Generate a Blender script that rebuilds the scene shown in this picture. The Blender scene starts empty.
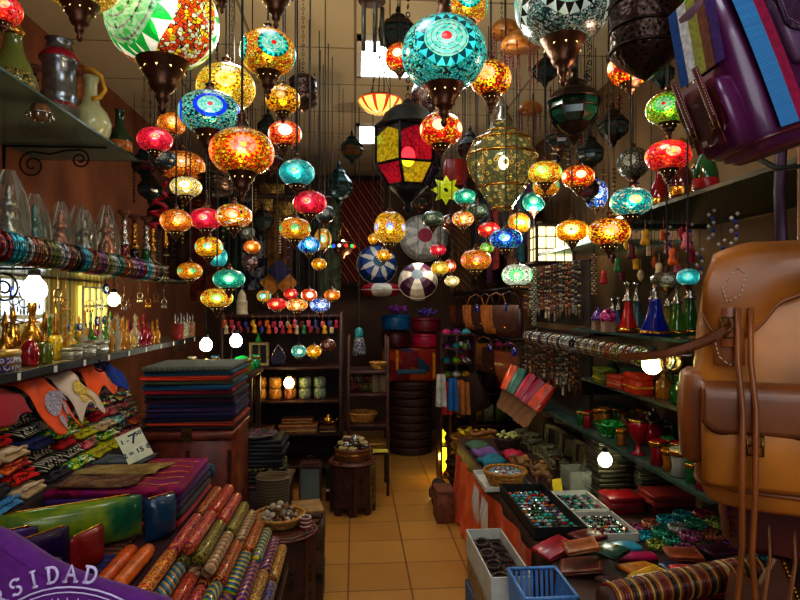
import bpy, math, random
from mathutils import Vector, Matrix, Euler
from math import pi, sin, cos, radians, sqrt, atan2
SC = bpy.context.scene
COL = SC.collection
RN = random.Random(11)
CEIL = 3.05
# ------------------------------------------------------------ camera and pixel helpers
F = 600.0
EYE = Vector((0, 0, 1.5))
CROT = Euler((radians(90.48), 0, radians(-4.29)), 'XYZ')
CMAT = CROT.to_matrix()
cd = bpy.data.cameras.new('camera'); cam = bpy.data.objects.new('camera', cd); COL.objects.link(cam)
cam.location = EYE; cam.rotation_euler = CROT
cd.sensor_width = 36; cd.lens = 27.0; cd.clip_start = .03; cd.clip_end = 60
SC.camera = cam
def ray(px, py): return CMAT @ Vector(((px-400)/F, (300-py)/F, -1))
def P(px, py, Y):
    d = ray(px, py); return EYE + d*(Y/d.y)
def PX(px, py, X):
    d = ray(px, py); return EYE + d*(X/d.x)
def PZ(px, py, Z):
    d = ray(px, py); return EYE + d*((Z-1.5)/d.z)
def S(n, Y): return n*Y/F            # size of n pixels at depth Y
# ------------------------------------------------------------ colour / materials
def lin(c):
    o = []
    for v in c[:3]:
        v = v/255
        o.append(v/12.92 if v <= .04045 else ((v+.055)/1.055)**2.4)
    return (*o, 1)
MATS = {}
class NT:
    def __init__(s, name):
        s.m = bpy.data.materials.new(name); s.m.use_nodes = True
        s.t = s.m.node_tree; s.t.nodes.clear()
    def n(s, typ, props=None, **inp):
        nd = s.t.nodes.new(typ)
        for k, v in (props or {}).items(): setattr(nd, k, v)
        for k, v in inp.items():
            k = int(k[1:]) if k[0] == 'i' and k[1:].isdigit() else k.replace('_', ' ')
            s.put(nd.inputs[k], v)
        return nd
    def put(s, sock, v):
        if isinstance(v, bpy.types.NodeSocket): s.t.links.new(v, sock)
        elif isinstance(v, bpy.types.Node): s.t.links.new(v.outputs[0], sock)
        else: sock.default_value = v
    def math(s, op, a, b=0.0, c=0.0):
        nd = s.t.nodes.new('ShaderNodeMath'); nd.operation = op
        s.put(nd.inputs[0], a); s.put(nd.inputs[1], b); s.put(nd.inputs[2], c)
        return nd.outputs[0]
    def mix(s, f, a, b, mode='MIX'):
        nd = s.t.nodes.new('ShaderNodeMix'); nd.data_type = 'RGBA'; nd.blend_type = mode
        s.put(nd.inputs[0], f); s.put(nd.inputs[6], a); s.put(nd.inputs[7], b)
        return nd.outputs[2]
    def ramp(s, f, cols, const=True):
        nd = s.t.nodes.new('ShaderNodeValToRGB'); r = nd.color_ramp
        r.interpolation = 'CONSTANT' if const else 'LINEAR'
        n = len(cols)
        while len(r.elements) < n: r.elements.new(.5)
        for i, c in enumerate(cols):
            r.elements[i].position = i/n if const else i/max(1, n-1); r.elements[i].color = c
        s.put(nd.inputs[0], f); return nd.outputs[0]
    def out(s, sh):
        o = s.t.nodes.new('ShaderNodeOutputMaterial'); s.put(o.inputs[0], sh); return s.m
    def coords(s, which='Object', scale=None):
        tc = s.n('ShaderNodeTexCoord')
        if scale is None: return tc.outputs[which]
        mp = s.n('ShaderNodeMapping'); s.put(mp.inputs[0], tc.outputs[which]); mp.inputs['Scale'].default_value = scale
        return mp.outputs[0]
def bsdf(t, color, rough=.6, metal=0., bump=None, bstr=.3, emit=None, es=0., coat=0., trans=0., alpha=None, spec=.5, sheen=0.):
    p = t.n('ShaderNodeBsdfPrincipled')
    t.put(p.inputs['Base Color'], color); t.put(p.inputs['Roughness'], rough); t.put(p.inputs['Metallic'], metal)
    p.inputs['Specular IOR Level'].default_value = spec
    if coat: p.inputs['Coat Weight'].default_value = coat; p.inputs['Coat Roughness'].default_value = .08
    if trans: p.inputs['Transmission Weight'].default_value = trans
    if sheen: p.inputs['Sheen Weight'].default_value = sheen
    if alpha is not None: t.put(p.inputs['Alpha'], alpha)
    if emit is not None: t.put(p.inputs['Emission Color'], emit); t.put(p.inputs['Emission Strength'], es)
    if bump is not None:
        b = t.n('ShaderNodeBump', Strength=bstr, Distance=.004, Height=bump); t.put(p.inputs['Normal'], b.outputs[0])
    return p
def mat(key, c, rough=.6, metal=0., var=.3, scale=25., bump=0., **kw):
    k = (key, tuple(c), rough, metal, var, scale, bump, tuple(sorted(kw.items())))
    if k in MATS: return MATS[k]
    t = NT(key); co = t.coords(); nz = t.n('ShaderNodeTexNoise', Vector=co, Scale=scale, Detail=3.)
    l = lin(c); a = tuple(x*(1-var) for x in l[:3])+(1,); b = tuple(min(1, x*(1+var)) for x in l[:3])+(1,)
    col = t.ramp(nz.outputs[0], [a, a, b, b], False)
    if 'emit' in kw: kw = dict(kw); kw['emit'] = lin(kw['emit'])
    m = t.out(bsdf(t, col, rough, metal, nz.outputs[0] if bump else None, bump, **kw)); MATS[k] = m; return m
def emis(key, c, s):
    k = ('e', key, tuple(c), s)
    if k in MATS: return MATS[k]
    t = NT(key); e = t.n('ShaderNodeEmission', Color=lin(c), Strength=s); MATS[k] = m = t.out(e); return m
def glass(key, c, tint=.5, rough=.08):
    """tinted blown or sheet glass: a cheap mix of clear, tinted body and sharp reflection"""
    k = ('g', key, tuple(c), tint, rough)
    if k in MATS: return MATS[k]
    t = NT(key); l = lin(c)
    tr = t.n('ShaderNodeBsdfTransparent', Color=tuple(.35+.65*x for x in l[:3])+(1,) if tint < .4 else l)
    pr = bsdf(t, l, rough, 0, coat=.6, spec=.8)
    fr = t.n('ShaderNodeFresnel', IOR=1.5)
    f = t.math('MAXIMUM', t.math('MULTIPLY', fr.outputs[0], .9), tint)
    MATS[k] = m = t.out(t.n('ShaderNodeMixShader', i0=f, i1=tr, i2=pr)); return m
def pat(key, cols, scale=40., kind='voronoi', rough=.75, axis=(1, 1, 1), sheen=.2, metal=0., coat=0., bump=.15):
    k = ('p', key, tuple(map(tuple, cols)), scale, kind, rough, axis, metal, coat)
    if k in MATS: return MATS[k]
    t = NT(key); co = t.coords('Object', axis); L = [lin(c) for c in cols]; h = None
    nz = t.n('ShaderNodeTexNoise', Vector=co, Scale=scale*.4, Detail=2.)
    if kind == 'voronoi':
        v = t.n('ShaderNodeTexVoronoi', Vector=co, Scale=scale); s = t.n('ShaderNodeSeparateColor', i0=v.outputs['Color'])
        col = t.ramp(s.outputs[0], L); h = v.outputs['Distance']
    elif kind == 'rings':
        v = t.n('ShaderNodeTexVoronoi', Vector=co, Scale=scale); col = t.ramp(t.math('FRACT', t.math('MULTIPLY', v.outputs['Distance'], 2.2)), L); h = v.outputs['Distance']
    elif kind == 'stripe':
        w = t.n('ShaderNodeSeparateXYZ', i0=co); f = t.math('ADD', w.outputs[0], t.math('ADD', w.outputs[1], w.outputs[2]))
        f = t.math('FRACT', t.math('MULTIPLY', f, scale)); col = t.ramp(f, L); h = f
    elif kind == 'blend':
        w = t.n('ShaderNodeTexNoise', Vector=co, Scale=scale, Detail=4.); col = t.ramp(t.math('MULTIPLY_ADD', w.outputs[0], 2.2, -.6), L, False); h = w.outputs[0]
    elif kind == 'print':
        w = t.n('ShaderNodeTexNoise', Vector=co, Scale=scale*.25, Detail=3., Distortion=1.5); v = t.n('ShaderNodeTexVoronoi', Vector=co, Scale=scale)
        f = t.math('ADD', t.math('MULTIPLY', w.outputs[0], 1.6), t.math('MULTIPLY', v.outputs['Distance'], .5)); col = t.ramp(t.math('FRACT', f), L); h = v.outputs['Distance']
    col = t.mix(t.math('MULTIPLY', nz.outputs[0], .45), col, (0, 0, 0, 1))
    MATS[k] = m = t.out(bsdf(t, col, rough, metal, h, bump, sheen=sheen*.3, coat=coat, spec=.25)); return m
# ------------------------------------------------------------ mesh builder
def T(x=0, y=0, z=0, rx=0, ry=0, rz=0, s=1):
    m = Matrix.Translation((x, y, z)) @ Euler((radians(rx), radians(ry), radians(rz))).to_matrix().to_4x4()
    if s != 1: m = m @ (Matrix.Diagonal((*s, 1)) if hasattr(s, '__len__') else Matrix.Scale(s, 4))
    return m
I4 = Matrix.Identity(4)
class MB:
    def __init__(s): s.v = []; s.f = []; s.mi = []; s.sm = []
    def add(s, vs, fs, mi=0, smooth=True, M=None):
        o = len(s.v)
        if M is None: s.v.extend(tuple(v) for v in vs)
        else: s.v.extend((M @ Vector(v))[:] for v in vs)
        for f in fs: s.f.append([i+o for i in f]); s.mi.append(mi); s.sm.append(smooth)
        return s
    def box(s, sx, sy, sz, M=None, mi=0, b=0., z0=True):
        """box sx*sy*sz standing on z=0 (or centred when z0 is False), edges cut by b"""
        x, y = sx/2, sy/2; za, zb = (0, sz) if z0 else (-sz/2, sz/2)
        if b <= 0:
            vs = [(i, j, k) for k in (za, zb) for i, j in ((-x, -y), (x, -y), (x, y), (-x, y))]
            fs = [(3, 2, 1, 0), (4, 5, 6, 7), (0, 1, 5, 4), (1, 2, 6, 5), (2, 3, 7, 6), (3, 0, 4, 7)]
            return s.add(vs, fs, mi, False, M)
        b = min(b, x*.98, y*.98, (zb-za)*.49)
        def ring(ins, z, c): 
            X, Y = x-ins, y-ins; c = min(c, X*.99, Y*.99)
            return [(-X+c, -Y, z), (X-c, -Y, z), (X, -Y+c, z), (X, Y-c, z), (X-c, Y, z), (-X+c, Y, z), (-X, Y-c, z), (-X, -Y+c, z)]
        rs = [ring(b, za, b*.6), ring(b*.3, za+b*.3, b), ring(0, za+b, b), ring(0, zb-b, b), ring(b*.3, zb-b*.3, b), ring(b, zb, b*.6)]
        vs = [p for r in rs for p in r]; fs = [tuple(range(7, -1, -1)), tuple(range(40, 48))]
        for r in range(5):
            for i in range(8): fs.append((r*8+i, r*8+(i+1) % 8, r*8+8+(i+1) % 8, r*8+8+i))
        return s.add(vs, fs, mi, True, M)
    def lathe(s, prof, n=20, M=None, mi=0, smooth=True, sx=1., sy=1., lobes=0, la=0.):
        vs = []; fs = []
        for r, z in prof:
            for i in range(n):
                a = 2*pi*i/n; k = 1+la*cos(lobes*a) if lobes else 1
                vs.append((r*k*cos(a)*sx, r*k*sin(a)*sy, z))
        for j in range(len(prof)-1):
            for i in range(n): fs.append((j*n+i, j*n+(i+1) % n, (j+1)*n+(i+1) % n, (j+1)*n+i))
        if prof[0] == prof[-1]: return s.add(vs, fs, mi, smooth, M)
        if prof[0][0] > 1e-6: fs.append(tuple(range(n-1, -1, -1)))
        if prof[-1][0] > 1e-6: fs.append(tuple(range((len(prof)-1)*n, len(prof)*n)))
        return s.add(vs, fs, mi, smooth, M)
    def ell(s, a, b, c, M=None, mi=0, n=14, m=8):
        return s.lathe([(max(1e-7, sin(pi*j/m)), -cos(pi*j/m)) for j in range(m+1)], n, (M or I4) @ Matrix.Diagonal((a, b, c, 1)), mi)
    def tube(s, pts, r, n=6, M=None, mi=0, closed=False, flat=1.):
        """tube along pts; r one radius or one per point; flat squashes the section's height"""
        pts = [Vector(p) for p in pts]; N = len(pts); rr = r if hasattr(r, '__len__') else [r]*N
        vs = []; fs = []; up = None
        for i in range(N):
            a = pts[i-1] if (i > 0 or closed) else pts[0]; b = pts[(i+1) % N] if (i < N-1 or closed) else pts[-1]
            t = (b-a); t = t.normalized() if t.length > 1e-9 else Vector((0, 0, 1))
            if up is None: up = Vector((0, 0, 1)) if abs(t.z) < .9 else Vector((1, 0, 0))
            x = t.cross(up)
            if x.length < 1e-4: x = t.cross(Vector((0, 1, 0)))
            x.normalize(); y = x.cross(t).normalized(); up = y
            for k in range(n):
                q = 2*pi*k/n; vs.append(pts[i]+x*(rr[i]*cos(q))+y*(rr[i]*sin(q)*flat))
        for i in range(N if closed else N-1):
            j = (i+1) % N
            for k in range(n): fs.append((i*n+k, i*n+(k+1) % n, j*n+(k+1) % n, j*n+k))
        if not closed: fs.append(tuple(range(n-1, -1, -1))); fs.append(tuple(range((N-1)*n, N*n)))
        return s.add(vs, fs, mi, True, M)
    def torus(s, R, r, M=None, mi=0, n=18, m=6, flat=1.):
        return s.tube([(R*cos(2*pi*i/n), R*sin(2*pi*i/n), 0) for i in range(n)], r, m, M, mi, True, flat)
    def prism(s, poly, h, M=None, mi=0, smooth=False, z0=0.):
        n = len(poly); vs = [(x, y, z0) for x, y in poly]+[(x, y, z0+h) for x, y in poly]
        fs = [tuple(range(n-1, -1, -1)), tuple(range(n, 2*n))]+[(i, (i+1) % n, n+(i+1) % n, n+i) for i in range(n)]
        return s.add(vs, fs, mi, smooth, M)
    def surf(s, fn, nu, nv, M=None, mi=0, th=0.):
        """sheet fn(u,v) for u,v in 0..1; th gives it a thickness downward"""
        vs = [Vector(fn(i/nu, j/nv)) for j in range(nv+1) for i in range(nu+1)]; w = nu+1
        fs = [(j*w+i, j*w+i+1, (j+1)*w+i+1, (j+1)*w+i) for j in range(nv) for i in range(nu)]
        if th:
            o = len(vs); vs += [v-Vector((0, 0, th)) for v in vs]
            fs += [tuple(k+o for k in reversed(f)) for f in fs]
            rim = [i for i in range(w)]+[j*w+nu for j in range(1, nv+1)]+[nv*w+i for i in range(nu-1, -1, -1)]+[j*w for j in range(nv-1, 0, -1)]
            for i, a in enumerate(rim):
                b = rim[(i+1) % len(rim)]; fs.append((a, a+o, b+o, b))
        return s.add(vs, fs, mi, True, M)
    def mesh(s, name, mats):
        me = bpy.data.meshes.new(name); me.from_pydata(s.v, [], s.f)
        for m in (mats if isinstance(mats, (list, tuple)) else [mats]): me.materials.append(m)
        me.polygons.foreach_set('material_index', s.mi); me.polygons.foreach_set('use_smooth', s.sm); me.update(); return me
    def build(s, name, mats, parent=None, loc=None, rot=None):
        return link(name, s.mesh(name, mats), parent, loc, rot)
def link(name, me, parent=None, loc=None, rot=None, scale=None):
    o = bpy.data.objects.new(name, me); COL.objects.link(o)
    if parent is not None: o.parent = parent
    if loc is not None: o.location = loc
    if rot is not None: o.rotation_euler = rot
    if scale is not None: o.scale = (scale,)*3 if not hasattr(scale, '__len__') else scale
    return o
def tag(o, label, cat, group=None, kind=None):
    o['label'] = label; o['category'] = cat
    if group: o['group'] = group
    if kind: o['kind'] = kind
    return o
def thing(name, label, cat, loc=(0, 0, 0), rz=0., group=None, rot=None):
    o = bpy.data.objects.new(name, None); COL.objects.link(o); o.location = loc
    o.rotation_euler = rot if rot is not None else (0, 0, radians(rz))
    o.empty_display_size = .05
    return tag(o, label, cat, group)
def struct(o): o['kind'] = 'structure'; return o
def kids(o): return list(o.children)
def dup(root, loc, rz=None, label=None, group=None, rot=None, scale=None, mat0=None):
    r = root.copy(); COL.objects.link(r); r.location = loc
    if rot is not None: r.rotation_euler = rot
    elif rz is not None: r.rotation_euler = (0, 0, radians(rz))
    if scale is not None: r.scale = (scale,)*3 if not hasattr(scale, '__len__') else scale
    if label: r['label'] = label
    if group: r['group'] = group
    for ch in root.children:
        c = ch.copy(); COL.objects.link(c); c.parent = r
        for g in ch.children:
            d = g.copy(); COL.objects.link(d); d.parent = c
    return r
ORD = 'first second third fourth fifth sixth seventh eighth ninth tenth eleventh twelfth thirteenth fourteenth fifteenth sixteenth seventeenth eighteenth nineteenth twentieth'.split()
TENS = ['', '', 'twenty', 'thirty', 'forty', 'fifty', 'sixty', 'seventy', 'eighty', 'ninety']
def nth(i):
    if i < 20: return ORD[i]
    n = i+1
    return TENS[n//10]+'-'+ORD[n % 10-1] if n % 10 else TENS[n//10][:-1]+'ieth'
# ------------------------------------------------------------ shared materials
BRONZE = mat('aged_bronze', (92, 62, 44), .34, .85, .5, 60, .2)
DKBRONZE = mat('dark_bronze', (52, 38, 32), .38, .8, .5, 60, .2)
BRASS = mat('brass', (190, 140, 60), .25, .95, .3, 50)
SILVER = mat('dull_silver', (175, 172, 165), .25, .95, .3, 50)
IRON = mat('black_iron', (26, 24, 24), .5, .6, .3, 40)
WHITEM = mat('white_paint', (225, 222, 212), .6, 0, .06, 20)
DKWOOD = mat('dark_carved_wood', (62, 33, 26), .45, 0, .5, 18, .3)
REDWOOD = mat('red_stained_wood', (110, 46, 30), .45, 0, .5, 16, .3)
BLACK = mat('matt_black', (20, 19, 20), .6, 0, .3, 30)
CORD = mat('black_cord', (16, 14, 14), .6, 0, .2, 30)
BULB = emis('lit_bulb', (255, 246, 205), 30.)
# ============================================================ room shell
XL, XR, YB, YF = -1.75, 1.75, 7.2, -2.2
def tile_floor():
    t = NT('floor_tiles'); co = t.coords('Object')
    br = t.n('ShaderNodeTexBrick', {'offset': 0.}, Vector=co, Color1=lin((196, 146, 72)), Color2=lin((180, 130, 62)), Mortar=lin((104, 74, 38)), Scale=1., Mortar_Size=.005, Bias=0., Brick_Width=.333, Row_Height=.333)
    nz = t.n('ShaderNodeTexNoise', Vector=co, Scale=5., Detail=4.)
    c = t.mix(t.math('MULTIPLY', nz.outputs[0], .55), br.outputs[0], lin((150, 96, 44)))
    return t.out(bsdf(t, c, .32, 0, br.outputs['Fac'], -.2))
def ceil_mat():
    t = NT('ceiling_tiles'); co = t.coords('Object')
    br = t.n('ShaderNodeTexBrick', {'offset': 0.}, Vector=co, Color1=lin((214, 202, 170)), Color2=lin((208, 196, 164)), Mortar=lin((140, 126, 100)), Scale=1., Mortar_Size=.008, Bias=0., Brick_Width=.6, Row_Height=.6)
    return t.out(bsdf(t, br.outputs[0], .8))
def slab(name, sx, sy, sz, c, m):
    o = MB().box(sx, sy, sz, z0=False).build(name, m, None, c); return struct(o)
L = YB-YF
slab('floor', 3.7, L+.2, .1, ((XL+XR)/2-.035, (YB+YF)/2, -.05), tile_floor())
slab('ceiling', 3.7, L+.2, .1, ((XL+XR)/2, YF+L/2-.077, CEIL+.05), ceil_mat())
WALLM = mat('terracotta_wall', (150, 92, 60), .85, 0, .25, 3.)
slab('wall_left', .1, L, CEIL, (XL-.05, (YB+YF)/2, CEIL/2), WALLM)
slab('wall_right', .1, L, CEIL, (XR+.05, (YB+YF)/2, CEIL/2), mat('ochre_wall', (128, 100, 66), .85, 0, .25, 3.))
slab('wall_back', 3.7, .1, CEIL, (0, YB+.05, CEIL/2), mat('brown_wall', (90, 66, 48), .85, 0, .25, 3.))
slab('baseboard_back', 3.4, .02, .1, (0, YB-.011, .05), DKWOOD)
PANEL = emis('fluorescent_diffuser', (236, 246, 255), 11.)
def ceiling_light(x, y, label):
    t = thing('ceiling_light', label, 'ceiling light', (x, y, CEIL-.025), 0, 'fluorescent ceiling panels')
    f = MB()
    for a in range(4): f.box(.6, .03, .024, T(rz=90*a) @ T(0, .285, 0))
    f.build('light_frame', WHITEM, t)
    MB().box(.54, .54, .012, T(0, 0, .010)).build('diffuser', PANEL, t)
ceiling_light(.31, 3.73, 'square white fluorescent panel in the ceiling above the round dish lamp, the nearer one')
ceiling_light(.31, 5.4, 'square white fluorescent panel deep in the shop, behind the hexagonal lantern')
for y in (1.75, .1, -1.5): ceiling_light(-.29 if y == 1.75 else 0, y, 'square white fluorescent panel in the ceiling over the shop entrance')
# world: weak daylight from the street behind the camera
w = bpy.data.worlds.new('street_daylight'); SC.world = w; w.use_nodes = True
w.node_tree.nodes['Background'].inputs[0].default_value = (.62, .74, .95, 1); w.node_tree.nodes['Background'].inputs[1].default_value = .45
def alight(name, loc, rot, size, power, col):
    d = bpy.data.lights.new(name, 'AREA'); d.energy = power; d.size = size; d.color = col
    o = bpy.data.objects.new(name, d); COL.objects.link(o); o.location = loc; o.rotation_euler = [radians(a) for a in rot]; return o
def plight(name, loc, power, col, r=.03):
    d = bpy.data.lights.new(name, 'POINT'); d.energy = power; d.color = col; d.shadow_soft_size = r
    o = bpy.data.objects.new(name, d); COL.objects.link(o); o.location = loc; return o
alight('doorway_daylight', (.1, -1.6, 2.2), (62, 0, -3), 1.6, 26, (.9, .95, 1))
SC.view_settings.view_transform = 'Standard'; SC.view_settings.look = 'Medium High Contrast'; SC.view_settings.exposure = -.15
SC.cycles.max_bounces = 6; SC.cycles.diffuse_bounces = 2; SC.cycles.transparent_max_bounces = 16; SC.cycles.sample_clamp_indirect = 4
# ============================================================ mosaic lamps
def mosaic_group():
    g = bpy.data.node_groups.new('mosaic_glass', 'ShaderNodeTree')
    I = g.interface
    for nm, ty in [('Count', 'Float'), ('Med', 'Float'), ('Chips', 'Float'), ('Strength', 'Float'), ('Core', 'Color'), ('Disc', 'Color'), ('RingA', 'Color'), ('RingB', 'Color'), ('C1', 'Color'), ('C2', 'Color'), ('C3', 'Color'), ('C4', 'Color'), ('Clear', 'Float')]:
        I.new_socket(nm, in_out='INPUT', socket_type='NodeSocket'+ty)
    I.new_socket('Shader', in_out='OUTPUT', socket_type='NodeSocketShader')
    t = NT.__new__(NT); t.t = g
    gi = g.nodes.new('NodeGroupInput'); go = g.nodes.new('NodeGroupOutput'); i = gi.outputs
    tc = t.n('ShaderNodeTexCoord').outputs['Object']
    s = t.n('ShaderNodeSeparateXYZ', i0=tc); x, y, z = s.outputs
    lon = t.math('ARCTAN2', y, x)
    fr = t.math('SUBTRACT', t.math('FRACT', t.math('ADD', t.math('DIVIDE', t.math('MULTIPLY', lon, i['Count']), 2*pi), 100.5)), .5)
    du = t.math('DIVIDE', t.math('MULTIPLY', fr, 2*pi), i['Count'])
    dv = t.math('MULTIPLY', z, .95)
    r = t.math('DIVIDE', t.math('SQRT', t.math('ADD', t.math('MULTIPLY', du, du), t.math('MULTIPLY', dv, dv))), i['Med'])
    vo = t.n('ShaderNodeTexVoronoi', Vector=tc, Scale=i['Chips']); ve = t.n('ShaderNodeTexVoronoi', {'feature': 'DISTANCE_TO_EDGE'}, Vector=tc, Scale=i['Chips'])
    sc = t.n('ShaderNodeSeparateColor', i0=vo.outputs['Color']); h = sc.outputs[0]
    c = t.mix(t.math('GREATER_THAN', h, .27), i['C1'], i['C2']); c = t.mix(t.math('GREATER_THAN', h, .52), c, i['C3']); c = t.mix(t.math('GREATER_THAN', h, .77), c, i['C4'])
    c = t.mix(t.math('LESS_THAN', ve.outputs['Distance'], .07), c, (.012, .008, .006, 1))
    c = t.mix(t.math('MULTIPLY', sc.outputs[1], .5), c, (0, 0, 0, 1))
    # medallion: core, disc with fine rings of beads, outer ring of triangles
    ang = t.math('ARCTAN2', dv, du)
    tri = t.math('ABSOLUTE', t.math('SUBTRACT', t.math('FRACT', t.math('MULTIPLY', ang, 16/(2*pi))), .5))
    ring = t.mix(t.math('GREATER_THAN', t.math('MULTIPLY', tri, .6), t.math('SUBTRACT', r, .72)), i['RingB'], i['RingA'])
    disc = t.mix(t.math('GREATER_THAN', t.math('FRACT', t.math('MULTIPLY', r, 6.)), .82), i['Disc'], (.02, .015, .01, 1))
    disc = t.mix(t.math('MULTIPLY', sc.outputs[2], .35), disc, (1, 1, .8, 1))
    m = t.mix(t.math('LESS_THAN', r, .16), disc, i['Core'])
    m = t.mix(t.math('GREATER_THAN', r, .72), m, ring)
    c = t.mix(t.math('LESS_THAN', r, 1.), c, m)
    # glass glows most around the bulb's height, least by the metal caps
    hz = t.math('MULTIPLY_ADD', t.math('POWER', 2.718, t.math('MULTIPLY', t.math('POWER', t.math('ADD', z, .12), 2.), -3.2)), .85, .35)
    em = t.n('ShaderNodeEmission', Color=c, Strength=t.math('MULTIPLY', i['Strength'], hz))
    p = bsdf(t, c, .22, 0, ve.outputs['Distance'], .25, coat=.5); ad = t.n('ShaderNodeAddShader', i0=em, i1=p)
    tr = t.n('ShaderNodeBsdfTransparent', Color=c)
    mx = t.n('ShaderNodeMixShader', i0=i['Clear'], i1=ad, i2=tr)
    g.links.new(mx.outputs[0], go.inputs[0]); return g
MG = mosaic_group()
def mosaic(key, core, disc, ra, rb, c1, c2, c3, c4, n=4, med=.55, chips=9., st=1.5, clear=.22):
    t = NT('mosaic_'+key); nd = t.t.nodes.new('ShaderNodeGroup'); nd.node_tree = MG
    for k, v in zip(('Core', 'Disc', 'RingA', 'RingB', 'C1', 'C2', 'C3', 'C4'), (core, disc, ra, rb, c1, c2, c3, c4)): nd.inputs[k].default_value = lin(v)
    for k, v in (('Count', n), ('Med', med), ('Chips', chips), ('Strength', st), ('Clear', clear)): nd.inputs[k].default_value = v
    return t.out(nd)
W_ = (255, 250, 225); YE = (255, 214, 40); AM = (250, 160, 20); OR = (245, 95, 15); RE = (215, 20, 25); PK = (235, 30, 80); GR = (20, 165, 60); DG = (5, 90, 40); TE = (25, 190, 170); DT = (5, 70, 75); TQ = (60, 210, 215); BL = (20, 60, 210); NV = (12, 18, 90); PU = (110, 40, 150); BK = (14, 16, 16); LG = (150, 225, 60); GY = (125, 135, 120); LB = (70, 150, 235)
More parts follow.
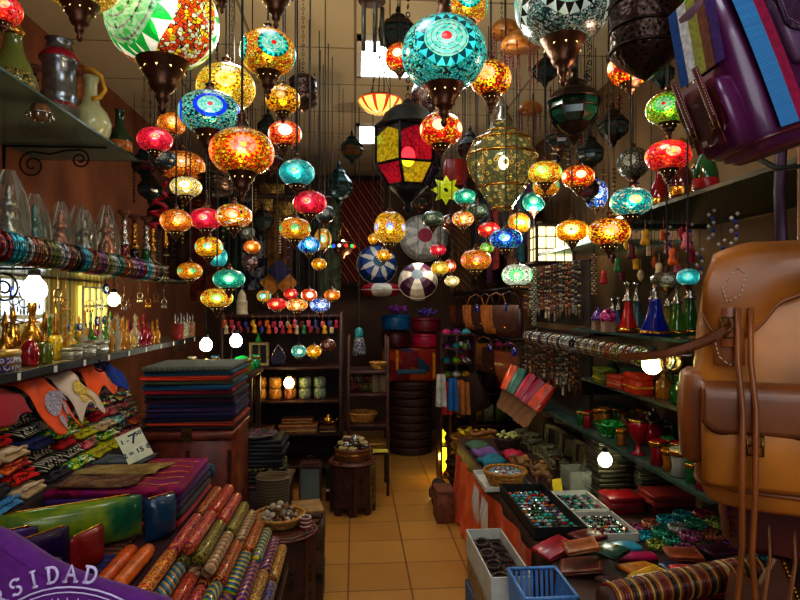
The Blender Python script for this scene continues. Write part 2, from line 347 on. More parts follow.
ST = {
 'greenwhite': mosaic('green_white', W_, (40, 150, 60), GR, W_, YE, OR, (240, 230, 190), (225, 70, 40), 2, 1.15, 13, 1.2, .08),
 'darkteal': mosaic('teal', RE, TE, DT, TQ, TE, TQ, (120, 225, 200), DT, 3, .72, 15, .95, .06),
 'tealyellow': mosaic('teal_yellow', RE, TE, TE, DT, YE, AM, (230, 190, 80), OR, 4, .58, 11, 1.05),
 'blueteal': mosaic('blue_teal', RE, TE, BL, BL, TQ, (120, 205, 170), DT, (170, 220, 190), 4, .55, 13, .95, .12),
 'yellow': mosaic('yellow', AM, YE, (150, 90, 20), YE, YE, (250, 230, 120), AM, (235, 200, 60), 4, .5, 11, 1.05),
 'amber': mosaic('amber_red_disc', YE, OR, AM, RE, AM, YE, (170, 80, 10), OR, 4, .56, 12, 1.1),
 'amberdot': mosaic('amber', W_, AM, AM, (60, 25, 5), YE, AM, (120, 60, 8), AM, 5, .32, 9, 1.3),
 'redwhite': mosaic('red_white', W_, W_, RE, (240, 120, 60), RE, OR, (235, 170, 70), (190, 20, 25), 4, .6, 9, 1.4),
 'redyel': mosaic('red_yellow', W_, (255, 235, 170), RE, OR, RE, YE, OR, RE, 5, .45, 9, 1.2),
 'amberred': mosaic('amber_red', AM, AM, RE, YE, YE, RE, AM, (120, 20, 10), 4, .55, 9, 1.25),
 'green': mosaic('green', RE, GR, GR, LG, LG, GR, YE, (90, 150, 20), 4, .55, 15, 1.05),
 'red': mosaic('red', YE, OR, RE, RE, RE, PK, OR, (225, 60, 40), 4, .45, 9, 1.35),
 'pink': mosaic('pink', YE, (240, 70, 60), PK, PK, PK, (225, 25, 50), (240, 60, 70), PK, 4, .4, 10, 1.2),
 'turq': mosaic('turquoise', YE, TQ, TQ, TE, TQ, TE, (60, 170, 190), TQ, 4, .5, 12, 1.0),
 'multi': mosaic('turquoise_multi', W_, (230, 225, 120), TE, TE, TQ, TE, (250, 240, 190), (30, 150, 170), 4, .42, 9, 1.1),
 'ambgreen': mosaic('amber_green', GR, GR, DG, AM, AM, YE, (225, 150, 70), OR, 5, .42, 11, .95),
 'oran': mosaic('orange_disc', W_, AM, (120, 50, 10), AM, OR, (225, 140, 60), AM, (190, 90, 30), 4, .55, 11, 1.0),
 'orawhite': mosaic('orange_white', W_, (255, 170, 60), OR, OR, AM, W_, OR, YE, 4, .5, 6, 1.2),
 'yelteal': mosaic('yellow_teal', OR, TE, TE, YE, YE, AM, YE, OR, 5, .33, 8, 1.15),
 'teal': mosaic('sea_green', W_, (120, 225, 190), GR, TE, TE, (20, 160, 130), TE, (110, 220, 180), 4, .5, 10, 1.0),
 'yelgreen': mosaic('yellow_green', W_, LG, GR, YE, YE, AM, (230, 235, 110), OR, 4, .45, 8, 1.1),
 'star': mosaic('blue_star', TQ, LB, BL, TQ, BL, LB, TQ, NV, 4, .6, 8, 1.0),
 'beige': mosaic('beige_ring', RE, TE, (225, 190, 120), AM, (235, 205, 140), YE, (220, 170, 100), AM, 4, .5, 9, .8),
 'goldball': mosaic('gold_multi', W_, LB, BL, AM, AM, YE, (210, 150, 30), (250, 220, 110), 6, .26, 11, 1.0),
 'greenwhite2': mosaic('white_green', YE, (30, 200, 110), GR, (235, 250, 235), (240, 250, 240), W_, (190, 240, 210), W_, 4, .62, 9, 1.4),
 'blue': mosaic('blue_cyan_disc', OR, TQ, BL, BL, BL, LB, NV, TQ, 4, .5, 10, 1.0),
 'bluewhite': mosaic('blue_white', BL, LB, W_, BL, LB, BL, W_, LB, 5, .45, 7, 1.4),
 'oflor': mosaic('orange_flower', YE, RE, (130, 30, 60), AM, AM, OR, (230, 150, 80), YE, 5, .42, 10, .95),
 'starflower': mosaic('amber_star', DG, (240, 240, 150), YE, OR, AM, YE, OR, AM, 4, .62, 8, 1.3),
 'cream': mosaic('cream', AM, W_, (150, 110, 40), YE, W_, (245, 230, 150), YE, (240, 220, 140), 4, .5, 9, 1.3),
 'bw': mosaic('black_white_teal', TQ, (90, 150, 140), BK, (190, 205, 195), (190, 205, 195), (40, 55, 55), (150, 170, 160), (70, 130, 125), 4, .72, 22, .38, .02),
 'ngrey': mosaic('unlit_grey', (90, 85, 75), GY, BK, GY, (120, 115, 100), (90, 95, 85), (60, 55, 50), (140, 135, 120), 4, .55, 13, .07, 0.),
 'nmauve': mosaic('unlit_mauve', (150, 100, 110), (110, 70, 80), BK, (130, 85, 90), (120, 75, 85), (80, 45, 55), (60, 40, 45), (140, 110, 110), 4, .5, 14, .06, 0.),
 'nblue': mosaic('unlit_blue', (90, 120, 140), (50, 70, 90), BK, (80, 100, 120), (60, 80, 100), (40, 50, 70), (70, 90, 90), (30, 40, 50), 4, .55, 13, .06, 0.),
 'ngreen': mosaic('unlit_green', (110, 150, 130), (80, 110, 95), BK, (100, 130, 110), (90, 120, 100), (60, 85, 75), (120, 140, 120), (50, 70, 60), 4, .55, 12, .1, 0.),
 'nred': mosaic('unlit_red', (190, 70, 40), (120, 40, 30), BK, (120, 40, 30), (130, 45, 30), (90, 30, 25), (150, 70, 40), (60, 25, 20), 4, .5, 11, .12, 0.),
}
def globe_mesh():
    pr = []
    for j in range(15):
        a = radians(-66+j*136/14); pr.append((max(0, cos(a))**.78, sin(a)/sin(radians(70))))
    return MB().lathe(pr, 28).mesh('globe', [WHITEM])
GLOBE = globe_mesh(); GL = {}
def globe_for(st):
    if st not in GL: GL[st] = GLOBE.copy(); GL[st].materials[0] = ST[st]
    return GL[st]
BULBM = MB().ell(.23, .23, .3, T(0, 0, -.12), 0, 10, 6).mesh('bulb', [emis('lamp_bulb', (255, 240, 190), 16.)])
HOLE = emis('light_through_pierced_metal', (255, 225, 150), 3.)
def top_cap_mesh(tall):
    k = tall
    return MB().lathe([(.50, 0), (.53, .03), (.50, .07), (.40, .12), (.30, .2*k), (.2, .38*k), (.15, .5*k), (.19, .54*k), (.19, .58*k), (.1, .62*k), (.06, .75*k), (.0001, .78*k)], 18).torus(.5, .035, T(0, 0, .03), 0, 24, 5).mesh('top_cap', [BRONZE])
def cup_mesh(deep):
    k = deep
    m = MB().lathe([(.0001, -1.12*k), (.05, -1.1*k), (.1, -1.0*k), (.06, -.92*k), (.13, -.84*k), (.15, -.78*k), (.13, -.7*k), (.24, -.62*k), (.3, -.5*k), (.28, -.46*k), (.40, -.3*k), (.47, -.16*k), (.53, -.08*k), (.56, -.02), (.58, .03), (.54, .06)], 20)
    m.torus(.55, .04, T(0, 0, .0), 0, 24, 5)
    for i in range(10):
        a = 2*pi*i/10; M = T(rz=degrees_(a)) @ T(.415, 0, -.25*k, 0, 62, 0)
        m.add([(-.055, -.04, .035), (.055, 0, .035), (-.055, .04, .035)], [(0, 1, 2)], 1, False, M)
    return m.mesh('bottom_cup', [BRONZE, HOLE])
def degrees_(a): return a*180/pi
CAPS = {0: top_cap_mesh(.85), 1: top_cap_mesh(1.25)}; CUPS = {0: cup_mesh(.72), 1: cup_mesh(1.05)}
DCUP = CUPS[0].copy(); DCUP.materials[1] = DKBRONZE; CUPS[2] = DCUP
CORDM = MB().lathe([(1, 0), (1, 1)], 6).mesh('cord', [CORD])
def chain_mesh(n=24):
    m = MB()
    for i in range(n):
        m.torus(.5, .13, T(0, 0, (i+.5)/n, 0, 90 if i % 2 else 0, 0) @ T(rx=90, s=(1, 1.15/n/1., 1)) if False else T(0, 0, (i+.5)/n, rz=90*(i % 2)) @ T(rx=90) @ T(s=(1, .62/n, 1)), 0, 8, 4)
    return m.mesh('chain', [DKBRONZE])
CHAINM = chain_mesh()
def hang(t, z0, top=CEIL, chain=False, r=.0028, x=0, y=0):
    o = link('chain' if chain else 'cord', CHAINM if chain else CORDM, t, (x, y, z0), None, (r*4 if chain else r,)*2+(top-t.location.z-z0-.002,)); return o
LREG = []
def reg(x, y, r, zlo, zhi): LREG.append((x, y, r, zlo, zhi))
def settle(px, py, w, h, dia):
    """slide a lamp along its line of sight until neither its body nor its cord meets one already hung"""
    for k in (1, .95, 1.06, .9, 1.12, .85, 1.18, 1.25, .8, 1.32, .75, 1.4, .7, 1.5, .65, 1.6):
        d = dia*k; Y = F*d/w; l = P(px, py, Y); a = d/2; c = a*h/w
        lo, hi = l.z-c-a*1.1, l.z+c+a*.9
        if Y > 6.8: continue
        for x, y, r, zl, zh in LREG:
            q = sqrt((x-l.x)**2+(y-l.y)**2)
            if q < r+a+.004 and lo < zh and hi > zl: break
            if (q < r+.012 and l.z < zh) or (q < a+.012 and zl < hi): break
        else: break
    LREG.append((l.x, l.y, a, lo, hi)); return k, Y, l, a, c
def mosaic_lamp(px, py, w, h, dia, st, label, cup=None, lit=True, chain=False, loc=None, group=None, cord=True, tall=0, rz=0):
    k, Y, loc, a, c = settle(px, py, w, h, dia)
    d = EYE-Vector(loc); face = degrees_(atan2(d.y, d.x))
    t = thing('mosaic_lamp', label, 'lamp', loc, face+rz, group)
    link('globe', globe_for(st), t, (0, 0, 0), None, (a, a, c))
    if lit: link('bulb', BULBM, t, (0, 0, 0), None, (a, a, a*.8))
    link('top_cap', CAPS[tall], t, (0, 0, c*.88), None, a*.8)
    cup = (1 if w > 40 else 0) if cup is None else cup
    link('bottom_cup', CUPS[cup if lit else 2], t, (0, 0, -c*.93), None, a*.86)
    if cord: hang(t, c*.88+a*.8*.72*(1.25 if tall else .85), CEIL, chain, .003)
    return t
LAMPS = [
 (163, 20, 106, 84, .30, 'greenwhite', 'big lit lamp of green and white diamonds with amber chips and a wide bronze cup', 1, True),
 (155, 140, 33, 22, .12, 'pink', 'small pink-red lit lamp under the bronze finial of the big green and white lamp'),
 (172, 124, 27, 20, .12, 'oran', 'small amber lit lamp with brown-ringed orange disc, close above the small pink lamp'),
 (268, 53, 55, 40, .17, 'tealyellow', 'lit lamp with teal discs on yellow chips, hung from a dark bronze lamp base', 1),
 (226, 88, 57, 41, .18, 'yellow', 'bright yellow lit lamp above the blue-green lamp, with brown toothed rings'),
 (210, 113, 60, 38, .175, 'blueteal', 'blue-green lit lamp with royal blue rings below the bright yellow one', 1),
 (242, 152, 63, 42, .18, 'amber', 'large amber lit lamp with orange swirl discs below the blue-green lamp', 1),
 (283, 100, 34, 25, .115, 'amberdot', 'small amber lit lamp with dark specks, upper of the pair by the pierced bronze drum', 0),
 (285, 134, 33, 23, .12, 'redwhite', 'small red lit lamp with a glaring white disc below the specked amber one', 0),
 (444, 54, 86, 66, .26, 'darkteal', 'big teal lit lamp ringed by dark diamonds with a bronze cup', 1, True),
 (467, 6, 42, 34, .14, 'tealyellow', 'lit turquoise lamp with yellow and red flecks right above the big teal lamp', 0),
 (491, 79, 41, 33, .14, 'amberred', 'amber lit lamp with red rings beside the big teal lamp', 1),
 (441, 130, 43, 31, .135, 'redyel', 'red and yellow lit lamp with cream disc below the big teal lamp', 0),
 (400, 58, 30, 26, .13, 'redyel', 'red and yellow lit lamp half hidden behind the big teal lamp', 0),
 (563, 2, 99, 80, .31, 'bw', 'huge black, white and grey-green mosaic lamp with bronze cup at the top', 1, True),
 (630, 68, 45, 33, .145, 'redyel', 'red and yellow lit lamp with round white discs above the green lamp', 0),
 (669, 109, 46, 31, .145, 'green', 'bright green lit lamp with a speckled yellow-green body', 0),
 (668, 156, 46, 29, .145, 'red', 'scarlet lit lamp with a yellow patch right below the bright green lamp', 0),
 (631, 202, 42, 28, .135, 'multi', 'turquoise lit lamp with white and yellow mosaic bands below an unlit grey lamp', 0),
 (609, 232, 43, 27, .14, 'amberred', 'fiery amber lit lamp with yellow disc and red edge below the turquoise banded lamp', 0),
 (690, 8, 30, 34, .13, 'green', 'dim green mosaic lamp beside the purple backpack', 0),
 (297, 173, 35, 24, .125, 'turq', 'turquoise lit lamp right above the crimson pink lamp', 0),
 (310, 203, 33, 22, .125, 'pink', 'crimson pink lit lamp right below a turquoise one', 0),
 (295, 229, 31, 21, .125, 'ambgreen', 'amber lit lamp with green discs below the crimson pink lamp', 0),
 (206, 219, 31, 20, .12, 'pink', 'pink lit lamp close to a slightly larger orange and white lamp', 0),
 (234, 216, 35, 22, .125, 'orawhite', 'orange and white lit lamp directly under the swirled amber lamp', 0),
 (209, 247, 27, 19, .12, 'yelteal', 'yellow lit lamp with small teal discs under the pink lamp', 0),
 (252, 247, 16, 12, .08, 'oran', 'tiny orange lit lamp under the orange and white lamp', 0),
 (229, 279, 31, 18, .125, 'teal', 'sea green lit lamp with pale disc above the yellow-green lamp', 0),
 (217, 298, 31, 18, .125, 'yelgreen', 'yellow-green lit lamp just below the sea green lamp', 0),
 (309, 245, 22, 16, .12, 'star', 'blue star-patterned lit lamp below the amber lamp with green discs', 0),
 (323, 239, 17, 20, .11, 'beige', 'beige lit lamp with red-dotted disc beside the blue star lamp', 0),
 (319, 264, 15, 11, .085, 'amberdot', 'tiny amber lit lamp under the blue star lamp', 0),
 (390, 228, 32, 31, .16, 'goldball', 'round gold lit lamp dotted with blue and orange in front of the kilim', 0),
 (373, 239, 10, 10, .06, 'amberdot', 'tiny amber lit lamp touching the round gold lamp', 0),
 (384, 255, 15, 11, .085, 'amberdot', 'tiny amber lit lamp in front of the blue and white star pouffe', 0),
 (186, 187, 30, 18, .115, 'cream', 'cream-yellow lit lamp with toothed discs above the orange disc lamp', 0),
 (176, 221, 30, 21, .12, 'oran', 'orange lit lamp with bright orange disc under the cream-yellow lamp', 0),
 (190, 271, 24, 16, .11, 'ambgreen', 'lit lamp with green discs in amber, above and beside the sea green lamp', 0),
 (465, 197, 23, 15, .12, 'teal', 'small sea green lit lamp above the small orange one, behind the brass glass lantern', 0),
 (463, 219, 22, 15, .12, 'orawhite', 'small orange lit lamp beneath the small sea green one', 0),
 (489, 230, 22, 15, .12, 'red', 'small red lit lamp behind the blue lamp with cyan discs', 0),
 (519, 223, 23, 20, .125, 'ambgreen', 'lit lamp with green disc and orange edge half behind the blue lamp', 0),
 (506, 239, 33, 20, .13, 'blue', 'blue lit lamp with cyan discs', 0),
 (487, 248, 14, 11, .085, 'green', 'tiny green lit lamp tucked under the blue lamp', 0),
 (476, 260, 31, 20, .135, 'oflor', 'orange flower-patterned lit lamp under the tiny green lamp', 0),
 (517, 275, 31, 21, .13, 'greenwhite2', 'white lit lamp with vivid green discs above the hanging leather bags', 0),
 (438, 250, 16, 11, .1, 'pink', 'small pink lit lamp topmost of the cluster over the patchwork pouffe', 0),
 (440, 268, 18, 13, .1, 'yellow', 'small yellow and pink lit lamp middle of the cluster over the patchwork pouffe', 0),
 (450, 266, 12, 13, .08, 'redwhite', 'tiny white-hot lit lamp beside the small yellow one over the patchwork pouffe', 0),
 (452, 281, 15, 10, .085, 'cream', 'small cream lit lamp with dark loops, lowest of the cluster over the patchwork pouffe', 0),
 (545, 173, 34, 22, .14, 'yelgreen', 'pale yellow lit lamp behind the amber lamp with a green disc', 0),
 (546, 186, 27, 21, .12, 'ambgreen', 'amber lit lamp with green disc in front of the pale yellow lamp', 0),
 (578, 177, 33, 22, .13, 'redyel', 'orange-red lit lamp next to the pale yellow lamp', 0),
 (534, 202, 23, 19, .12, 'teal', 'sea green lit lamp under the amber lamp with green disc, before a fabric fish', 0),
 (596, 194, 24, 29, .14, 'bluewhite', 'white and blue lit lamp between the orange-red and turquoise banded lamps', 0),
 (572, 231, 33, 21, .13, 'starflower', 'amber lit lamp with dark-centred star disc beside the fiery amber lamp', 0),
 (264, 296, 14, 11, .1, 'tealyellow', 'small teal and orange lamp at the wall end of the shelf row of lit lamps', 0),
 (291, 294, 14, 11, .1, 'red', 'small red lamp in the rear of the shelf row of lit lamps', 0),
 (309, 295, 16, 12, .1, 'redwhite', 'small white and pink lit lamp in the rear of the shelf row', 0),
 (332, 295, 16, 11, .1, 'amber', 'small orange lit lamp at the aisle end of the shelf row', 0),
 (277, 304, 19, 12, .11, 'red', 'red lit lamp in the front of the shelf row beside an orange one', 0),
 (297, 305, 21, 12, .115, 'orawhite', 'bright orange lit lamp in the front of the shelf row beside a blue one', 0),
 (320, 305, 20, 13, .115, 'bluewhite', 'blue and white lit lamp in the front of the shelf row', 0),
 (299, 351, 15, 12, .095, 'multi', 'small turquoise lit lamp above the painted mugs', 0),
 (314, 351, 15, 12, .095, 'amberdot', 'small amber lit lamp above the painted mugs', 0),
 # unlit
 (163, 159, 26, 18, .12, 'nblue', 'unlit blue-grey mosaic lamp below the small pink lamp', 0, False, 0),
 (425, 97, 29, 30, .17, 'nmauve', 'unlit mauve mosaic lamp behind the big teal lamp, above the hexagonal lantern', 0, False, 0),
 (633, 163, 33, 30, .15, 'ngrey', 'unlit grey mosaic lamp with beaded disc above the turquoise banded lamp', 0, False, 0),
 (478, 211, 23, 15, .125, 'ngreen', 'unlit grey-green mosaic lamp beside the small orange lit lamp', 0, False, 0),
 (433, 219, 23, 15, .125, 'ngreen', 'unlit grey-green mosaic lamp against the white and red pouffe', 0, False, 0),
 (667, 280, 32, 17, .112, 'ngrey', 'unlit grey lamp with white flower disc above the blue glass hookahs', 0, False, 0),
 (688, 277, 22, 17, .066, 'turq', 'dim turquoise lamp tucked by the edge of the tan backpack', 0, False, 0),
 (328, 345, 16, 11, .1, 'nred', 'unlit red-brown mosaic lamp above the painted mugs', 0, False, 0),
 (250, 262, 16, 13, .11, 'nmauve', 'unlit mauve lamp under the tiny orange lamp', 0, False, 0),
 (247, 233, 15, 14, .11, 'ngrey', 'unlit grey lamp behind the orange and white lamp', 0, False, 0),
 (325, 214, 20, 16, .12, 'nblue', 'unlit purple-blue lamp behind the crimson pink lamp', 0, False, 0),
 (218, 257, 18, 19, .12, 'turq', 'dim turquoise disc lamp behind the yellow lamp with teal discs', 0, False, 0),
 (182, 166, 44, 26, .17, 'oran', 'dim orange lamp behind the cream-yellow lamp', 0, False, 0),
 (450, 222, 18, 14, .12, 'nred', 'unlit brick-red lamp behind the small orange lamp', 0, False, 0),
 (545, 2, 26, 24, .14, 'nblue', 'unlit blue-black lamp behind the huge black and white lamp', 0, False, 0),
]
LOBJ = []
TALL = {'greenwhite', 'darkteal', 'bw', 'amber'}
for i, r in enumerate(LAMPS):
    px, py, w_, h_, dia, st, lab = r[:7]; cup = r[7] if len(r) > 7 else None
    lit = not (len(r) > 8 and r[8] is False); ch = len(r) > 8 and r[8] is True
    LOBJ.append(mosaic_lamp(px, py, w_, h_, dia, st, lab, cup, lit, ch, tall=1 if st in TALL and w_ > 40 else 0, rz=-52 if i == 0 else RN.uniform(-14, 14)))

# the lamps' bulbs also light the shop around them
for nm, p, e, c in (('lamp_light', P(200, 60, 2.0), 5.5, (1, .85, .6)), ('lamp_light', P(450, 100, 2.1), 5, (.9, .9, .75)), ('lamp_light', P(640, 130, 1.8), 4.5, (1, .7, .5)), ('lamp_light', P(260, 215, 2.9), 7.5, (1, .75, .45)), ('lamp_light', P(520, 235, 3.0), 7.5, (.9, .9, .75)), ('lamp_light', P(345, 285, 4.2), 9, (1, .72, .5)), ('lamp_light', P(420, 262, 4.9), 6, (1, .8, .6))): plight(nm, p+Vector((.1, .1, .1)), e, c, .06)
# ============================================================ left side
def glass_sheet(name, label, sx, sy, loc, th=.008, cat='shelf', group=None):
    t = thing(name, label, cat, loc, 0, group)
    m = MB().box(sx, sy, th, T(0, 0, 0), 0)
    m.build('glass_plate', glass('shelf_glass', (190, 205, 195), .05), t)
    MB().box(.004, sy, th+.002, T((sx/2+.002) * (1 if loc[0] < 0 else -1), 0, -.001)).build('front_edge', mat('green_glass_edge', (58, 84, 76), .2, 0, .2, 10), t)
    return t
def scroll_pts(cx, cz, r0, turns, a0, sgn=1, n=26):
    return [(cx+(r0*(1-.8*i/n))*cos(radians(a0)+sgn*2*pi*turns*i/n), 0, cz+(r0*(1-.8*i/n))*sin(radians(a0)+sgn*2*pi*turns*i/n)) for i in range(n+1)]
def bracket(loc, label, depth, drop, sgn=1):
    """wrought iron scroll bracket; loc is the wall end just below the shelf"""
    t = thing('shelf_bracket', label, 'bracket', loc)
    a = MB().tube([(0, 0, -.006), (sgn*depth, 0, -.006)], .006, 6).tube([(.006*sgn, 0, -.006), (.006*sgn, 0, -drop)], .006, 6); a.build('bracket_arm', IRON, t)
    b = MB().tube([(sgn*p[0], p[1], p[2]) for p in scroll_pts(depth*.28, -drop*.5, drop*.34, 1.6, 90)], .0045, 5)
    b.tube([(sgn*p[0], p[1], p[2]) for p in scroll_pts(depth*.74, -drop*.34, drop*.24, 1.6, 90, -1)], .0045, 5)
    b.tube([(sgn*x, 0, z) for x, z in ((depth*.28, -drop*.16), (depth*.45, -drop*.22), (depth*.6, -drop*.12), (depth*.74, -drop*.1))], .0045, 5)
    b.build('iron_scroll', IRON, t); return t
# --- upper glass shelf with hookahs
U = 2.30
glass_sheet('glass_shelf', 'high glass shelf on iron scroll brackets carrying glass hookahs on the left wall', .545, 2.35, (-1.475, 2.275, U))
bracket((-1.748, 1.72, U-.001), 'iron scroll bracket under the hookah shelf, nearer the shop entrance', .5, .22)
bracket((-1.748, 3.12, U-.001), 'iron scroll bracket under the far end of the hookah shelf', .5, .2)
def vessel(name, label, cat, loc, parts, group=None, rz=0):
    """parts: (part name, profile or builder, material)"""
    t = thing(name, label, cat, loc, rz, group)
    for nm, pr, m in parts:
        b = pr if isinstance(pr, MB) else MB().lathe(pr, 20); b.build(nm, m, t)
    return t
def hookah(loc, label, h, cbase, cstem, cband=None, hose=None, group=None, gl=True):
    k = h/.42; s = lambda pr: [(r*k, z*k) for r, z in pr]
    base = s([(.062, 0), (.07, .012), (.066, .03), (.06, .06), (.055, .09), (.043, .12), (.03, .15), (.026, .19), (.03, .2)])
    parts = [('glass_base', base, glass('hookah_glass', cbase, .62) if gl else mat('painted_glass', cbase, .2, .1, .3, 30, coat=.5))]
    if cband: parts.append(('ornament_band', s([(.069, .022), (.0725, .03), (.0655, .06), (.0615, .075), (.06, .076), (.063, .06), (.066, .03), (.067, .02)]), pat('ornate_band', [cband, tuple(int(x*.4) for x in cband), (200, 170, 90)], 70, 'rings', .3, metal=.3)))
    parts.append(('metal_stem', s([(.03, .195), (.034, .21), (.02, .225), (.016, .26), (.026, .275), (.016, .29), (.014, .33), (.024, .345), (.014, .355), (.014, .38)]), cstem))
    parts.append(('tobacco_bowl', s([(.012, .378), (.02, .39), (.036, .4), (.04, .42), (.034, .42), (.02, .405), (.0001, .403)]), mat('clay', (110, 60, 40), .6)))
    if hose: parts.append(('hose', MB().tube([Vector(p)*k for p in ((.016, 0, .25), (.06, 0, .28), (.09, -.01, .24), (.1, -.01, .18), (.085, -.02, .13), (.1, -.02, .1))], .009*k, 7), hose))
    return vessel('hookah', label, 'hookah', loc, parts, group)
YHOSE = mat('yellow_hose', (196, 150, 40), .5)
hookah(PX(8, 84, -1.3)-Vector((0, 0, 0)), '', .3, (1, 1, 1), SILVER) if False else None
def on_shelf(px, X, z): # point standing on a shelf: given pixel column, wall distance and height
    d = ray(px, 300); Y = X*d.y/d.x; return Vector((X, Y, z))
us = U+.0085
hookah(on_shelf(12, -1.33, us), 'olive glass hookah with dark band nearest the shop entrance on the high glass shelf', .52, (120, 130, 60), BRASS, (70, 90, 40))
GM_ = mat('gunmetal', (120, 124, 128), .25, .8, .3, 30)
vessel('metal_hookah', 'gunmetal hookah with crimson ornament bands on the high glass shelf', 'hookah', on_shelf(58, -1.36, us), [('metal_body', [(.1, .012), (.105, .02), (.088, .05), (.08, .11), (.074, .13), (.082, .15), (.07, .17), (.07, .30), (.082, .315), (.06, .36), (.05, .40), (.06, .41), (.0001, .42)], GM_), ('crimson_band', [(.098, .0), (.11, .004), (.106, .02), (.09, .05), (.0825, .055), (.0815, .11), (.078, .112)], pat('crimson_filigree', [(150, 14, 40), (90, 10, 24), (190, 150, 140), (130, 12, 36)], 60, 'rings', .3)), ('upper_band', [(.0835, .318), (.085, .325), (.063, .358), (.06, .36)], mat('crimson_enamel', (140, 14, 36), .3, 0, .3, 30))])
v = vessel('glass_vase', 'frosted pale green vase with gold speckles and yellow hose on the high glass shelf', 'vase', on_shelf(90, -1.33, us), [
    ('vase_body', [(.055, 0), (.075, .02), (.094, .07), (.098, .11), (.08, .16), (.045, .2), (.032, .25), (.03, .31), (.042, .34), (.038, .345)], pat('frosted_vase', [(190, 200, 150), (200, 205, 160), (205, 190, 120)], 40, 'blend', .25, coat=.5)),
    ('hose', MB().tube([(-.02, -.05, .36), (.03, -.06, .36), (.07, -.05, .33), (.09, -.05, .26), (.07, -.06, .22), (.03, -.06, .215)], .011, 8), YHOSE)])
vessel('glass_bottle', 'dark green bottle with amber band at the far end of the high glass shelf', 'bottle', on_shelf(119, -1.3, us), [
    ('bottle_body', [(.06, 0), (.066, .015), (.062, .12), (.05, .15), (.026, .18), (.022, .26), (.03, .27), (.0001, .27)], glass('dark_green_glass', (30, 70, 40), .75)),
    ('amber_band', [(.064, .035), (.0675, .04), (.0665, .09), (.063, .095)], mat('amber_label', (190, 110, 30), .3, 0, .4, 60))])
hookah(on_shelf(76, -1.53, us), 'tall wooden-stemmed hookah standing between the frosted vase and the dark green bottle', .5, (90, 50, 30), mat('turned_wood', (150, 96, 44), .4), None, mat('leather_hose', (120, 50, 40), .5))
hookah(on_shelf(33, -1.62, us), 'dark brown glass hookah at the wall behind the silver and crimson one', .4, (60, 30, 30), DKBRONZE)
# red globe at the very edge
mosaic_lamp(3, 10, 34, 26, .12, 'red', 'red lit lamp cut by the photo edge above the hookah shelf', 0)
# bronze lamps whose globes hang above the picture
for px, py, w_, lab in ((80, -22, 74, 'bronze cup of a big lamp above the silver and crimson hookah, lit through pierced holes'),
                        (222, -30, 52, 'bronze cup of a lamp right of the big green and white lamp'),
                        (276, -30, 70, 'dark bronze cup of a large lamp over the teal and yellow lamp')):
    mosaic_lamp(px, py, w_, w_*.72, .2 if w_ > 60 else .16, 'yellow' if px != 276 else 'ngrey', lab, 1, True, True)
# crystal pendant under the shelf
def crystal_pendant(loc, label, r=.035, top=None):
    t = thing('crystal_pendant', label, 'pendant', loc)
    m = MB().lathe([(.0001, -r), (r*.7, -r*.7), (r, 0), (r*.7, r*.7), (.0001, r)], 8, smooth=False); m.build('crystal', glass('smoky_crystal', (150, 110, 80), .5), t)
    b = MB()
    for i in range(10):
        a = 2*pi*i/10; b.ell(.006, .006, .012, T(r*1.15*cos(a), r*1.15*sin(a), -.02), 0, 6, 4)
    b.torus(r*1.15, .003, T(0, 0, -.006), 0, 16, 4); b.build('bead_ring', SILVER, t)
    hang(t, r, (top or CEIL)); return t
crystal_pendant(PX(40, 112, -1.24), 'round smoky crystal pendant with amber heart hanging under the hookah shelf', .04, U)
# --- middle shelf: bagged silver vessels, bangle rod
M_ = 1.655
glass_sheet('glass_shelf', 'middle glass shelf on the left wall carrying silver flasks in clear bags', .58, 2.95, (-1.455, 2.725, M_))
bracket((-1.748, 2.55, M_-.001), 'iron scroll bracket under the middle glass shelf, beside the bright bulb', .44, .26)
BAG = glass('clear_plastic_bag', (225, 225, 215), .07, .1)
def bagged_flask(loc, label, h, col, group):
    t = thing('bagged_flask', label, 'flask', loc, RN.uniform(0, 90), group); k = h/.25
    m = MB().lathe([(r*k, z*k) for r, z in ((.03, 0), (.034, .008), (.02, .02), (.03, .04), (.042, .07), (.04, .1), (.022, .13), (.014, .16), (.026, .17), (.02, .185), (.008, .2), (.012, .21), (.004, .235), (.0001, .24))], 16); m.build('flask', col, t)
    b = MB().surf(lambda u, v: ((.052+.008*sin(5*2*pi*u)+.006*sin(9*2*pi*u+4*v))*k*cos(2*pi*u)*(1-.75*v**3), (.052+.008*sin(5*2*pi*u)+.006*sin(9*2*pi*u+4*v))*k*sin(2*pi*u)*(1-.75*v**3), (.003+.275*v)*k), 30, 8); b.build('plastic_bag', BAG, t)
    return t
SC_ = [mat('silver_chased', (160, 160, 150), .3, .9, .4, 80, .3), mat('silver_turq', (110, 150, 150), .3, .7, .5, 80, .3), mat('copper_chased', (170, 110, 80), .3, .9, .4, 80, .3)]
nm = ['silver', 'turquoise-silver', 'copper']
pos = [(8, -1.38), (34, -1.40), (60, -1.36), (78, -1.47), (84, -1.33), (99, -1.50), (106, -1.30), (16, -1.6), (40, -1.6)]
for i, (px, X) in enumerate(pos):
    j = (0, 1, 2, 0, 0, 1, 2, 0, 1)[i]
    bagged_flask(on_shelf(px, X, M_+.009), '%s chased flask in a clear plastic bag, %s along the middle shelf from the entrance' % (nm[j], nth([0, 2, 4, 6, 6, 7, 8, 1, 3][i] if i != 4 else 5)), RN.uniform(.27, .34), SC_[j], 'bagged flasks on the middle shelf')
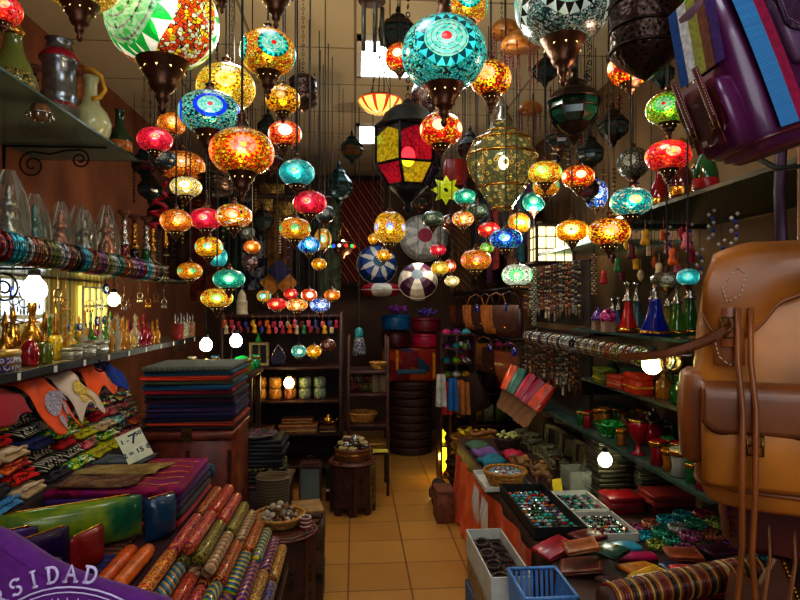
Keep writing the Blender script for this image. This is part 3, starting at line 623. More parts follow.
for k, (px, X, h, c, b_, n_) in enumerate(((124, -1.28, .36, (120, 20, 30), (190, 160, 80), 'ruby'), (134, -1.42, .42, (30, 24, 30), None, 'smoke black'), (146, -1.28, .38, (20, 100, 50), (180, 150, 70), 'emerald'), (152, -1.38, .42, (150, 100, 30), None, 'amber'), (110, -1.52, .4, (140, 16, 50), (200, 160, 90), 'crimson'))):
    hookah(on_shelf(px, X, M_+.009), n_+' glass hookah at the deep end of the middle left shelf', h, c, BRASS if k % 2 else SILVER, b_)
# bangle rod along the front of the middle shelf
t = thing('bangle_rod', 'thin brass rod along the front of the middle left shelf, threaded with bangles', 'rod', (-1.125, 2.4, M_+.068))
MB().tube([(0, -1.0, 0), (0, 1.25, 0)], .005, 6).build('rod', BRASS, t)
st_ = MB()
for y in (-.99, .2, 1.24): st_.tube([(0, y, 0), (-.02, y, -.02), (-.06, y, -.0545)], .004, 5)
st_.build('rod_stand', BRASS, t)
BC = [('teal', (20, 110, 100)), ('rust', (130, 70, 40)), ('violet', (90, 50, 110)), ('turquoise', (40, 150, 170)), ('bronze', (120, 90, 50)), ('silver', (150, 150, 145)), ('olive', (100, 110, 50)), ('dark red', (120, 30, 35)), ('black', (35, 32, 36)), ('blue', (40, 60, 130))]
BMAT = {n: pat('bangle_'+n, [c, tuple(int(x*.55) for x in c), tuple(min(255, int(x*1.5+30)) for x in c), c], 160, 'voronoi', .25, metal=.5, coat=.4) for n, c in BC}
BANG = MB().torus(.036, .0068, T(ry=90), 0, 20, 6).mesh('bangle', [WHITEM])
WIDE = MB().lathe([(.036, -.013), (.0395, -.011), (.041, 0), (.0395, .011), (.036, .013), (.034, .011), (.034, -.011), (.036, -.013)], 22, T(ry=90)).mesh('bangle', [WHITEM])
BM = {}
def bangle_mesh(kind, col):
    k = (kind, col)
    if k not in BM:
        m = (BANG if kind == 0 else WIDE).copy(); m.materials[0] = BMAT[col]; BM[k] = m
    return BM[k]
def bangle(kind, col, loc, rot, label, group, scale=1.):
    o = link('hanging_bangle' if 'rod' in group else 'bangle', bangle_mesh(kind, col), None, loc, rot, scale); return tag(o, label, 'bangle', group)
seq = ['teal', 'teal', 'rust', 'rust', 'bronze', 'violet', 'violet', 'dark red', 'turquoise', 'turquoise', 'silver', 'rust', 'bronze', 'black', 'olive', 'silver', 'dark red', 'bronze', 'black', 'turquoise', 'silver', 'rust', 'violet', 'bronze', 'olive', 'silver']
y = 1.62; i = 0
cnt = {}
while y < 3.55:
    c = seq[(i//2 + i//5) % len(seq)]; wide = i % 4 == 2; w_ = .029 if wide else .0165
    k = 'bangle on the rod of the middle left shelf, %s from the shop entrance' % nth(i) if i < 99 else ''
    tip = RN.uniform(-7, 7)
    if not any(abs(y-q) < w_*.5+.008 for q in (2.6,)):
        bangle(int(wide), c, (-1.125, y, M_+.068-.0375), (0, 0, radians(90)), '%s %s' % (c, k), 'bangles on the middle left rod', (1.0, 1.3, 1.3))
        i += 1
    y += w_+.012
# --- lower shelf with perfume bottles
LZ = 1.262
t = thing('counter_shelf', 'long dark-edged glass counter shelf with price tags, over the clothes pile on the left', 'shelf', (-1.475, 2.9, LZ))
MB().box(.54, 3.7, .012, T(0, 0, -.012)).build('shelf_board', mat('mirror_board', (150, 140, 105), .15, .3, .2, 10), t)
MB().box(.012, 3.7, .03, T(.277, 0, -.03)).build('dark_edge', BLACK, t)
for k in range(13): MB().box(.002, .022, .026, T(.285, -1.45+.26*k, -.03, 0, 0, RN.uniform(-4, 4))).build('price_label', WHITEM, t)
sb = MB()
for yy in (-1.3, 0, 1.3): sb.tube([(-.27, yy, -.02), (.2, yy, -.02)], .006, 6).tube([(-.268, yy, -.02), (-.268, yy, -.2)], .006, 6).tube([(.2, yy, -.02), (.293, yy, -.02)], .004, 5).tube([(.293+p[0], yy, -.02+p[2]) for p in scroll_pts(.0, -.03, .03, 1.5, 90)], .004, 5)
sb.build('bracket_arms', IRON, t)
def perfume(h, gk):
    """slender cut-glass perfume bottle"""
    k = h/.16
    return [(r*k*gk, z*k) for r, z in ((.016, 0), (.02, .004), (.012, .012), (.016, .025), (.024, .05), (.018, .075), (.007, .088), (.006, .1), (.012, .106), (.006, .112), (.005, .13), (.009, .136), (.003, .15), (.0001, .16))]
PM = [MB().lathe(perfume(.16, g), 12).mesh('perfume_bottle', [WHITEM]) for g in (1, .7, 1.3)]
PC = [('gold', glass('gold_glass', (235, 190, 60), .7)), ('amber', glass('amber_glass', (220, 150, 30), .7)), ('green', glass('green_glass', (90, 150, 40), .6)), ('crimson', glass('crimson_glass', (190, 25, 50), .65)), ('clear', glass('clear_glass', (225, 225, 205), .35)), ('violet', glass('violet_glass', (130, 50, 140), .6))]
PMC = {}
def pm(kind, ci):
    if (kind, ci) not in PMC: m = PM[kind].copy(); m.materials[0] = PC[ci][1]; PMC[(kind, ci)] = m
    return PMC[(kind, ci)]
rowname = ['front row', 'middle row', 'back row']
for row, X in enumerate((-1.25, -1.36, -1.49)):
    y = 2.02+row*.03 if row else 3.04; i = 0
    while y < 3.95:
        if not (row and 2.2 < y < 2.95):
            ci = RN.choice((0, 0, 0, 1, 1, 4, 2)) if y < 3.5 else RN.choice((0, 1, 3, 3, 4, 5))
            k = RN.randrange(3); hh = RN.uniform(.7, 1.25)+row*.12
            o = link('perfume_bottle', pm(k, ci), None, (X+RN.uniform(-.012, .012), y, LZ+.0005), None, (.9, .9, hh))
            tag(o, '%s cut-glass perfume bottle, %s in the %s of the left counter shelf' % (PC[ci][0], nth(i), rowname[row]), 'bottle', 'perfume bottles on the left counter shelf'); i += 1
        y += RN.uniform(.062, .085)
def jar_bottle(name, label, cat, px, X, z, prof, m, capm=None, capprof=None):
    ps = [('glass_body', prof, m)]
    if capprof: ps.append(('stopper', capprof, capm))
    return vessel(name, label, cat, on_shelf(px, X, z), ps)
z0 = LZ+.001
jar_bottle('glass_bottle', 'dark red arched glass bottle at the front of the left counter shelf', 'bottle', 30, -1.27, z0, [(.028, 0), (.033, .01), (.033, .06), (.026, .085), (.012, .1), (.0001, .103)], mat('ruby_glass', (150, 14, 34), .12, 0, .4, 40, coat=.8))
jar_bottle('glass_bottle', 'olive green glass bottle with long brass stopper beside the dark red bottle', 'bottle', 45, -1.26, z0, [(.026, 0), (.03, .008), (.029, .07), (.02, .085), (.0001, .086)], glass('olive_glass', (110, 120, 30), .7), BRASS, [(.012, .086), (.014, .09), (.007, .1), (.008, .14), (.013, .15), (.005, .2), (.0001, .215)])
jar_bottle('glass_bottle', 'yellow glass bottle with tall brass stopper behind the olive bottle', 'bottle', 56, -1.3, z0, [(.026, 0), (.03, .008), (.029, .09), (.02, .105), (.0001, .106)], glass('yellow_glass', (215, 180, 30), .7), BRASS, [(.012, .106), (.016, .11), (.008, .13), (.012, .16), (.005, .2), (.0001, .25)])
for k, (px, X, hh) in enumerate(((32, -1.38, .3), (13, -1.5, .25), (5, -1.36, .22))):
    vessel('brass_ewer', 'slender brass ewer with tall spout lid, %s from the entrance behind the red bottle' % ('third', 'second', 'first')[k], 'ewer', on_shelf(px, X, z0), [
        ('ewer_body', [(r*hh/.25, z*hh/.25) for r, z in ((.026, 0), (.03, .005), (.016, .02), (.03, .05), (.036, .08), (.024, .11), (.012, .13), (.01, .17), (.016, .18), (.012, .2), (.004, .24), (.0001, .25))], BRASS),
        ('handle', MB().tube([(.012, 0, .17), (.05, 0, .16), (.055, 0, .1), (.034, 0, .07)], .004, 6), BRASS)])
def chest(name, label, cat, loc, sx, sy, sz, m, trim, rz=0, lidm=None):
    t = thing(name, label, cat, loc, rz)
    MB().box(sx, sy, sz*.68, None, 0, .003).build('box_body', m, t)
    MB().box(sx*1.04, sy*1.04, sz*.3, T(0, 0, sz*.69), 0, .004).build('lid', lidm or m, t)
    b = MB()
    for a in range(4):
        l = sx if a % 2 == 0 else sy; q = sy if a % 2 == 0 else sx
        b.box(l*.96, .004, sz*.08, T(rz=90*a) @ T(0, q/2+.001, sz*.3))
    b.build('inlay_band', trim, t); return t
chest('trinket_box', 'violet and white painted trinket box by the photo edge on the left counter shelf', 'box', on_shelf(4, -1.26, z0), .07, .1, .075, pat('violet_arch', [(80, 50, 120), (200, 195, 190), (80, 50, 120)], 34, 'rings', .4), BRASS, 0, mat('gilt_lid', (190, 150, 60), .35, .5))
FIL = pat('filigree', [(190, 185, 165), (70, 64, 50), (210, 205, 185), (120, 110, 90)], 150, 'rings', .3, metal=.6)
for k, (px, X) in enumerate(((70, -1.255), (84, -1.25), (97, -1.26))):
    chest('filigree_box', 'silver filigree box, %s from the dark red bottle on the left counter shelf' % nth(k), 'box', on_shelf(px, X, z0), .075, .085, .05+.008*k, FIL, SILVER, RN.uniform(-8, 8))
for k, (px, c, n_) in enumerate(((94, (30, 130, 50), 'emerald'), (103, (60, 130, 70), 'sea green'), (114, (120, 110, 100), 'grey'))):
    vessel('candle_dome', n_+' glass candle dome with silver foot near the silver filigree boxes', 'candle holder', on_shelf(px, -1.34, z0), [('metal_foot', [(.022, 0), (.026, .004), (.012, .012), (.02, .02), (.03, .026), (.0001, .027)], SILVER), ('glass_dome', [(.028, .027), (.033, .045), (.026, .066), (.01, .076), (.0001, .08)], glass('dome_'+n_, c, .6))])
# small wall racks between middle and lower shelf, with evil-eye trinkets
WSH = mat('white_rack', (226, 228, 215), .5, 0, .05, 10)
def wall_rack(loc, sx, sy, label):
    t = thing('wall_rack', label, 'shelf', loc)
    MB().box(sx, sy, .012).build('rack_board', WSH, t)
    MB().box(.008, sy, .02, T(sx/2, 0, -.004)).build('rack_lip', mat('pale_lip', (205, 205, 195), .4), t)
    b = MB()
    for s in (-1, 1): b.tube([(-sx/2, s*sy*.4, .002), (-sx/2, s*sy*.4, -.06), (sx*.3, s*sy*.4, .0)], .004, 5)
    b.build('rack_bracket', IRON, t); return t
wall_rack((-1.61, 2.2, 1.495), .26, .5, 'white half-round rack under the bright bulb with dangling charms')
wall_rack((-1.62, 2.95, 1.44), .24, .4, 'pale yellow-lit rack left of the second bulb with blue eye charms')
# tall pale backboard behind the bottles; its yellow-white stripes stand in for lamplight
t = MB().box(.02, 3.0, .375, T(-1.728, 2.75, LZ+.01)).build('back_board', pat('glow_stripes', [(225, 200, 110), (210, 170, 70), (240, 235, 200), (190, 150, 60)], 1., 'stripe', .4, axis=(0, 9, 0)))
tag(t, 'yellow and white striped board painted as glow on the wall behind the perfume bottles', 'board')
EYE_B = mat('cobalt_glass', (14, 30, 130), .12, 0, .2, 20, coat=.8)
EYE_W = mat('eye_white', (230, 235, 235), .2, 0, .05, 20, coat=.6)
def eye_charm(loc, label, r, top, group=None):
    t = thing('eye_charm', label, 'charm', loc, 90+RN.uniform(-30, 30), group)
    M = T(rx=90)
    MB().lathe([(.0001, -.25*r), (r*.8, -.2*r), (r, 0), (r*.8, .2*r), (.0001, .25*r)], 14, M).build('glass_disc', EYE_B, t)
    MB().lathe([(r*.55, .19*r), (r*.5, .27*r), (.0001, .28*r)], 12, M).build('eye_white', EYE_W, t)
    MB().lathe([(r*.25, .27*r), (r*.2, .32*r), (.0001, .33*r)], 10, M).build('pupil', mat('pupil_blue', (20, 130, 170), .2), t)
    hang(t, r*.9, top, r=.0012); return t
k = 0
for px, X, z in ((70, -1.44, 1.385), (76, -1.52, 1.38), (80, -1.44, 1.385), (86, -1.52, 1.38), (97, -1.44, 1.41), (105, -1.44, 1.412), (112, -1.46, 1.41), (22, -1.42, 1.56), (12, -1.42, 1.55), (106, -1.38, 1.59)):
    p = on_shelf(px, X, z); eye_charm(p, 'cobalt blue glass eye charm, %s of those dangling by the perfume bottles' % nth(k), .02 if k < 4 else .03, M_ if True else 0, 'eye charms by the perfume bottles'); k += 1
# hanging brass trinkets below the bangle rod
for i in range(14):
    px = (14, 24, 36, 58, 66, 90, 100, 118, 124, 132, 140, 148, 156, 164)[i]
    p = on_shelf(px, -1.2, M_-.02); L_ = RN.uniform(.06, .12)
    t = thing('brass_pendant', 'dangling brass charm with leaf drops under the middle left shelf, %s from the entrance' % nth(i), 'charm', (p.x, p.y, M_-.035-L_), 0, 'brass charms under the middle left shelf')
    m = MB().torus(.016, .0025, T(0, 0, 0, 90), 0, 12, 4)
    for s in (-1, 0, 1): m.ell(.004, .002, .012, T(s*.012, 0, -.03), 0, 6, 4)
    m.tube([(0, 0, .016), (0, 0, L_+.033)], .0012, 4); m.build('leaf_charm', RN.choice((BRASS, SILVER, BRONZE)), t)
# lit bulbs
def bulb(loc, label, r, power, col, up=True, holder=True):
    t = thing('light_bulb', label, 'light bulb', loc)
    s = 1 if up else -1
    MB().ell(r, r, r*1.08, None, 0, 22, 14).lathe([(r*.62, r*.7), (r*.42, r*1.18)] if up else [(r*.42, -r*1.18), (r*.62, -r*.7)], 16).build('glass_envelope', emis('bulb_glass', col, 26.), t)
    MB().lathe([(r*.42, 0), (r*.48, r*.2), (r*.48, r*.6), (r*.2, r*.7)], 12, T(0, 0, r*1.15 if up else -r*2.2)).build('lamp_socket', BLACK, t)
    plight('bulb_glow', Vector(loc)+Vector((.0, 0, 0)), power, tuple(lin(col)[:3]), r*1.02)
    return t
t = bulb(Vector((-1.33, 2.6, 1.562)), 'big glaring white bulb above the perfume bottles on the left', .049, 17, (255, 244, 205))
hang(t, .088, M_, r=.004)
t = bulb(Vector((-1.3, 3.35, 1.528)), 'glaring yellow-white bulb among the golden perfume bottles on the left', .032, 12, (255, 232, 150))
hang(t, .07, M_, r=.004)
for k, (y0, y1, z0_, z1, c, e, lab) in enumerate(((2.98, 3.40, 1.40, 1.64, (225, 240, 255), 2.2, 'cold white glow panel with pale bars added on the left wall below the middle shelf'), (3.86, 4.22, 1.32, 1.62, (255, 236, 120), 1.8, 'yellow glow panel added on the left wall among the perfume bottles'))):
    t = thing('added_glow_panel', lab, 'glow panel', (-1.70, (y0+y1)/2, z0_)); w, h = y1-y0, z1-z0_  # glowing panels added to brighten the wall around the bulbs
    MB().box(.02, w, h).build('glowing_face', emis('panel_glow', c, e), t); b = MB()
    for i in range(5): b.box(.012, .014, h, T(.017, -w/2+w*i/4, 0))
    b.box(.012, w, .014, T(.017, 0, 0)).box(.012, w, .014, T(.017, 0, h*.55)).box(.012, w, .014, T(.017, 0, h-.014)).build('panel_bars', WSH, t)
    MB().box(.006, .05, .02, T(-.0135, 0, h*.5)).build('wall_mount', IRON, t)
# items on the far part of the left counter: red cups, patterned boxes
for k, (px, X, c, n_) in enumerate(((178, -1.22, (150, 30, 30), 'dark red'), (184, -1.225, (190, 180, 150), 'white-spotted'), (190, -1.23, (170, 120, 90), 'tan-spotted'))):
    vessel('glass_tumbler', n_+' tumbler holding pens at the deep end of the left counter shelf', 'tumbler', on_shelf(px, X, z0), [('tumbler_cup', [(.034, 0), (.036, .003), (.04, .11), (.036, .11), (.032, .006), (.0001, .006)], pat('spotted_cup_'+n_, [c, c, (50, 40, 36), c], 60, 'rings', .4)), ('pens', MB().tube([(.01, 0, .01), (.02, .006, .17)], .005, 5).tube([(-.012, .006, .01), (-.02, -.01, .18)], .005, 5).tube([(0, -.014, .01), (.006, -.024, .16)], .005, 5), SILVER)])
# ============================================================ benches on the left
CLOTHB = mat('dark_bench_cloth', (46, 26, 30), .9, 0, .4, 12)
t = thing('display_bench', 'dark cloth-covered bench against the left wall carrying the clothes pile', 'bench', (-1.395, 2.47, 0))
MB().box(.68, 1.5, .86, None, 0, .01).build('bench_body', CLOTHB, t)
# --- palette of textile materials
def F_(k, cols, sc=40, kind='print', **kw): return pat('textile_'+k, cols, sc, kind, .8, **kw)
TX = {
 'pink floral': F_('pink_floral', [(245, 130, 130), (177, 36, 71), (245, 234, 181), (89, 124, 71)], 60),
 'white and black striped': F_('zebra', [(28, 28, 31), (28, 28, 31), (224, 216, 189)], 55, 'stripe', axis=(0, 1, .6)),
 'yellow paisley': F_('yellow_paisley', [(245, 210, 4), (85, 68, 15), (245, 245, 38), (121, 156, 33)], 70, 'rings'),
 'red': F_('red', [(234, 4, 20), (171, 4, 17)], 10, 'blend'),
 'scarlet print': F_('scarlet_print', [(245, 32, 4), (58, 22, 22), (245, 106, 4), (232, 4, 22)], 60),
 'blue patterned': F_('blue_patterned', [(4, 118, 223), (4, 35, 106), (137, 225, 245)], 60, 'stripe', axis=(4, 4, 4)),
 'green print': F_('green_print', [(7, 165, 60), (245, 236, 43), (8, 87, 52), (245, 245, 211)], 60),
 'turquoise print': F_('turquoise_print', [(49, 207, 224), (245, 245, 182), (22, 110, 127), (217, 59, 112)], 60),
 'charcoal': F_('charcoal', [(44, 40, 47), (70, 66, 73)], 12, 'blend'),
 'orange and pink printed': F_('orange_pink', [(245, 119, 31), (245, 66, 119), (245, 204, 117), (180, 39, 39)], 50),
 'cream': F_('cream', [(242, 216, 172), (204, 169, 125), (245, 235, 200)], 14, 'blend'),
 'navy': F_('navy', [(17, 24, 74), (32, 39, 102)], 12, 'blend'),
 'multicoloured floral': F_('multi_floral', [(245, 245, 181), (245, 13, 65), (38, 161, 73), (36, 71, 177), (245, 220, 9)], 70, 'voronoi'),
 'olive': F_('olive', [(115, 115, 38), (82, 79, 30)], 14, 'blend'),
}
def folded_mesh(name, sx, sy, sz, seed, folds=2):
    """a garment folded into a soft slab, rounded fold to the front (+x), with sagging edges"""
    r = random.Random(seed); m = MB(); p = [r.uniform(0, 6.3) for _ in range(4)]
    n = 14; vs = []; fs = []
    def sec(u):
        x = -sx/2+sx*u; bulge = .75+.25*sin(pi*min(1, u*1.1)); h = sz*bulge
        return x, h
    nu, nv = 10, 12
    for i in range(nu+1):
        u = i/nu; x, h = sec(u); h *= max(.12, (1-max(0, (u-.8)/.2)**2))**.5
        for k in range(nv):
            a = 2*pi*k/nv; yy = cos(a); zz = sin(a)
            w = sy/2*(1+.05*sin(3*u*pi+p[0])); fx = .03*sx*sin(5*yy+p[1])
            vs.append((x+fx*u, w*(abs(yy)**.55)*(1 if yy > 0 else -1), h/2+h/2*(abs(zz)**.7)*(1 if zz > 0 else -1)*(.9+.1*sin(7*yy+p[2])) if zz > -.1 else 0.0))
    for i in range(nu):
        for k in range(nv): fs.append((i*nv+k, i*nv+(k+1) % nv, (i+1)*nv+(k+1) % nv, (i+1)*nv+k))
    fs.append(tuple(range(nv-1, -1, -1))); fs.append(tuple(range(nu*nv, (nu+1)*nv)))
    m.add(vs, fs, 0, True)
    # visible fold lines at the front edge
    for f in range(folds):
        z = sz*(f+1)/(folds+1); m.tube([(sx*.46+.006*sin(8*j+f), -sy*.42+sy*.84*j/7, z+sz*.06*sin(5*j+p[3])) for j in range(8)], sz*.16, 5)
    return m.mesh(name, [WHITEM])
GM = [folded_mesh('folded_garment', .32, .152, .0385, s) for s in range(4)]; GMC = {}
def gm(k, c):
    if (k, c) not in GMC: m = GM[k].copy(); m.materials[0] = TX[c]; GMC[(k, c)] = m
    return GMC[(k, c)]
colpal = [['scarlet print', 'pink floral', 'charcoal', 'red', 'olive'], ['pink floral', 'blue patterned', 'orange and pink printed', 'red', 'charcoal'], ['orange and pink printed', 'scarlet print', 'cream', 'charcoal', 'yellow paisley'],
          ['white and black striped', 'charcoal', 'white and black striped', 'navy', 'turquoise print'], ['white and black striped', 'charcoal', 'white and black striped', 'cream', 'green print'], ['yellow paisley', 'multicoloured floral', 'yellow paisley', 'pink floral', 'turquoise print'],
          ['multicoloured floral', 'yellow paisley', 'turquoise print', 'cream', 'green print'], ['green print', 'multicoloured floral', 'pink floral', 'navy', 'turquoise print'], ['turquoise print', 'green print', 'multicoloured floral', 'pink floral', 'blue patterned']]
PZ0 = .862
for ci in range(9):
    y = 1.79+.173*ci; z = PZ0; lv = 0; L_ = 8 if ci > 1 else 7
    while lv < L_:
        front = -1.062-(z-.86)*.68+RN.uniform(-.03, .012); c = colpal[ci][(lv*3+lv//2+ci) % 5] if RN.random() < .62 else RN.choice(list(TX))
        o = link('folded_garment', gm((lv+ci) % 4, c), None, (front-.16, y+RN.uniform(-.004, .004), z), (0, 0, radians(RN.uniform(-1.5, 1.5))))
        tag(o, '%s folded garment, %s up in the %s clothes pile from the entrance' % (c, nth(lv), nth(ci)), 'folded garment', 'folded garments under the left counter shelf')
        z += .0398; lv += 1
# loose draped pieces on top of the piles
def draped(name, label, corner, du, dv, m, th=.012, wob=.012, cat='garment', seed=0, nu=14, nv=14):
    """cloth sheet from corner along du and dv (vectors) with soft wrinkles"""
    r = random.Random(seed); p = [r.uniform(0, 6.3) for _ in range(6)]; du = Vector(du); dv = Vector(dv); nrm = du.cross(dv).normalized()
    if nrm.z < 0: nrm = -nrm
    def fn(u, v):
        e = min(u, 1-u, v, 1-v)*6; e = min(1, e)
        w = wob*(sin(6*u+3*v+p[0])+.6*sin(9*v-5*u+p[1])+.4*sin(15*u+p[2]))
        q = du*(u+.03*sin(5*v+p[3]))+dv*(v+.03*sin(6*u+p[4]))
        return q+nrm*(w*.7+wob*1.4*e)
    b = MB().surf(fn, nu, nv, None, 0, th); o = b.build(name, m, None, corner); return tag(o, label, cat)
OGT = mat('orange_jersey', (226, 84, 20), .75, 0, .2, 8, sheen=.08); RDT = mat('crimson_jersey', (165, 14, 34), .75, 0, .25, 8, sheen=.08)
DKT = mat('black_jersey', (30, 28, 32), .8, 0, .3, 10); CRT = mat('cream_jersey', (196, 178, 160), .8, 0, .15, 10); BLT = mat('blue_jersey', (24, 60, 140), .8, 0, .25, 10)
def shirt_over(label, y0, y1, zt, drop, m, seed, prt=None, dx=0.):
    r = random.Random(seed); p = [r.uniform(0, 6.3) for _ in range(4)]
    def fn(u, v):
        y = y0+(y1-y0)*v; w = .006*sin(9*v+3*u+p[0])+.005*sin(14*u+p[1]+5*v)
        q = u*(1+.08*sin(7*v+p[2]))
        if q < .45: x = -1.55+.27/.45*q; z = zt+.012*sin(pi*q/.45)
        else: k = (q-.45)/.55; x = -1.28+.02+drop*.8*k; z = zt-drop*k+.008*sin(pi*k)
        bul = .02*(1-abs(2*v-1)**3)
        return (x+dx+w+bul*.6, y, z+w+bul*.7)
    o = MB().surf(fn, 18, 12, None, 0, .006).build('draped_shirt', m); tag(o, label, 'shirt')
    if prt:
        gold = mat('shirt_print', prt, .6, 0, .5, 120); b = MB(); vs = []
        for (a_, b_, ra, rb_) in ((.78, .42, .10, .22), (.80, .68, .06, .13), (.7, .84, .03, .1), (.93, .3, .06, .06), (.93, .52, .06, .06)):
            vs = [Vector(fn(a_+ra*cos(2*pi*j/14), b_+rb_*sin(2*pi*j/14)))+Vector((.004, 0, .0035)) for j in range(14)]; b.add(vs, [tuple(range(14))], 0, False)
        b.build('elephant_print', gold, o)
ZT = 1.2
shirt_over('crimson shirt draped over the piles under the counter shelf, nearer than the orange shirts', 1.93, 2.3, ZT, .1, RDT, 1, dx=.01)
shirt_over('orange shirt with pale grey print draped nearer than the cream elephant shirt', 2.33, 2.56, ZT, .17, OGT, 2, (150, 140, 150))
shirt_over('cream shirt with gold elephant print draped between two orange shirts', 2.59, 2.80, ZT, .16, CRT, 3, (190, 160, 50))
shirt_over('bright orange shirt draped at the deep end of the clothes pile', 2.83, 3.05, ZT, .11, OGT, 4)
shirt_over('royal blue shirt draped behind the deep orange shirt', 3.07, 3.18, ZT, .13, BLT, 5)
shirt_over('black shirt with gold elephant print lying on the nearest clothes piles', 1.72, 1.92, ZT-.05, .12, DKT, 6, (190, 160, 50), dx=.04)
shirt_over('white and black shirt hem hanging over the nearest clothes pile', 1.50, 1.70, ZT-.03, .16, CRT, 7, dx=.02)
# price card
def text_mesh(txt, size, ext=.0, font_bold=0.):
    cu = bpy.data.curves.new('lettering', 'FONT'); cu.body = txt; cu.size = size; cu.extrude = ext; cu.offset = font_bold; cu.align_x = 'CENTER'; cu.align_y = 'CENTER'
    o = bpy.data.objects.new('lettering', cu); COL.objects.link(o)
    dg = bpy.context.evaluated_depsgraph_get(); me = bpy.data.meshes.new_from_object(o.evaluated_get(dg)); bpy.data.objects.remove(o); bpy.data.curves.remove(cu); return me
INK = mat('blue_ink', (22, 40, 70), .6, 0, .2, 40)
pc = P(126, 446, 2.28); pc.x += .03
t = thing('price_card', 'cream handwritten price card standing on the clothes pile', 'sign', pc, 0, None, (radians(44), radians(-20), radians(30)))
t.scale = (.78, .78, .78); MB().box(.115, .165, .003, None, 0, 0).build('card', mat('cream_card', (214, 214, 180), .7, 0, .06, 20), t)
for s, sz, x, y_ in (('1 -', .035, -.03, .04), ('7', .075, .008, .035), ('50', .03, .038, .055), ('2 = 15 €', .036, 0, -.035)):
    me = text_mesh(s, sz, .0004, .001); me.materials.append(INK); link('price_writing', me, t, (x, y_, .0036))
MB().box(.02, .004, .11, T(0, .05, -.11)).build('card_support', DKWOOD, t)
# --- stack of folded scarves on the red chest
t = thing('red_chest', 'red wooden chest under the tall stack of folded scarves', 'chest', (-.812, 3.22, 0))
MB().box(.43, .44, .84, None, 0, .008).build('chest_body', REDWOOD, t)
MB().box(.445, .47, .04, T(0, 0, .841), 0, .008).build('chest_lid', REDWOOD, t)
b = MB()
for x in (-.2, 0, .2): b.box(.02, .006, .74, T(x, -.2235, .05))
b.build('chest_slat', mat('chest_slat', (78, 30, 22), .5, 0, .4, 20), t)
MB().box(.05, .012, .06, T(0, -.241, .84)).build('latch', BRASS, t)
def scarf_slab(sx, sy, sz, seed):
    r = random.Random(seed); p = r.uniform(0, 6)
    m = MB(); n = 16
    # rounded stadium section swept along y, slightly wavy
    nu = 12; vs = []; fs = []; k = 12
    for i in range(nu+1):
        y = -sy/2+sy*i/nu
        for j in range(k):
            a = 2*pi*j/k; X = (sx/2-sz/2)*(1 if cos(a) > 0 else -1)+cos(a)*sz/2*1.0; zz = sz/2+sin(a)*sz/2*(1+.0*sin(y))
            vs.append((X*(1+.015*sin(9*y+p)), y+(.006*sin(11*X+p)), max(0, zz)))
    for i in range(nu):
        for j in range(k): fs.append((i*k+j, i*k+(j+1) % k, (i+1)*k+(j+1) % k, (i+1)*k+j))
    fs.append(tuple(range(k-1, -1, -1))); fs.append(tuple(range(nu*k, nu*k+k))); return m.add(vs, fs, 0, True).mesh('folded_scarf', [WHITEM])
SLB = [scarf_slab(.43, .42, .022, s) for s in range(3)]
stk = [('dark brown', (46, 24, 26)), ('rust', (120, 40, 22)), ('blue-black', (24, 26, 44)), ('indigo', (36, 28, 70)), ('dark violet', (44, 26, 62)), ('midnight blue', (24, 30, 60)), ('plum', (54, 22, 48)), ('black', (22, 20, 26)), ('crimson', (120, 20, 40)), ('teal blue', (20, 76, 110)), ('dark olive', (44, 48, 36)), ('vermilion', (170, 50, 26)), ('petrol blue', (16, 66, 84)), ('grey-green woven', (86, 100, 96))]
z = .8815
for i, (n_, c) in enumerate(stk):
    me = SLB[i % 3].copy(); c2 = tuple(int(x*1.8) for x in c)
    me.materials[0] = pat('scarf_'+n_, [c, c, tuple(int(x*.7) for x in c), c2, c], 26, 'stripe', .8, axis=(0, 1, 1)) if n_ != 'grey-green woven' else pat('scarf_'+n_, [c, (60, 90, 100), (120, 100, 70), (100, 110, 100)], 40, 'stripe', .8, axis=(1, .6, 0))
    o = link('folded_scarf', me, None, (-.815+RN.uniform(-.012, .012), 3.22+RN.uniform(-.01, .01), z), (0, 0, radians(RN.uniform(-2, 2))))
    tag(o, '%s folded scarf, %s from the bottom of the tall stack on the red chest' % (n_, nth(i)), 'scarf', 'folded scarves on the red chest'); z += .0226
# --- front bench with a sloping side towards the aisle
t = thing('sloped_bench', 'cloth-covered bench with a side sloping to the aisle under the scarf rolls', 'bench', (0, 0, 0))
prof = [(-1.03, 0), (-.31, 0), (-.31, .40), (-.60, .74), (-1.03, .74)]
m = MB(); A = Matrix(((1, 0, 0, 0), (0, 0, -1, 2.62), (0, 1, 0, 0), (0, 0, 0, 1)))
m.prism(prof, 1.57, Matrix(((1, 0, 0, 0), (0, 0, 1, 1.0), (0, 1, 0, 0), (0, 0, 0, 1)))); m.build('bench_body', mat('maroon_bench_cloth', (58, 20, 30), .9, 0, .35, 14), t)
MB().tube([(-.285, 1.0, .40), (-.285, 2.57, .40)], .012, 6).build('stop_rail', DKWOOD, t)
t = thing('low_bench', 'low cloth-covered bench before the clothes pile, holding pouches at the left photo edge', 'bench', (-1.385, 1.33, 0)); MB().box(.7, .74, .74, None, 0, .01).build('bench_body', CLOTHB, t)
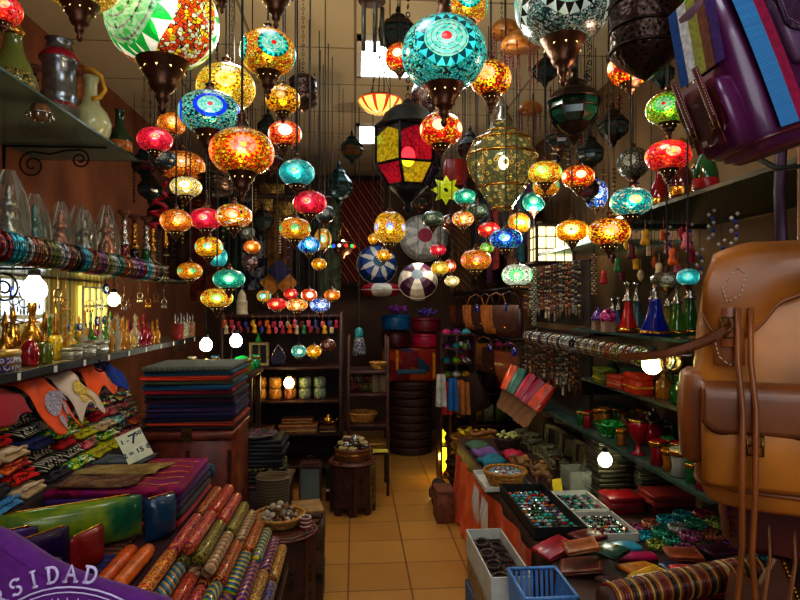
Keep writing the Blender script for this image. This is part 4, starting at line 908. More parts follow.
# scarf rolls lying along the aisle on the slope
ROLLC = {'gold brocade': [(203, 155, 29), (108, 77, 14), (154, 28, 28), (229, 197, 87)], 'crimson brocade': [(199, 2, 32), (245, 122, 28), (119, 2, 24)], 'emerald striped': [(2, 140, 61), (2, 57, 168), (227, 180, 22)], 'orange paisley': [(245, 99, 2), (157, 31, 2), (245, 185, 43)], 'cream print': [(211, 180, 133), (129, 82, 50), (183, 136, 89)], 'cobalt brocade': [(2, 41, 183), (178, 131, 36), (14, 14, 77)],
         'magenta paisley': [(218, 2, 92), (245, 148, 22), (113, 2, 66)], 'violet striped': [(98, 19, 145), (206, 127, 33), (40, 8, 87)], 'turquoise print': [(2, 140, 171), (229, 166, 24), (2, 66, 113)], 'rust brocade': [(194, 52, 5), (89, 26, 10), (229, 150, 40)], 'saffron': [(245, 168, 2), (243, 117, 2)], 'olive paisley': [(126, 126, 31), (70, 54, 22), (197, 166, 56)]}
RM = {k: pat('roll_'+k, v, 55 if 'brocade' in k or 'paisley' in k else 30, 'rings' if 'paisley' in k or 'brocade' in k else 'stripe', .45, axis=(1, 1, 1), coat=.35) for k, v in ROLLC.items()}
def roll_mesh(r, L_, seed):
    q = random.Random(seed); p = q.uniform(0, 6); m = MB(); n = 14
    m.lathe([(r*.55, 0), (r*.86, .004), (r, .014), (r*(1+.05*sin(p)), L_*.3), (r*(.96+.05*sin(p+2)), L_*.6), (r, L_-.012), (r*.84, L_-.003), (r*.5, L_)], n, T(0, -L_/2, 0, -90))
    for e in (0, 1): # spiral end
        y = -L_/2-.001 if e == 0 else L_/2+.001
        m.tube([(r*(.12+.7*i/20)*cos(i*.9), y, r*(.12+.7*i/20)*sin(i*.9)) for i in range(21)], r*.05, 4)
    return m.mesh('scarf_roll', [WHITEM])
RLM = [roll_mesh(.0225, .3, s) for s in range(3)]; RC = {}
order = list(ROLLC); sl = Vector((.29, -.34)).normalized()
for col_, y in enumerate((1.42, 1.74, 2.06, 2.38)):
    for k in range(9):
        for lay in range(2):
            if (lay == 1 and k > 7) or (col_ == 0 and k < 3) or (col_ == 1 and k < 3 and lay): continue
            d = .028+k*.0475+(.024 if lay else 0); h = .0235+lay*.0415
            x = -.60+sl.x*d-sl.y*h*1.0; z = .74+sl.y*d+sl.x*h
            if lay == 0: n_ = order[(k*5+col_*3) % 12]
            else: n_ = order[(k*5+col_*7+4) % 12]
            mk = (k % 3, n_)
            if mk not in RC: me = RLM[k % 3].copy(); me.materials[0] = RM[n_]; RC[mk] = me
            o = link('scarf_roll', RC[mk], None, (x, y+RN.uniform(-.006, .006), z), (0, radians(RN.uniform(0, 360)), 0))
            tag(o, '%s scarf roll, %s down the slope, %s bank from the entrance, %s layer' % (n_, nth(k), nth(col_), ('lower', 'upper')[lay]), 'scarf', 'rolled scarves on the sloping bench')
# magenta shawl stack
MAG = pat('magenta_shawl', [(150, 10, 70), (176, 14, 96), (120, 8, 60), (200, 120, 90), (150, 10, 70), (140, 20, 110)], 16, 'print', .55, sheen=.1)
zz = .7405
for i, (n_, c, sx, sy) in enumerate((('red', (160, 14, 34), .46, .44), ('black', (24, 18, 30), .46, .43), ('dark violet', (50, 18, 70), .45, .43), ('violet', (70, 24, 110), .45, .42), ('magenta embroidered', None, .45, .42))):
    me = scarf_slab(sx, sy, .026, 40+i); me.materials[0] = MAG if c is None else mat('shawl_'+n_, c, .7, 0, .25, 20, sheen=.08)
    o = link('folded_shawl', me, None, (-.82, 2.32, zz), (0, 0, radians(RN.uniform(-1.5, 1.5)))); zz += .0265
    tag(o, '%s folded shawl, %s from the bottom of the shawl stack behind the leather purses' % (n_, nth(i)), 'shawl', 'shawls stacked behind the purses')
    if c is None:
        b = MB()
        for j in range(5): b.tube([(-.18+.38*q/16, -.16+.075*j+.012*sin(q*1.3+j), .0275) for q in range(17)], .0022, 4)
        b.build('embroidery', mat('gold_thread', (200, 130, 70), .5, .3, .3, 60), o)
o = draped('teal_shawl', 'dark teal shawl spread behind the magenta embroidered one', (-1.02, 2.56, .80), (.42, .0, .03), (0, .04, .0), mat('teal_cloth', (14, 76, 92), .7, 0, .3, 14, sheen=.08), .05, .004, 'shawl', 5)
for i, (n_, c, x0, y0, w_) in enumerate((('grey-blue', [(80, 96, 104), (50, 60, 70)], -1.03, 2.42, .2), ('golden lace', [(150, 120, 60), (90, 70, 40), (170, 150, 90)], -1.03, 2.265, .3), ('brown brocade', [(96, 54, 34), (50, 28, 22), (140, 100, 60)], -1.03, 2.11, .26))):
    m = pat('loose_'+n_, c, 60, 'print', .7)
    draped('loose_scarf', n_+' scarf spread over the wall side of the stacked shawls', (x0, y0, .884), (w_, .0, .0), (.02, .14, .0), m, .004, .003, 'scarf', 20+i)
# --- leather purses and pouches in front
def leather(k, c): return mat('leather_'+k, c, .32, 0, .35, 22, .25, coat=.25)
SATG = pat('green_satin', [(10, 60, 30), (40, 120, 40), (150, 170, 30), (20, 110, 70), (10, 50, 60)], 5, 'blend', .3, coat=.4)
def pouch(name, label, loc, L_, h, th, m, rz, lean=0, cat='pouch', flapm=None):
    t = thing(name, label, cat, loc, 0, None, (0, radians(lean), radians(rz)))
    b = MB(); n = 14; vs = []; fs = []
    for i in range(9):
        u = i/8; y = -L_/2+L_*u; k_ = (1-abs(2*u-1)**4)*.9+.1
        for j in range(n):
            a = 2*pi*j/n; vs.append((th/2*k_*cos(a), y, h/2+h/2*(abs(sin(a))**.6)*(1 if sin(a) > 0 else -1)*(.93+.07*k_)))
    for i in range(8):
        for j in range(n): fs.append((i*n+j, i*n+(j+1) % n, (i+1)*n+(j+1) % n, (i+1)*n+j))
    fs.append(tuple(range(n-1, -1, -1))); fs.append(tuple(range(8*n, 9*n))); b.add(vs, fs, 0, True).build('pouch_body', m, t)
    MB().tube([(0, -L_*.42+L_*.84*q/8, h*1.0) for q in range(9)], .0032, 5).build('zip_seam', flapm or BRASS, t)
    return t
BT = .7415
pouch('satin_pouch', 'long shiny green and yellow satin pouch lying in front of the shawls', (-.85, 1.87, BT+.024), .40, .14, .1, SATG, -62)
pouch('satin_pouch', 'petrol blue satin pouch at the end of the green satin one', (-.63, 2.01, BT), .11, .14, .07, mat('petrol_satin', (14, 60, 90), .3, 0, .3, 16, coat=.4), -40)
for k, (n_, c) in enumerate((('brown', (96, 54, 34)), ('indigo', (40, 34, 90)), ('crimson', (130, 20, 40)))):
    me = scarf_slab(.33, .2, .022, 30+k); me.materials[0] = pat('flat_'+n_, [c, tuple(int(x*.6) for x in c), tuple(int(x*1.6) for x in c)], 30, 'stripe', .8, axis=(0, 1, 0)); o = link('folded_scarf', me, None, (-.865, 1.95-.215*k, BT)); tag(o, n_+' striped scarf laid flat under the pouches on the sloping bench', 'scarf')
PUR = [('violet leather purse lying behind the purple sweatshirt', (-.93, 1.66), .26, .13, .045, (60, 24, 100), -56), ('dark violet leather purse behind the violet one', (-.80, 1.68), .18, .12, .04, (44, 20, 76), -34),
       ('orange leather purse wedged among the violet purses', (-.775, 1.54), .15, .11, .028, (190, 64, 18), -28), ('green leather purse next to the orange one', (-.73, 1.55), .13, .09, .024, (10, 70, 50), -26), ('dark red leather purse by the green one', (-.69, 1.73), .12, .11, .036, (140, 20, 26), -20),
       ('cyan leather purse low under the violet purses', (-.83, 1.42), .14, .07, .03, (10, 130, 180), -60), ('tan leather purse flat before the violet purses', (-.95, 1.46), .16, .07, .04, (120, 84, 50), -60), ('deep orange leather purse flat beside the tan one', (-.88, 1.32), .14, .06, .04, (190, 70, 24), -60)]
for lab, (x, y), L_, h, th, c, rz in PUR: pouch('leather_purse', lab, (x-.05, y, BT+.024), L_, h, th, leather(lab.split()[0]+lab.split()[1], c), rz, 0, 'purse')
def roll_purse(label, loc, c, ry=0):
    t = thing('rolled_purse', label, 'purse', loc); m = leather('roll'+label.split()[0]+label.split()[1], c)
    MB().lathe([(.012, 0), (.019, .006), (.021, .02), (.0225, .16), (.022, .235), (.019, .252), (.01, .262), (.0001, .263)], 14, T(0, -.13, .0225, -90)).build('roll_body', m, t)
    MB().torus(.022, .0016, T(0, .06, .0225, 90), 0, 14, 4).build('strap_band', m, t); return t
sx_, sz_ = sl.x, sl.y
for k, (c, n_) in enumerate((((206, 100, 24), 'amber leather'), ((200, 84, 20), 'burnt orange leather'), ((170, 16, 40), 'red leather'), ((186, 24, 40), 'scarlet leather'))):
    if k < 2: roll_purse('%s rolled purse lying above the nearest scarf rolls' % n_, (-.618-.05*k, 1.74, BT+.0005), c)
for k, (c, n_) in enumerate((((150, 14, 34), 'crimson leather'), ((178, 22, 36), 'scarlet leather'), ((140, 20, 44), 'raspberry leather'))):
    d = .03+k*.0475; roll_purse('%s rolled purse lying on the slope before the scarf rolls' % n_, (-.60+sx_*d-sz_*.025, 1.42, .74+sz_*d+sx_*.025-.0225), c)
for k, (c, n_) in enumerate((((140, 84, 40), 'brown leather'), ((84, 40, 140), 'violet leather'))):
    roll_purse('%s rolled purse on the bench edge above the slope' % n_, (-.556-.05*k*1.0 if False else -.622-.047*k, 1.45, BT+.0005), c)
vessel('wooden_cup', 'dark red wooden cup at the photo edge below the clothes pile', 'cup', (-1.15, 1.55, BT), [('cup_body', [(.05, 0), (.056, .01), (.06, .15), (.055, .15), (.05, .012), (.0001, .012)], mat('red_lacquer', (110, 24, 24), .3, 0, .3, 20, coat=.4))])
# --- purple sweatshirt with a white crest, spread over a stand by the camera
PUP = mat('purple_fleece', (92, 24, 112), .9, 0, .18, 90, .15, sheen=.1)
t = thing('purple_sweatshirt', 'purple sweatshirt with white arched lettering spread over a sloping stand by the entrance', 'sweatshirt', (-.46, .80, .0))
TOPZ = [(-.46, 1.285), (-.2, 1.25), (-.013, 1.192), (.04, 1.162), (.087, 1.143), (.16, 1.121), (.207, 1.104), (.224, 1.088), (.25, 1.06), (.27, 1.0)]
def topz(x):
    for (x0, z0_), (x1, z1) in zip(TOPZ, TOPZ[1:]):
        if x <= x1: return z0_+(z1-z0_)*max(0, x-x0)/(x1-x0)
    return 1.0
def front_y(x, z): return -.03+(z-1.0)*.22+.006*sin(24*x+7*z)-.0015
def swf(u, v):
    x = -.45+.712*u; z = .86+(topz(x)-.86)*v
    return (x, front_y(x, z)+.0015, z)
m = MB(); m.surf(swf, 36, 20)
m.surf(lambda u, v: (swf(u, v)[0], swf(u, v)[1]+.045, swf(u, v)[2]-.004), 36, 20)
tp = [Vector(swf(i/36, 1)) for i in range(37)]
m.tube([p+Vector((0, .0225, -.012)) for p in tp], .0225, 8)
m.build('sweatshirt_body', PUP, t)
FOAM = mat('white_flock', (206, 190, 226), .8, 0, .08, 50)
def on_sw(a, r, cx, cz):  # point on circle in the front plane
    x = cx+r*sin(a); z = cz+r*cos(a); return x, z
q_ = P(70, 600, .795); CX = q_.x+.46; CZ = P(70, 693, .795).z
def strokes(ch):
    a = lambda cx, cy, rx, ry, d0, d1, n=10: [(cx+rx*cos(radians(d0+(d1-d0)*i/n)), cy+ry*sin(radians(d0+(d1-d0)*i/n))) for i in range(n+1)]
    return {'I': [[(0, -.5), (0, .5)], [(-.2, .5), (.2, .5)], [(-.2, -.5), (.2, -.5)]],
     'D': [[(-.25, -.5), (-.25, .5)], [(-.42, .5), (-.05, .5)]+a(-.05, 0, .45, .5, 90, -90)+[(-.42, -.5)]],
     'A': [[(-.42, -.5), (0, .52), (.42, -.5)], [(-.25, -.1), (.25, -.1)], [(-.58, -.5), (-.26, -.5)], [(.26, -.5), (.58, -.5)]],
     'S': [a(0, .25, .3, .25, 20, 270)+a(0, -.25, .32, .25, 90, -160), [(.3, .3), (.32, .5)], [(-.3, -.3), (-.34, -.5)]],
     'R': [[(-.25, -.5), (-.25, .5)], [(-.42, .5), (0, .5)]+a(0, .25, .3, .25, 90, -90)+[(-.2, 0)], [(.05, 0), (.4, -.5), (.55, -.5)], [(-.42, -.5), (-.08, -.5)]],
     'E': [[(-.25, -.5), (-.25, .5)], [(-.4, .5), (.3, .5), (.3, .35)], [(-.25, 0), (.15, 0)], [(-.4, -.5), (.32, -.5), (.32, -.35)]],
     'V': [[(-.42, .5), (0, -.5), (.42, .5)], [(-.58, .5), (-.26, .5)], [(.26, .5), (.58, .5)]],
     'N': [[(-.35, -.5), (-.35, .5), (.35, -.5), (.35, .5)], [(-.5, -.5), (-.2, -.5)], [(.2, .5), (.5, .5)]],
     'U': [[(-.35, .5), (-.35, -.2)]+a(0, -.2, .35, .3, 180, 360)+[(.35, .5)], [(-.5, .5), (-.2, .5)], [(.2, .5), (.5, .5)]]}[ch]
LH = .0185
for i, chs in enumerate('UNIVERSIDAD'):
    a = radians((i-9)*9.3); b = MB()
    for st in strokes(chs):
        pts = []
        for x, y in st:
            rr = .150+y*LH; aa = a+x*LH*.95/.150; X, Z = CX+rr*sin(aa), CZ+rr*cos(aa); pts.append((X, front_y(X, Z)-.0004, Z))
        b.tube(pts, .0019, 5)
    b.build('crest_letter', FOAM, t)
for r_, w_ in ((.134, .0014), (.128, .0010), (.107, .0011)):
    MB().tube([(lambda q: (q[0], front_y(*q), q[1]))(on_sw(2*pi*i/48, r_, CX, CZ)) for i in range(48)], w_, 4, None, 0, True).build('crest_ring', FOAM, t)
b = MB()
for i in range(64): # the seal's own lettering is too fine to read: marks of its height
    a = 2*pi*i/64; q0 = on_sw(a, .113, CX, CZ); q1 = on_sw(a+.02*(i % 3-1), .122, CX, CZ)
    b.tube([(q0[0], front_y(*q0)-.0002, q0[1]), (q1[0], front_y(*q1)-.0002, q1[1])], .0009, 4)
b.build('seal_border', FOAM, t)
b = MB()
for i in range(7):
    a = radians(-60+20*i); q = [on_sw(a+.12*sin(k*1.2), .04+.06*k/5, CX, CZ) for k in range(6)]; b.tube([(p_[0], front_y(*p_)-.0002, p_[1]) for p_ in q], .002, 4)
b.build('seal_emblem', FOAM, t)
t2 = thing('display_stand', 'narrow dark stand under the purple sweatshirt at the entrance', 'stand', (-.56, .82, 0))
MB().box(.62, .04, .86, T(-.02, .0, 0), 0, .004).build('stand_panel', DKWOOD, t2)
MB().box(.66, .24, .03, T(0, 0, 0), 0, .004).build('stand_foot', DKWOOD, t2)
# ============================================================ back of the shop
def shelf_unit(name, label, x0, x1, y0, y1, levels, h, post=.03, back=True, m=DKWOOD, posts=((0, 0), (1, 0), (0, 1), (1, 1))):
    cx, cy = (x0+x1)/2, (y0+y1)/2; sx, sy = x1-x0, y1-y0
    t = thing(name, label, 'shelves', (cx, cy, 0))
    for i, j in posts: MB().box(post, post, h, T((i-.5)*(sx-post), (j-.5)*(sy-post), 0), 0, .003).build('post', m, t)
    for z in levels: MB().box(sx-.002, sy-.002, .02, T(0, 0, z-.02), 0, .002).build('shelf_board', m, t)
    if back: MB().box(sx, .012, h, T(0, sy/2+.006, 0)).build('back_panel', mat('shelf_back', (40, 26, 22), .8, 0, .3, 10), t)
    return t
shelf_unit('shelf_unit', 'dark wooden shelves at the back holding painted mugs and rows of small lamps', -1.08, -.10, 4.9, 5.3, (.2, .46, .725, 1.0, 1.42), 1.44)
# painted mugs, two high
MUG = MB().lathe([(.034, 0), (.046, .006), (.052, .03), (.052, .06), (.046, .084), (.043, .088), (.04, .084), (.046, .06), (.046, .03), (.04, .012), (.0001, .012)], 16).mesh('mug', [WHITEM])
MCOL = [('green-swirled', [(160, 150, 90), (60, 100, 70), (190, 180, 130)]), ('orange-painted', [(200, 110, 30), (120, 50, 20), (220, 170, 80)]), ('amber-painted', [(210, 140, 40), (140, 60, 20), (230, 190, 90)]), ('rust-painted', [(170, 80, 40), (90, 40, 30), (200, 150, 90)]), ('blue-grey painted', [(120, 140, 130), (40, 70, 90), (170, 170, 130)]), ('teal-painted', [(90, 130, 120), (40, 70, 80), (170, 170, 130)])]
HANDLE = MB().tube([(.05, 0, .07), (.078, 0, .066), (.082, 0, .04), (.05, 0, .02)], .006, 6).mesh('mug_handle', [WHITEM])
for j in range(2):
    for i in range(6):
        x = -.90+.122*i; n_, c = MCOL[i if not (j == 0 and i in (1, 2)) else 3-i]
        me = MUG.copy(); me.materials[0] = pat('mug_'+n_, c, 44, 'rings', .3, coat=.5); hm = HANDLE.copy(); hm.materials[0] = me.materials[0]
        o = link('painted_mug', me, None, (x, 5.02, .7255+j*.0885), (0, 0, radians(RN.uniform(82, 98)))); link('mug_handle', hm, o)
        tag(o, '%s mug, %s from the wall side in the %s tier on the back shelves' % (n_, nth(i), ('lower', 'upper')[j]), 'mug', 'painted mugs on the back shelves')
b_ = bulb(P(289, 383, 4.84), 'glaring yellow-white bulb in front of the painted mugs', .04, 9, (255, 225, 130)); hang(b_, .09, .99, r=.003)
# teapot-like brass jar left of the mugs
vessel('brass_jar', 'brass lidded jar standing on the mugs at the wall side', 'jar', Vector((-.90, 5.02, .903)), [('jar_body', [(.03, 0), (.036, .008), (.04, .02), (.026, .036), (.03, .04), (.02, .054), (.006, .06), (.01, .066), (.0001, .07)], BRASS)])
# boards, boxes and trays below the mugs
for k, (x, y, z, sx, sy, sz, c, lab) in enumerate(((-.46, 5.0, .461, .3, .22, .07, (130, 84, 44), 'flat wooden inlaid box below the painted mugs'), (-.47, 5.0, .5345, .24, .18, .04, (110, 66, 36), 'smaller wooden inlaid box on the flat one below the mugs'), (-.22, 5.0, .461, .13, .22, .05, (70, 40, 28), 'dark wooden tray box below the mugs beside the inlaid boxes'), (-.78, 5.0, .461, .24, .2, .05, (90, 60, 40), 'brown wooden box below the mugs at the wall side'))):
    chest('wooden_box', lab, 'box', Vector((x, y, z)), sx, sy, sz, mat('box_wood%d' % k, c, .5, 0, .4, 20), mat('bone_inlay', (170, 150, 100), .5, 0, .4, 90), 0)
vessel('brass_teapot', 'small brass teapot on the dark tray box below the mugs', 'teapot', Vector((-.22, 5.0, .512)), [('pot_body', [(.03, 0), (.04, .008), (.05, .03), (.044, .055), (.02, .07), (.022, .075), (.008, .09), (.0001, .1)], BRASS), ('spout', MB().tube([(.045, 0, .025), (.07, 0, .04), (.078, 0, .065)], [.01, .007, .005], 7), BRASS), ('handle', MB().tube([(-.045, 0, .05), (-.075, 0, .05), (-.078, 0, .025), (-.046, 0, .018)], .004, 6), BRASS)])
t = thing('brass_coil', 'tangled heap of brass wire baskets at the wall end of the lower back shelf', 'basket', (-.92, 4.96, .515))
m = MB()
for i in range(7): m.torus(.05+.008*(i % 3), .005, T(.02*(i % 3-1), .01*(i % 2), .03+.016*i, RN.uniform(-50, 50), RN.uniform(-40, 40)), 0, 16, 5)
m.build('wire_rings', BRASS, t)
# floor-standing mirrored lantern box
t = thing('glass_lantern_box', 'tall glass-fronted lantern box with gold specks standing on the floor by the octagonal table', 'lantern', (-.33, 4.55, 0))
f = MB()
for i, j in ((-1, -1), (1, -1), (-1, 1), (1, 1)): f.box(.012, .012, .3, T(i*.075, j*.07, .01))
f.box(.165, .155, .012).box(.165, .155, .014, T(0, 0, .3)); f.build('lantern_frame', DKWOOD, t)
MB().box(.14, .004, .27, T(0, -.068, .02)).build('glass_front', glass('grey_glass', (120, 140, 140), .55), t)
b = MB()
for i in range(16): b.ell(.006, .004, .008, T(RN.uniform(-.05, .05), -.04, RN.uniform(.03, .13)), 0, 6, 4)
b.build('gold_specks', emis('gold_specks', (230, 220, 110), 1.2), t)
MB().box(.13, .12, .012, T(0, 0, .314)).torus(.03, .004, T(0, 0, .34, 90), 0, 12, 5).build('lantern_top', DKWOOD, t)
chest('dark_box', 'dark lacquered box standing on the floor between lantern box and octagonal table', 'box', Vector((-.155, 4.72, 0)), .13, .2, .26, BLACK, SILVER)
# octagonal carved table
def octa_table(label, loc, r, h, group=None):
    t = thing('octagonal_table', label, 'table', loc, 0, group)
    b = MB(); n = 8
    rr = r*.93
    for i in range(n):
        a = 2*pi*(i+.5)/n; M = T(rz=degrees_(a)) @ T(rr*cos(pi/n), 0, 0) @ T(rz=90)
        w = 2*rr*sin(pi/n)*.995
        # panel with pointed arch at the foot and two small keyhole slits: outline split in two halves
        b.box(w, .014, h*.80, M @ T(0, 0, h*.16)); b.box(w*.24, .014, h*.17, M @ T(-w*.38, 0, 0)); b.box(w*.24, .014, h*.17, M @ T(w*.38, 0, 0))
        b.prism([(-w*.27, .0), (0, h*.1), (w*.27, 0), (w*.27, h*.02), (-w*.27, h*.02)], .012, M @ T(0, -.006, h*.15, 90, 0, 180) if False else M @ T(0, .006, h*.155, 90))
        for z in (.62, .36): b.lathe([(w*.09, 0), (w*.09, .004)], 10, M @ T(0, .008, h*z+.03, 90), 1).box(w*.1, .004, h*.1, M @ T(0, -.008, h*(z-.09)), 1)
        for z in (.62, .36): b.lathe([(w*.09, 0), (w*.09, .004)], 10, M @ T(0, -.006, h*z+.03, 90), 1)
    b.build('carved_sides', [DKWOOD, BLACK], t)
    MB().lathe([(r*.9, 0), (r, .006), (r*1.02, .016), (r, .028), (r*.97, .03)], 8, T(0, 0, h*.96, 0, 0, 22.5), 0, False).build('table_top', mat('carved_top', (84, 44, 32), .4, 0, .5, 30, .3), t)
    q = MB(); q.torus(r*.99, .006, T(0, 0, h*.96+.016), 0, 40, 5)
    for i in range(24): a = 2*pi*i/24; q.ell(.008, .008, .006, T(r*.86*cos(a), r*.86*sin(a), h*.96+.031), 0, 6, 4)
    q.build('carved_rim', mat('carved_rim', (110, 64, 44), .4, 0, .4, 50), t); return t
octa_table('dark carved octagonal side table standing free on the tiles, heaped with bangles', (-.015, 4.42, 0), .175, .36)
TT = .36*.96+.03
# brass bracelets and baskets heaped on the table
def bowl_basket(name, label, loc, r, h, m=None, rz=0):
    t = thing(name, label, 'basket', loc, rz); m = m or mat('wicker', (170, 120, 50), .7, 0, .45, 60, .4)
    b = MB().lathe([(r*.62, 0), (r*.7, .004), (r*.88, h*.5), (r, h), (r*.95, h), (r*.84, h*.5), (r*.62, .01), (.0001, .01)], 28)
    for i in range(5): z = h*(i+.5)/5; b.torus(r*(.7+.3*(z/h))+.002, h*.07, T(0, 0, z), 0, 28, 5)
    b.build('woven_bowl', m, t); MB().torus(r*.98, .008, T(0, 0, h), 0, 30, 6).build('braided_rim', m, t); return t
GB = [('gold', BRASS), ('bone', mat('bone', (190, 170, 120), .4, 0, .3, 60)), ('silver', SILVER), ('bronze', BRONZE), ('dark horn', mat('horn', (60, 40, 30), .35, 0, .4, 40))]
RINGM = {}
def cuff(k):
    if k not in RINGM:
        b = MB().lathe([(.030, -.012), (.0325, -.008), (.033, 0), (.0325, .008), (.030, .012), (.028, .008), (.028, -.008), (.030, -.012)], 18)
        for i in range(12): a = 2*pi*i/12; b.ell(.004, .004, .006, T(.0335*cos(a), .0335*sin(a), 0), 0, 5, 3)
        RINGM[k] = b.mesh('bracelet', [GB[k][1]])
    return RINGM[k]
i = 0
t = thing('round_tray', 'round brown wooden tray box on the octagonal table under the bracelets', 'tray', (-.015, 4.42, TT+.0005)); MB().lathe([(.128, 0), (.134, .006), (.134, .078), (.138, .084), (.13, .086), (.126, .08), (.0001, .08)], 26).build('tray_body', mat('tray_wood', (110, 66, 40), .5, 0, .4, 20), t); MB().torus(.136, .005, T(0, 0, .05), 0, 28, 5).build('tray_band', BRASS, t)
for ring, (n_, R_, z) in enumerate(((8, .096, 0), (3, .034, 0), (7, .082, .0255), (3, .036, .0255), (5, .056, .051))):
    for k in range(n_):
        a = 2*pi*k/n_+ring*.3; m_ = RN.randrange(5)
        if ring == 0 and False: continue
        o = link('bracelet', cuff(m_), None, (-.015+R_*cos(a), 4.42+R_*sin(a), TT+.094+z*1.0), (radians(0), 0, 0), .88)
        tag(o, '%s studded bracelet, %s in the %s ring of the round tray' % (GB[m_][0], nth(k), ('outer', 'inner', 'second outer', 'second inner', 'top')[ring]), 'bracelet', 'bracelets heaped on the octagonal table')
# rack behind the table: bangles, card strips, baskets
shelf_unit('display_rack', 'slim wooden rack with bowls and card strips behind the octagonal table', -.06, .27, 4.72, 5.1, (.34, .56, .80, .98), 1.25, .022, False)
bowl_basket('wicker_bowl', 'yellow wicker bowl of silver chains on the slim rack', (.06, 4.88, .5605), .12, .07)
bowl_basket('wicker_bowl', 'small yellow wicker bowl low on the slim rack beside the card box', (.165, 4.86, .3405), .10, .055)
t = thing('yellow_card', 'yellow lettered card strip at the foot of the slim rack', 'sign', (.20, 4.735, .3405), 0); MB().box(.12, .006, .03, T(0, -.02, 0, -20)).build('card_strip', mat('yellow_strip', (210, 190, 60), .6, 0, .3, 80), t); MB().box(.1, .03, .004, T(0, -.012, 0)).build('card_foot', DKWOOD, t)
for k, (x, z, n_) in enumerate(((.04, .8005, 7), (.04, .8755, 7))):
    for j in range(n_):
        c = RN.choice(('bronze', 'rust', 'silver', 'olive', 'dark red'))
        o = link('stacked_bangle', bangle_mesh(1, c), None, (-.02+.024*j, 4.86, z+.0415*.85 if False else z+.036), None, .86)
        tag(o, '%s wide bangle, %s in the %s row on the slim rack' % (c, nth(j), ('lower', 'upper')[k]), 'bangle', 'bangles on the slim rack')
for k, (x, z) in enumerate(((.165, .81), (.225, .81), (.02, .345))):
    t = MB().box(.055 if k < 2 else .14, .04, .14 if k < 2 else .1, None, 0, .003).build('card_box', pat('card_strips', [(150, 120, 90), (90, 60, 50), (170, 150, 120)], 60, 'stripe', .5, axis=(.4, 0, 1)), None, (x, 4.84 if k < 2 else 4.80, z if k < 2 else .3405))
    if k < 2: t.location.z = .8005
    tag(t, ('striped card box on the slim rack beside the bangles', 'striped card box at the aisle end of the slim rack', 'grey striped card box under the yellow wicker bowl')[k], 'box')
# pink/teal dolls shelf, hanging trinkets on the upper back shelves
TRK = [('red', (170, 30, 34)), ('crimson', (150, 20, 60)), ('orange', (200, 90, 20)), ('yellow', (210, 160, 30)), ('green', (40, 110, 60)), ('blue', (40, 60, 140)), ('pink', (200, 90, 110)), ('cream', (190, 170, 130)), ('maroon', (90, 24, 30))]
DOLLM = {}
def trinket(n_, c, kind):
    if (n_, kind) not in DOLLM:
        m = mat('trinket_'+n_, c, .5, 0, .4, 40)
        b = MB()
        if kind == 0: b.lathe([(.018, -.06), (.022, -.05), (.012, -.02), (.016, -.008), (.012, .006), (.0001, .012)], 10)
        elif kind == 1: b.box(.03, .008, .05, T(0, 0, -.055), 0, .002)
        else: b.lathe([(.0001, -.06), (.012, -.045), (.018, -.026), (.01, -.008), (.0001, .0)], 8)
        b.tube([(0, 0, .0), (0, 0, .05)], .0015, 4); DOLLM[(n_, kind)] = b.mesh('hanging_trinket', [m])
    return DOLLM[(n_, kind)]
for row, (z, yy, x0, n_) in enumerate(((1.375, 4.885, -1.04, 17), (1.33, 4.875, -1.02, 16))):
    t_ = None
    for k in range(n_):
        nm_, c = TRK[RN.randrange(len(TRK))]
        o = link('hanging_trinket', trinket(nm_, c, RN.randrange(3)), None, (x0+.0555*k, yy-.012*row, z+RN.uniform(-.006, .006)))
        tag(o, '%s trinket, %s from the wall side in the %s row hung over the back shelves' % (nm_, nth(k), ('higher', 'lower')[row]), 'trinket', 'trinkets hung over the back shelves')
# cream lighthouse lantern, green bottle, picture frame on the second shelf
vessel('lighthouse_lantern', 'cream tower-shaped lantern at the wall end of the back shelves', 'lantern', Vector((-.93, 5.03, 1.4205)), [('tower', [(.05, 0), (.054, .01), (.046, .02), (.046, .1), (.052, .105), (.036, .12), (.034, .16), (.014, .2), (.0001, .21)], mat('cream_plaster', (190, 180, 150), .7, 0, .2, 30))])
t = thing('niche_shrine', 'small cream wooden niche frame on the back shelves under the trinkets', 'niche', (-.79, 5.05, 1.0005))
f = MB().box(.16, .05, .02).box(.16, .05, .02, T(0, 0, .17)).box(.022, .05, .15, T(-.069, 0, .02)).box(.022, .05, .15, T(.069, 0, .02)).box(.012, .03, .15, T(0, 0, .02)); f.build('niche_frame', mat('cream_wood', (176, 150, 96), .6, 0, .3, 20), t); MB().box(.13, .006, .16, T(0, .026, .015)).build('niche_back', BLACK, t)
vessel('green_bottle', 'little bright green glass bottle on the cream niche frame', 'bottle', Vector((-.80, 5.05, 1.1915)), [('bottle_body', [(.026, 0), (.03, .004), (.022, .03), (.01, .05), (.008, .07), (.012, .076), (.0001, .077)], glass('bright_green', (60, 190, 90), .7))])
t = thing('chained_purse', 'silver chain-edged dark purse hanging under the trinkets on the back shelves', 'purse', (-.62, 4.95, 1.02))
MB().prism([(-.05, 0), (.05, 0), (.06, .05), (.03, .12), (-.03, .12), (-.06, .05)], .03, T(0, .015, 0, 90)).build('purse_body', mat('dark_velvet', (30, 30, 60), .8), t)
MB().tube([(-.06, -.02, .05), (-.04, -.02, .1), (0, -.02, .16), (.04, -.02, .1), (.06, -.02, .05), (0, -.02, -.0)], .005, 5).build('chain_edge', SILVER, t)
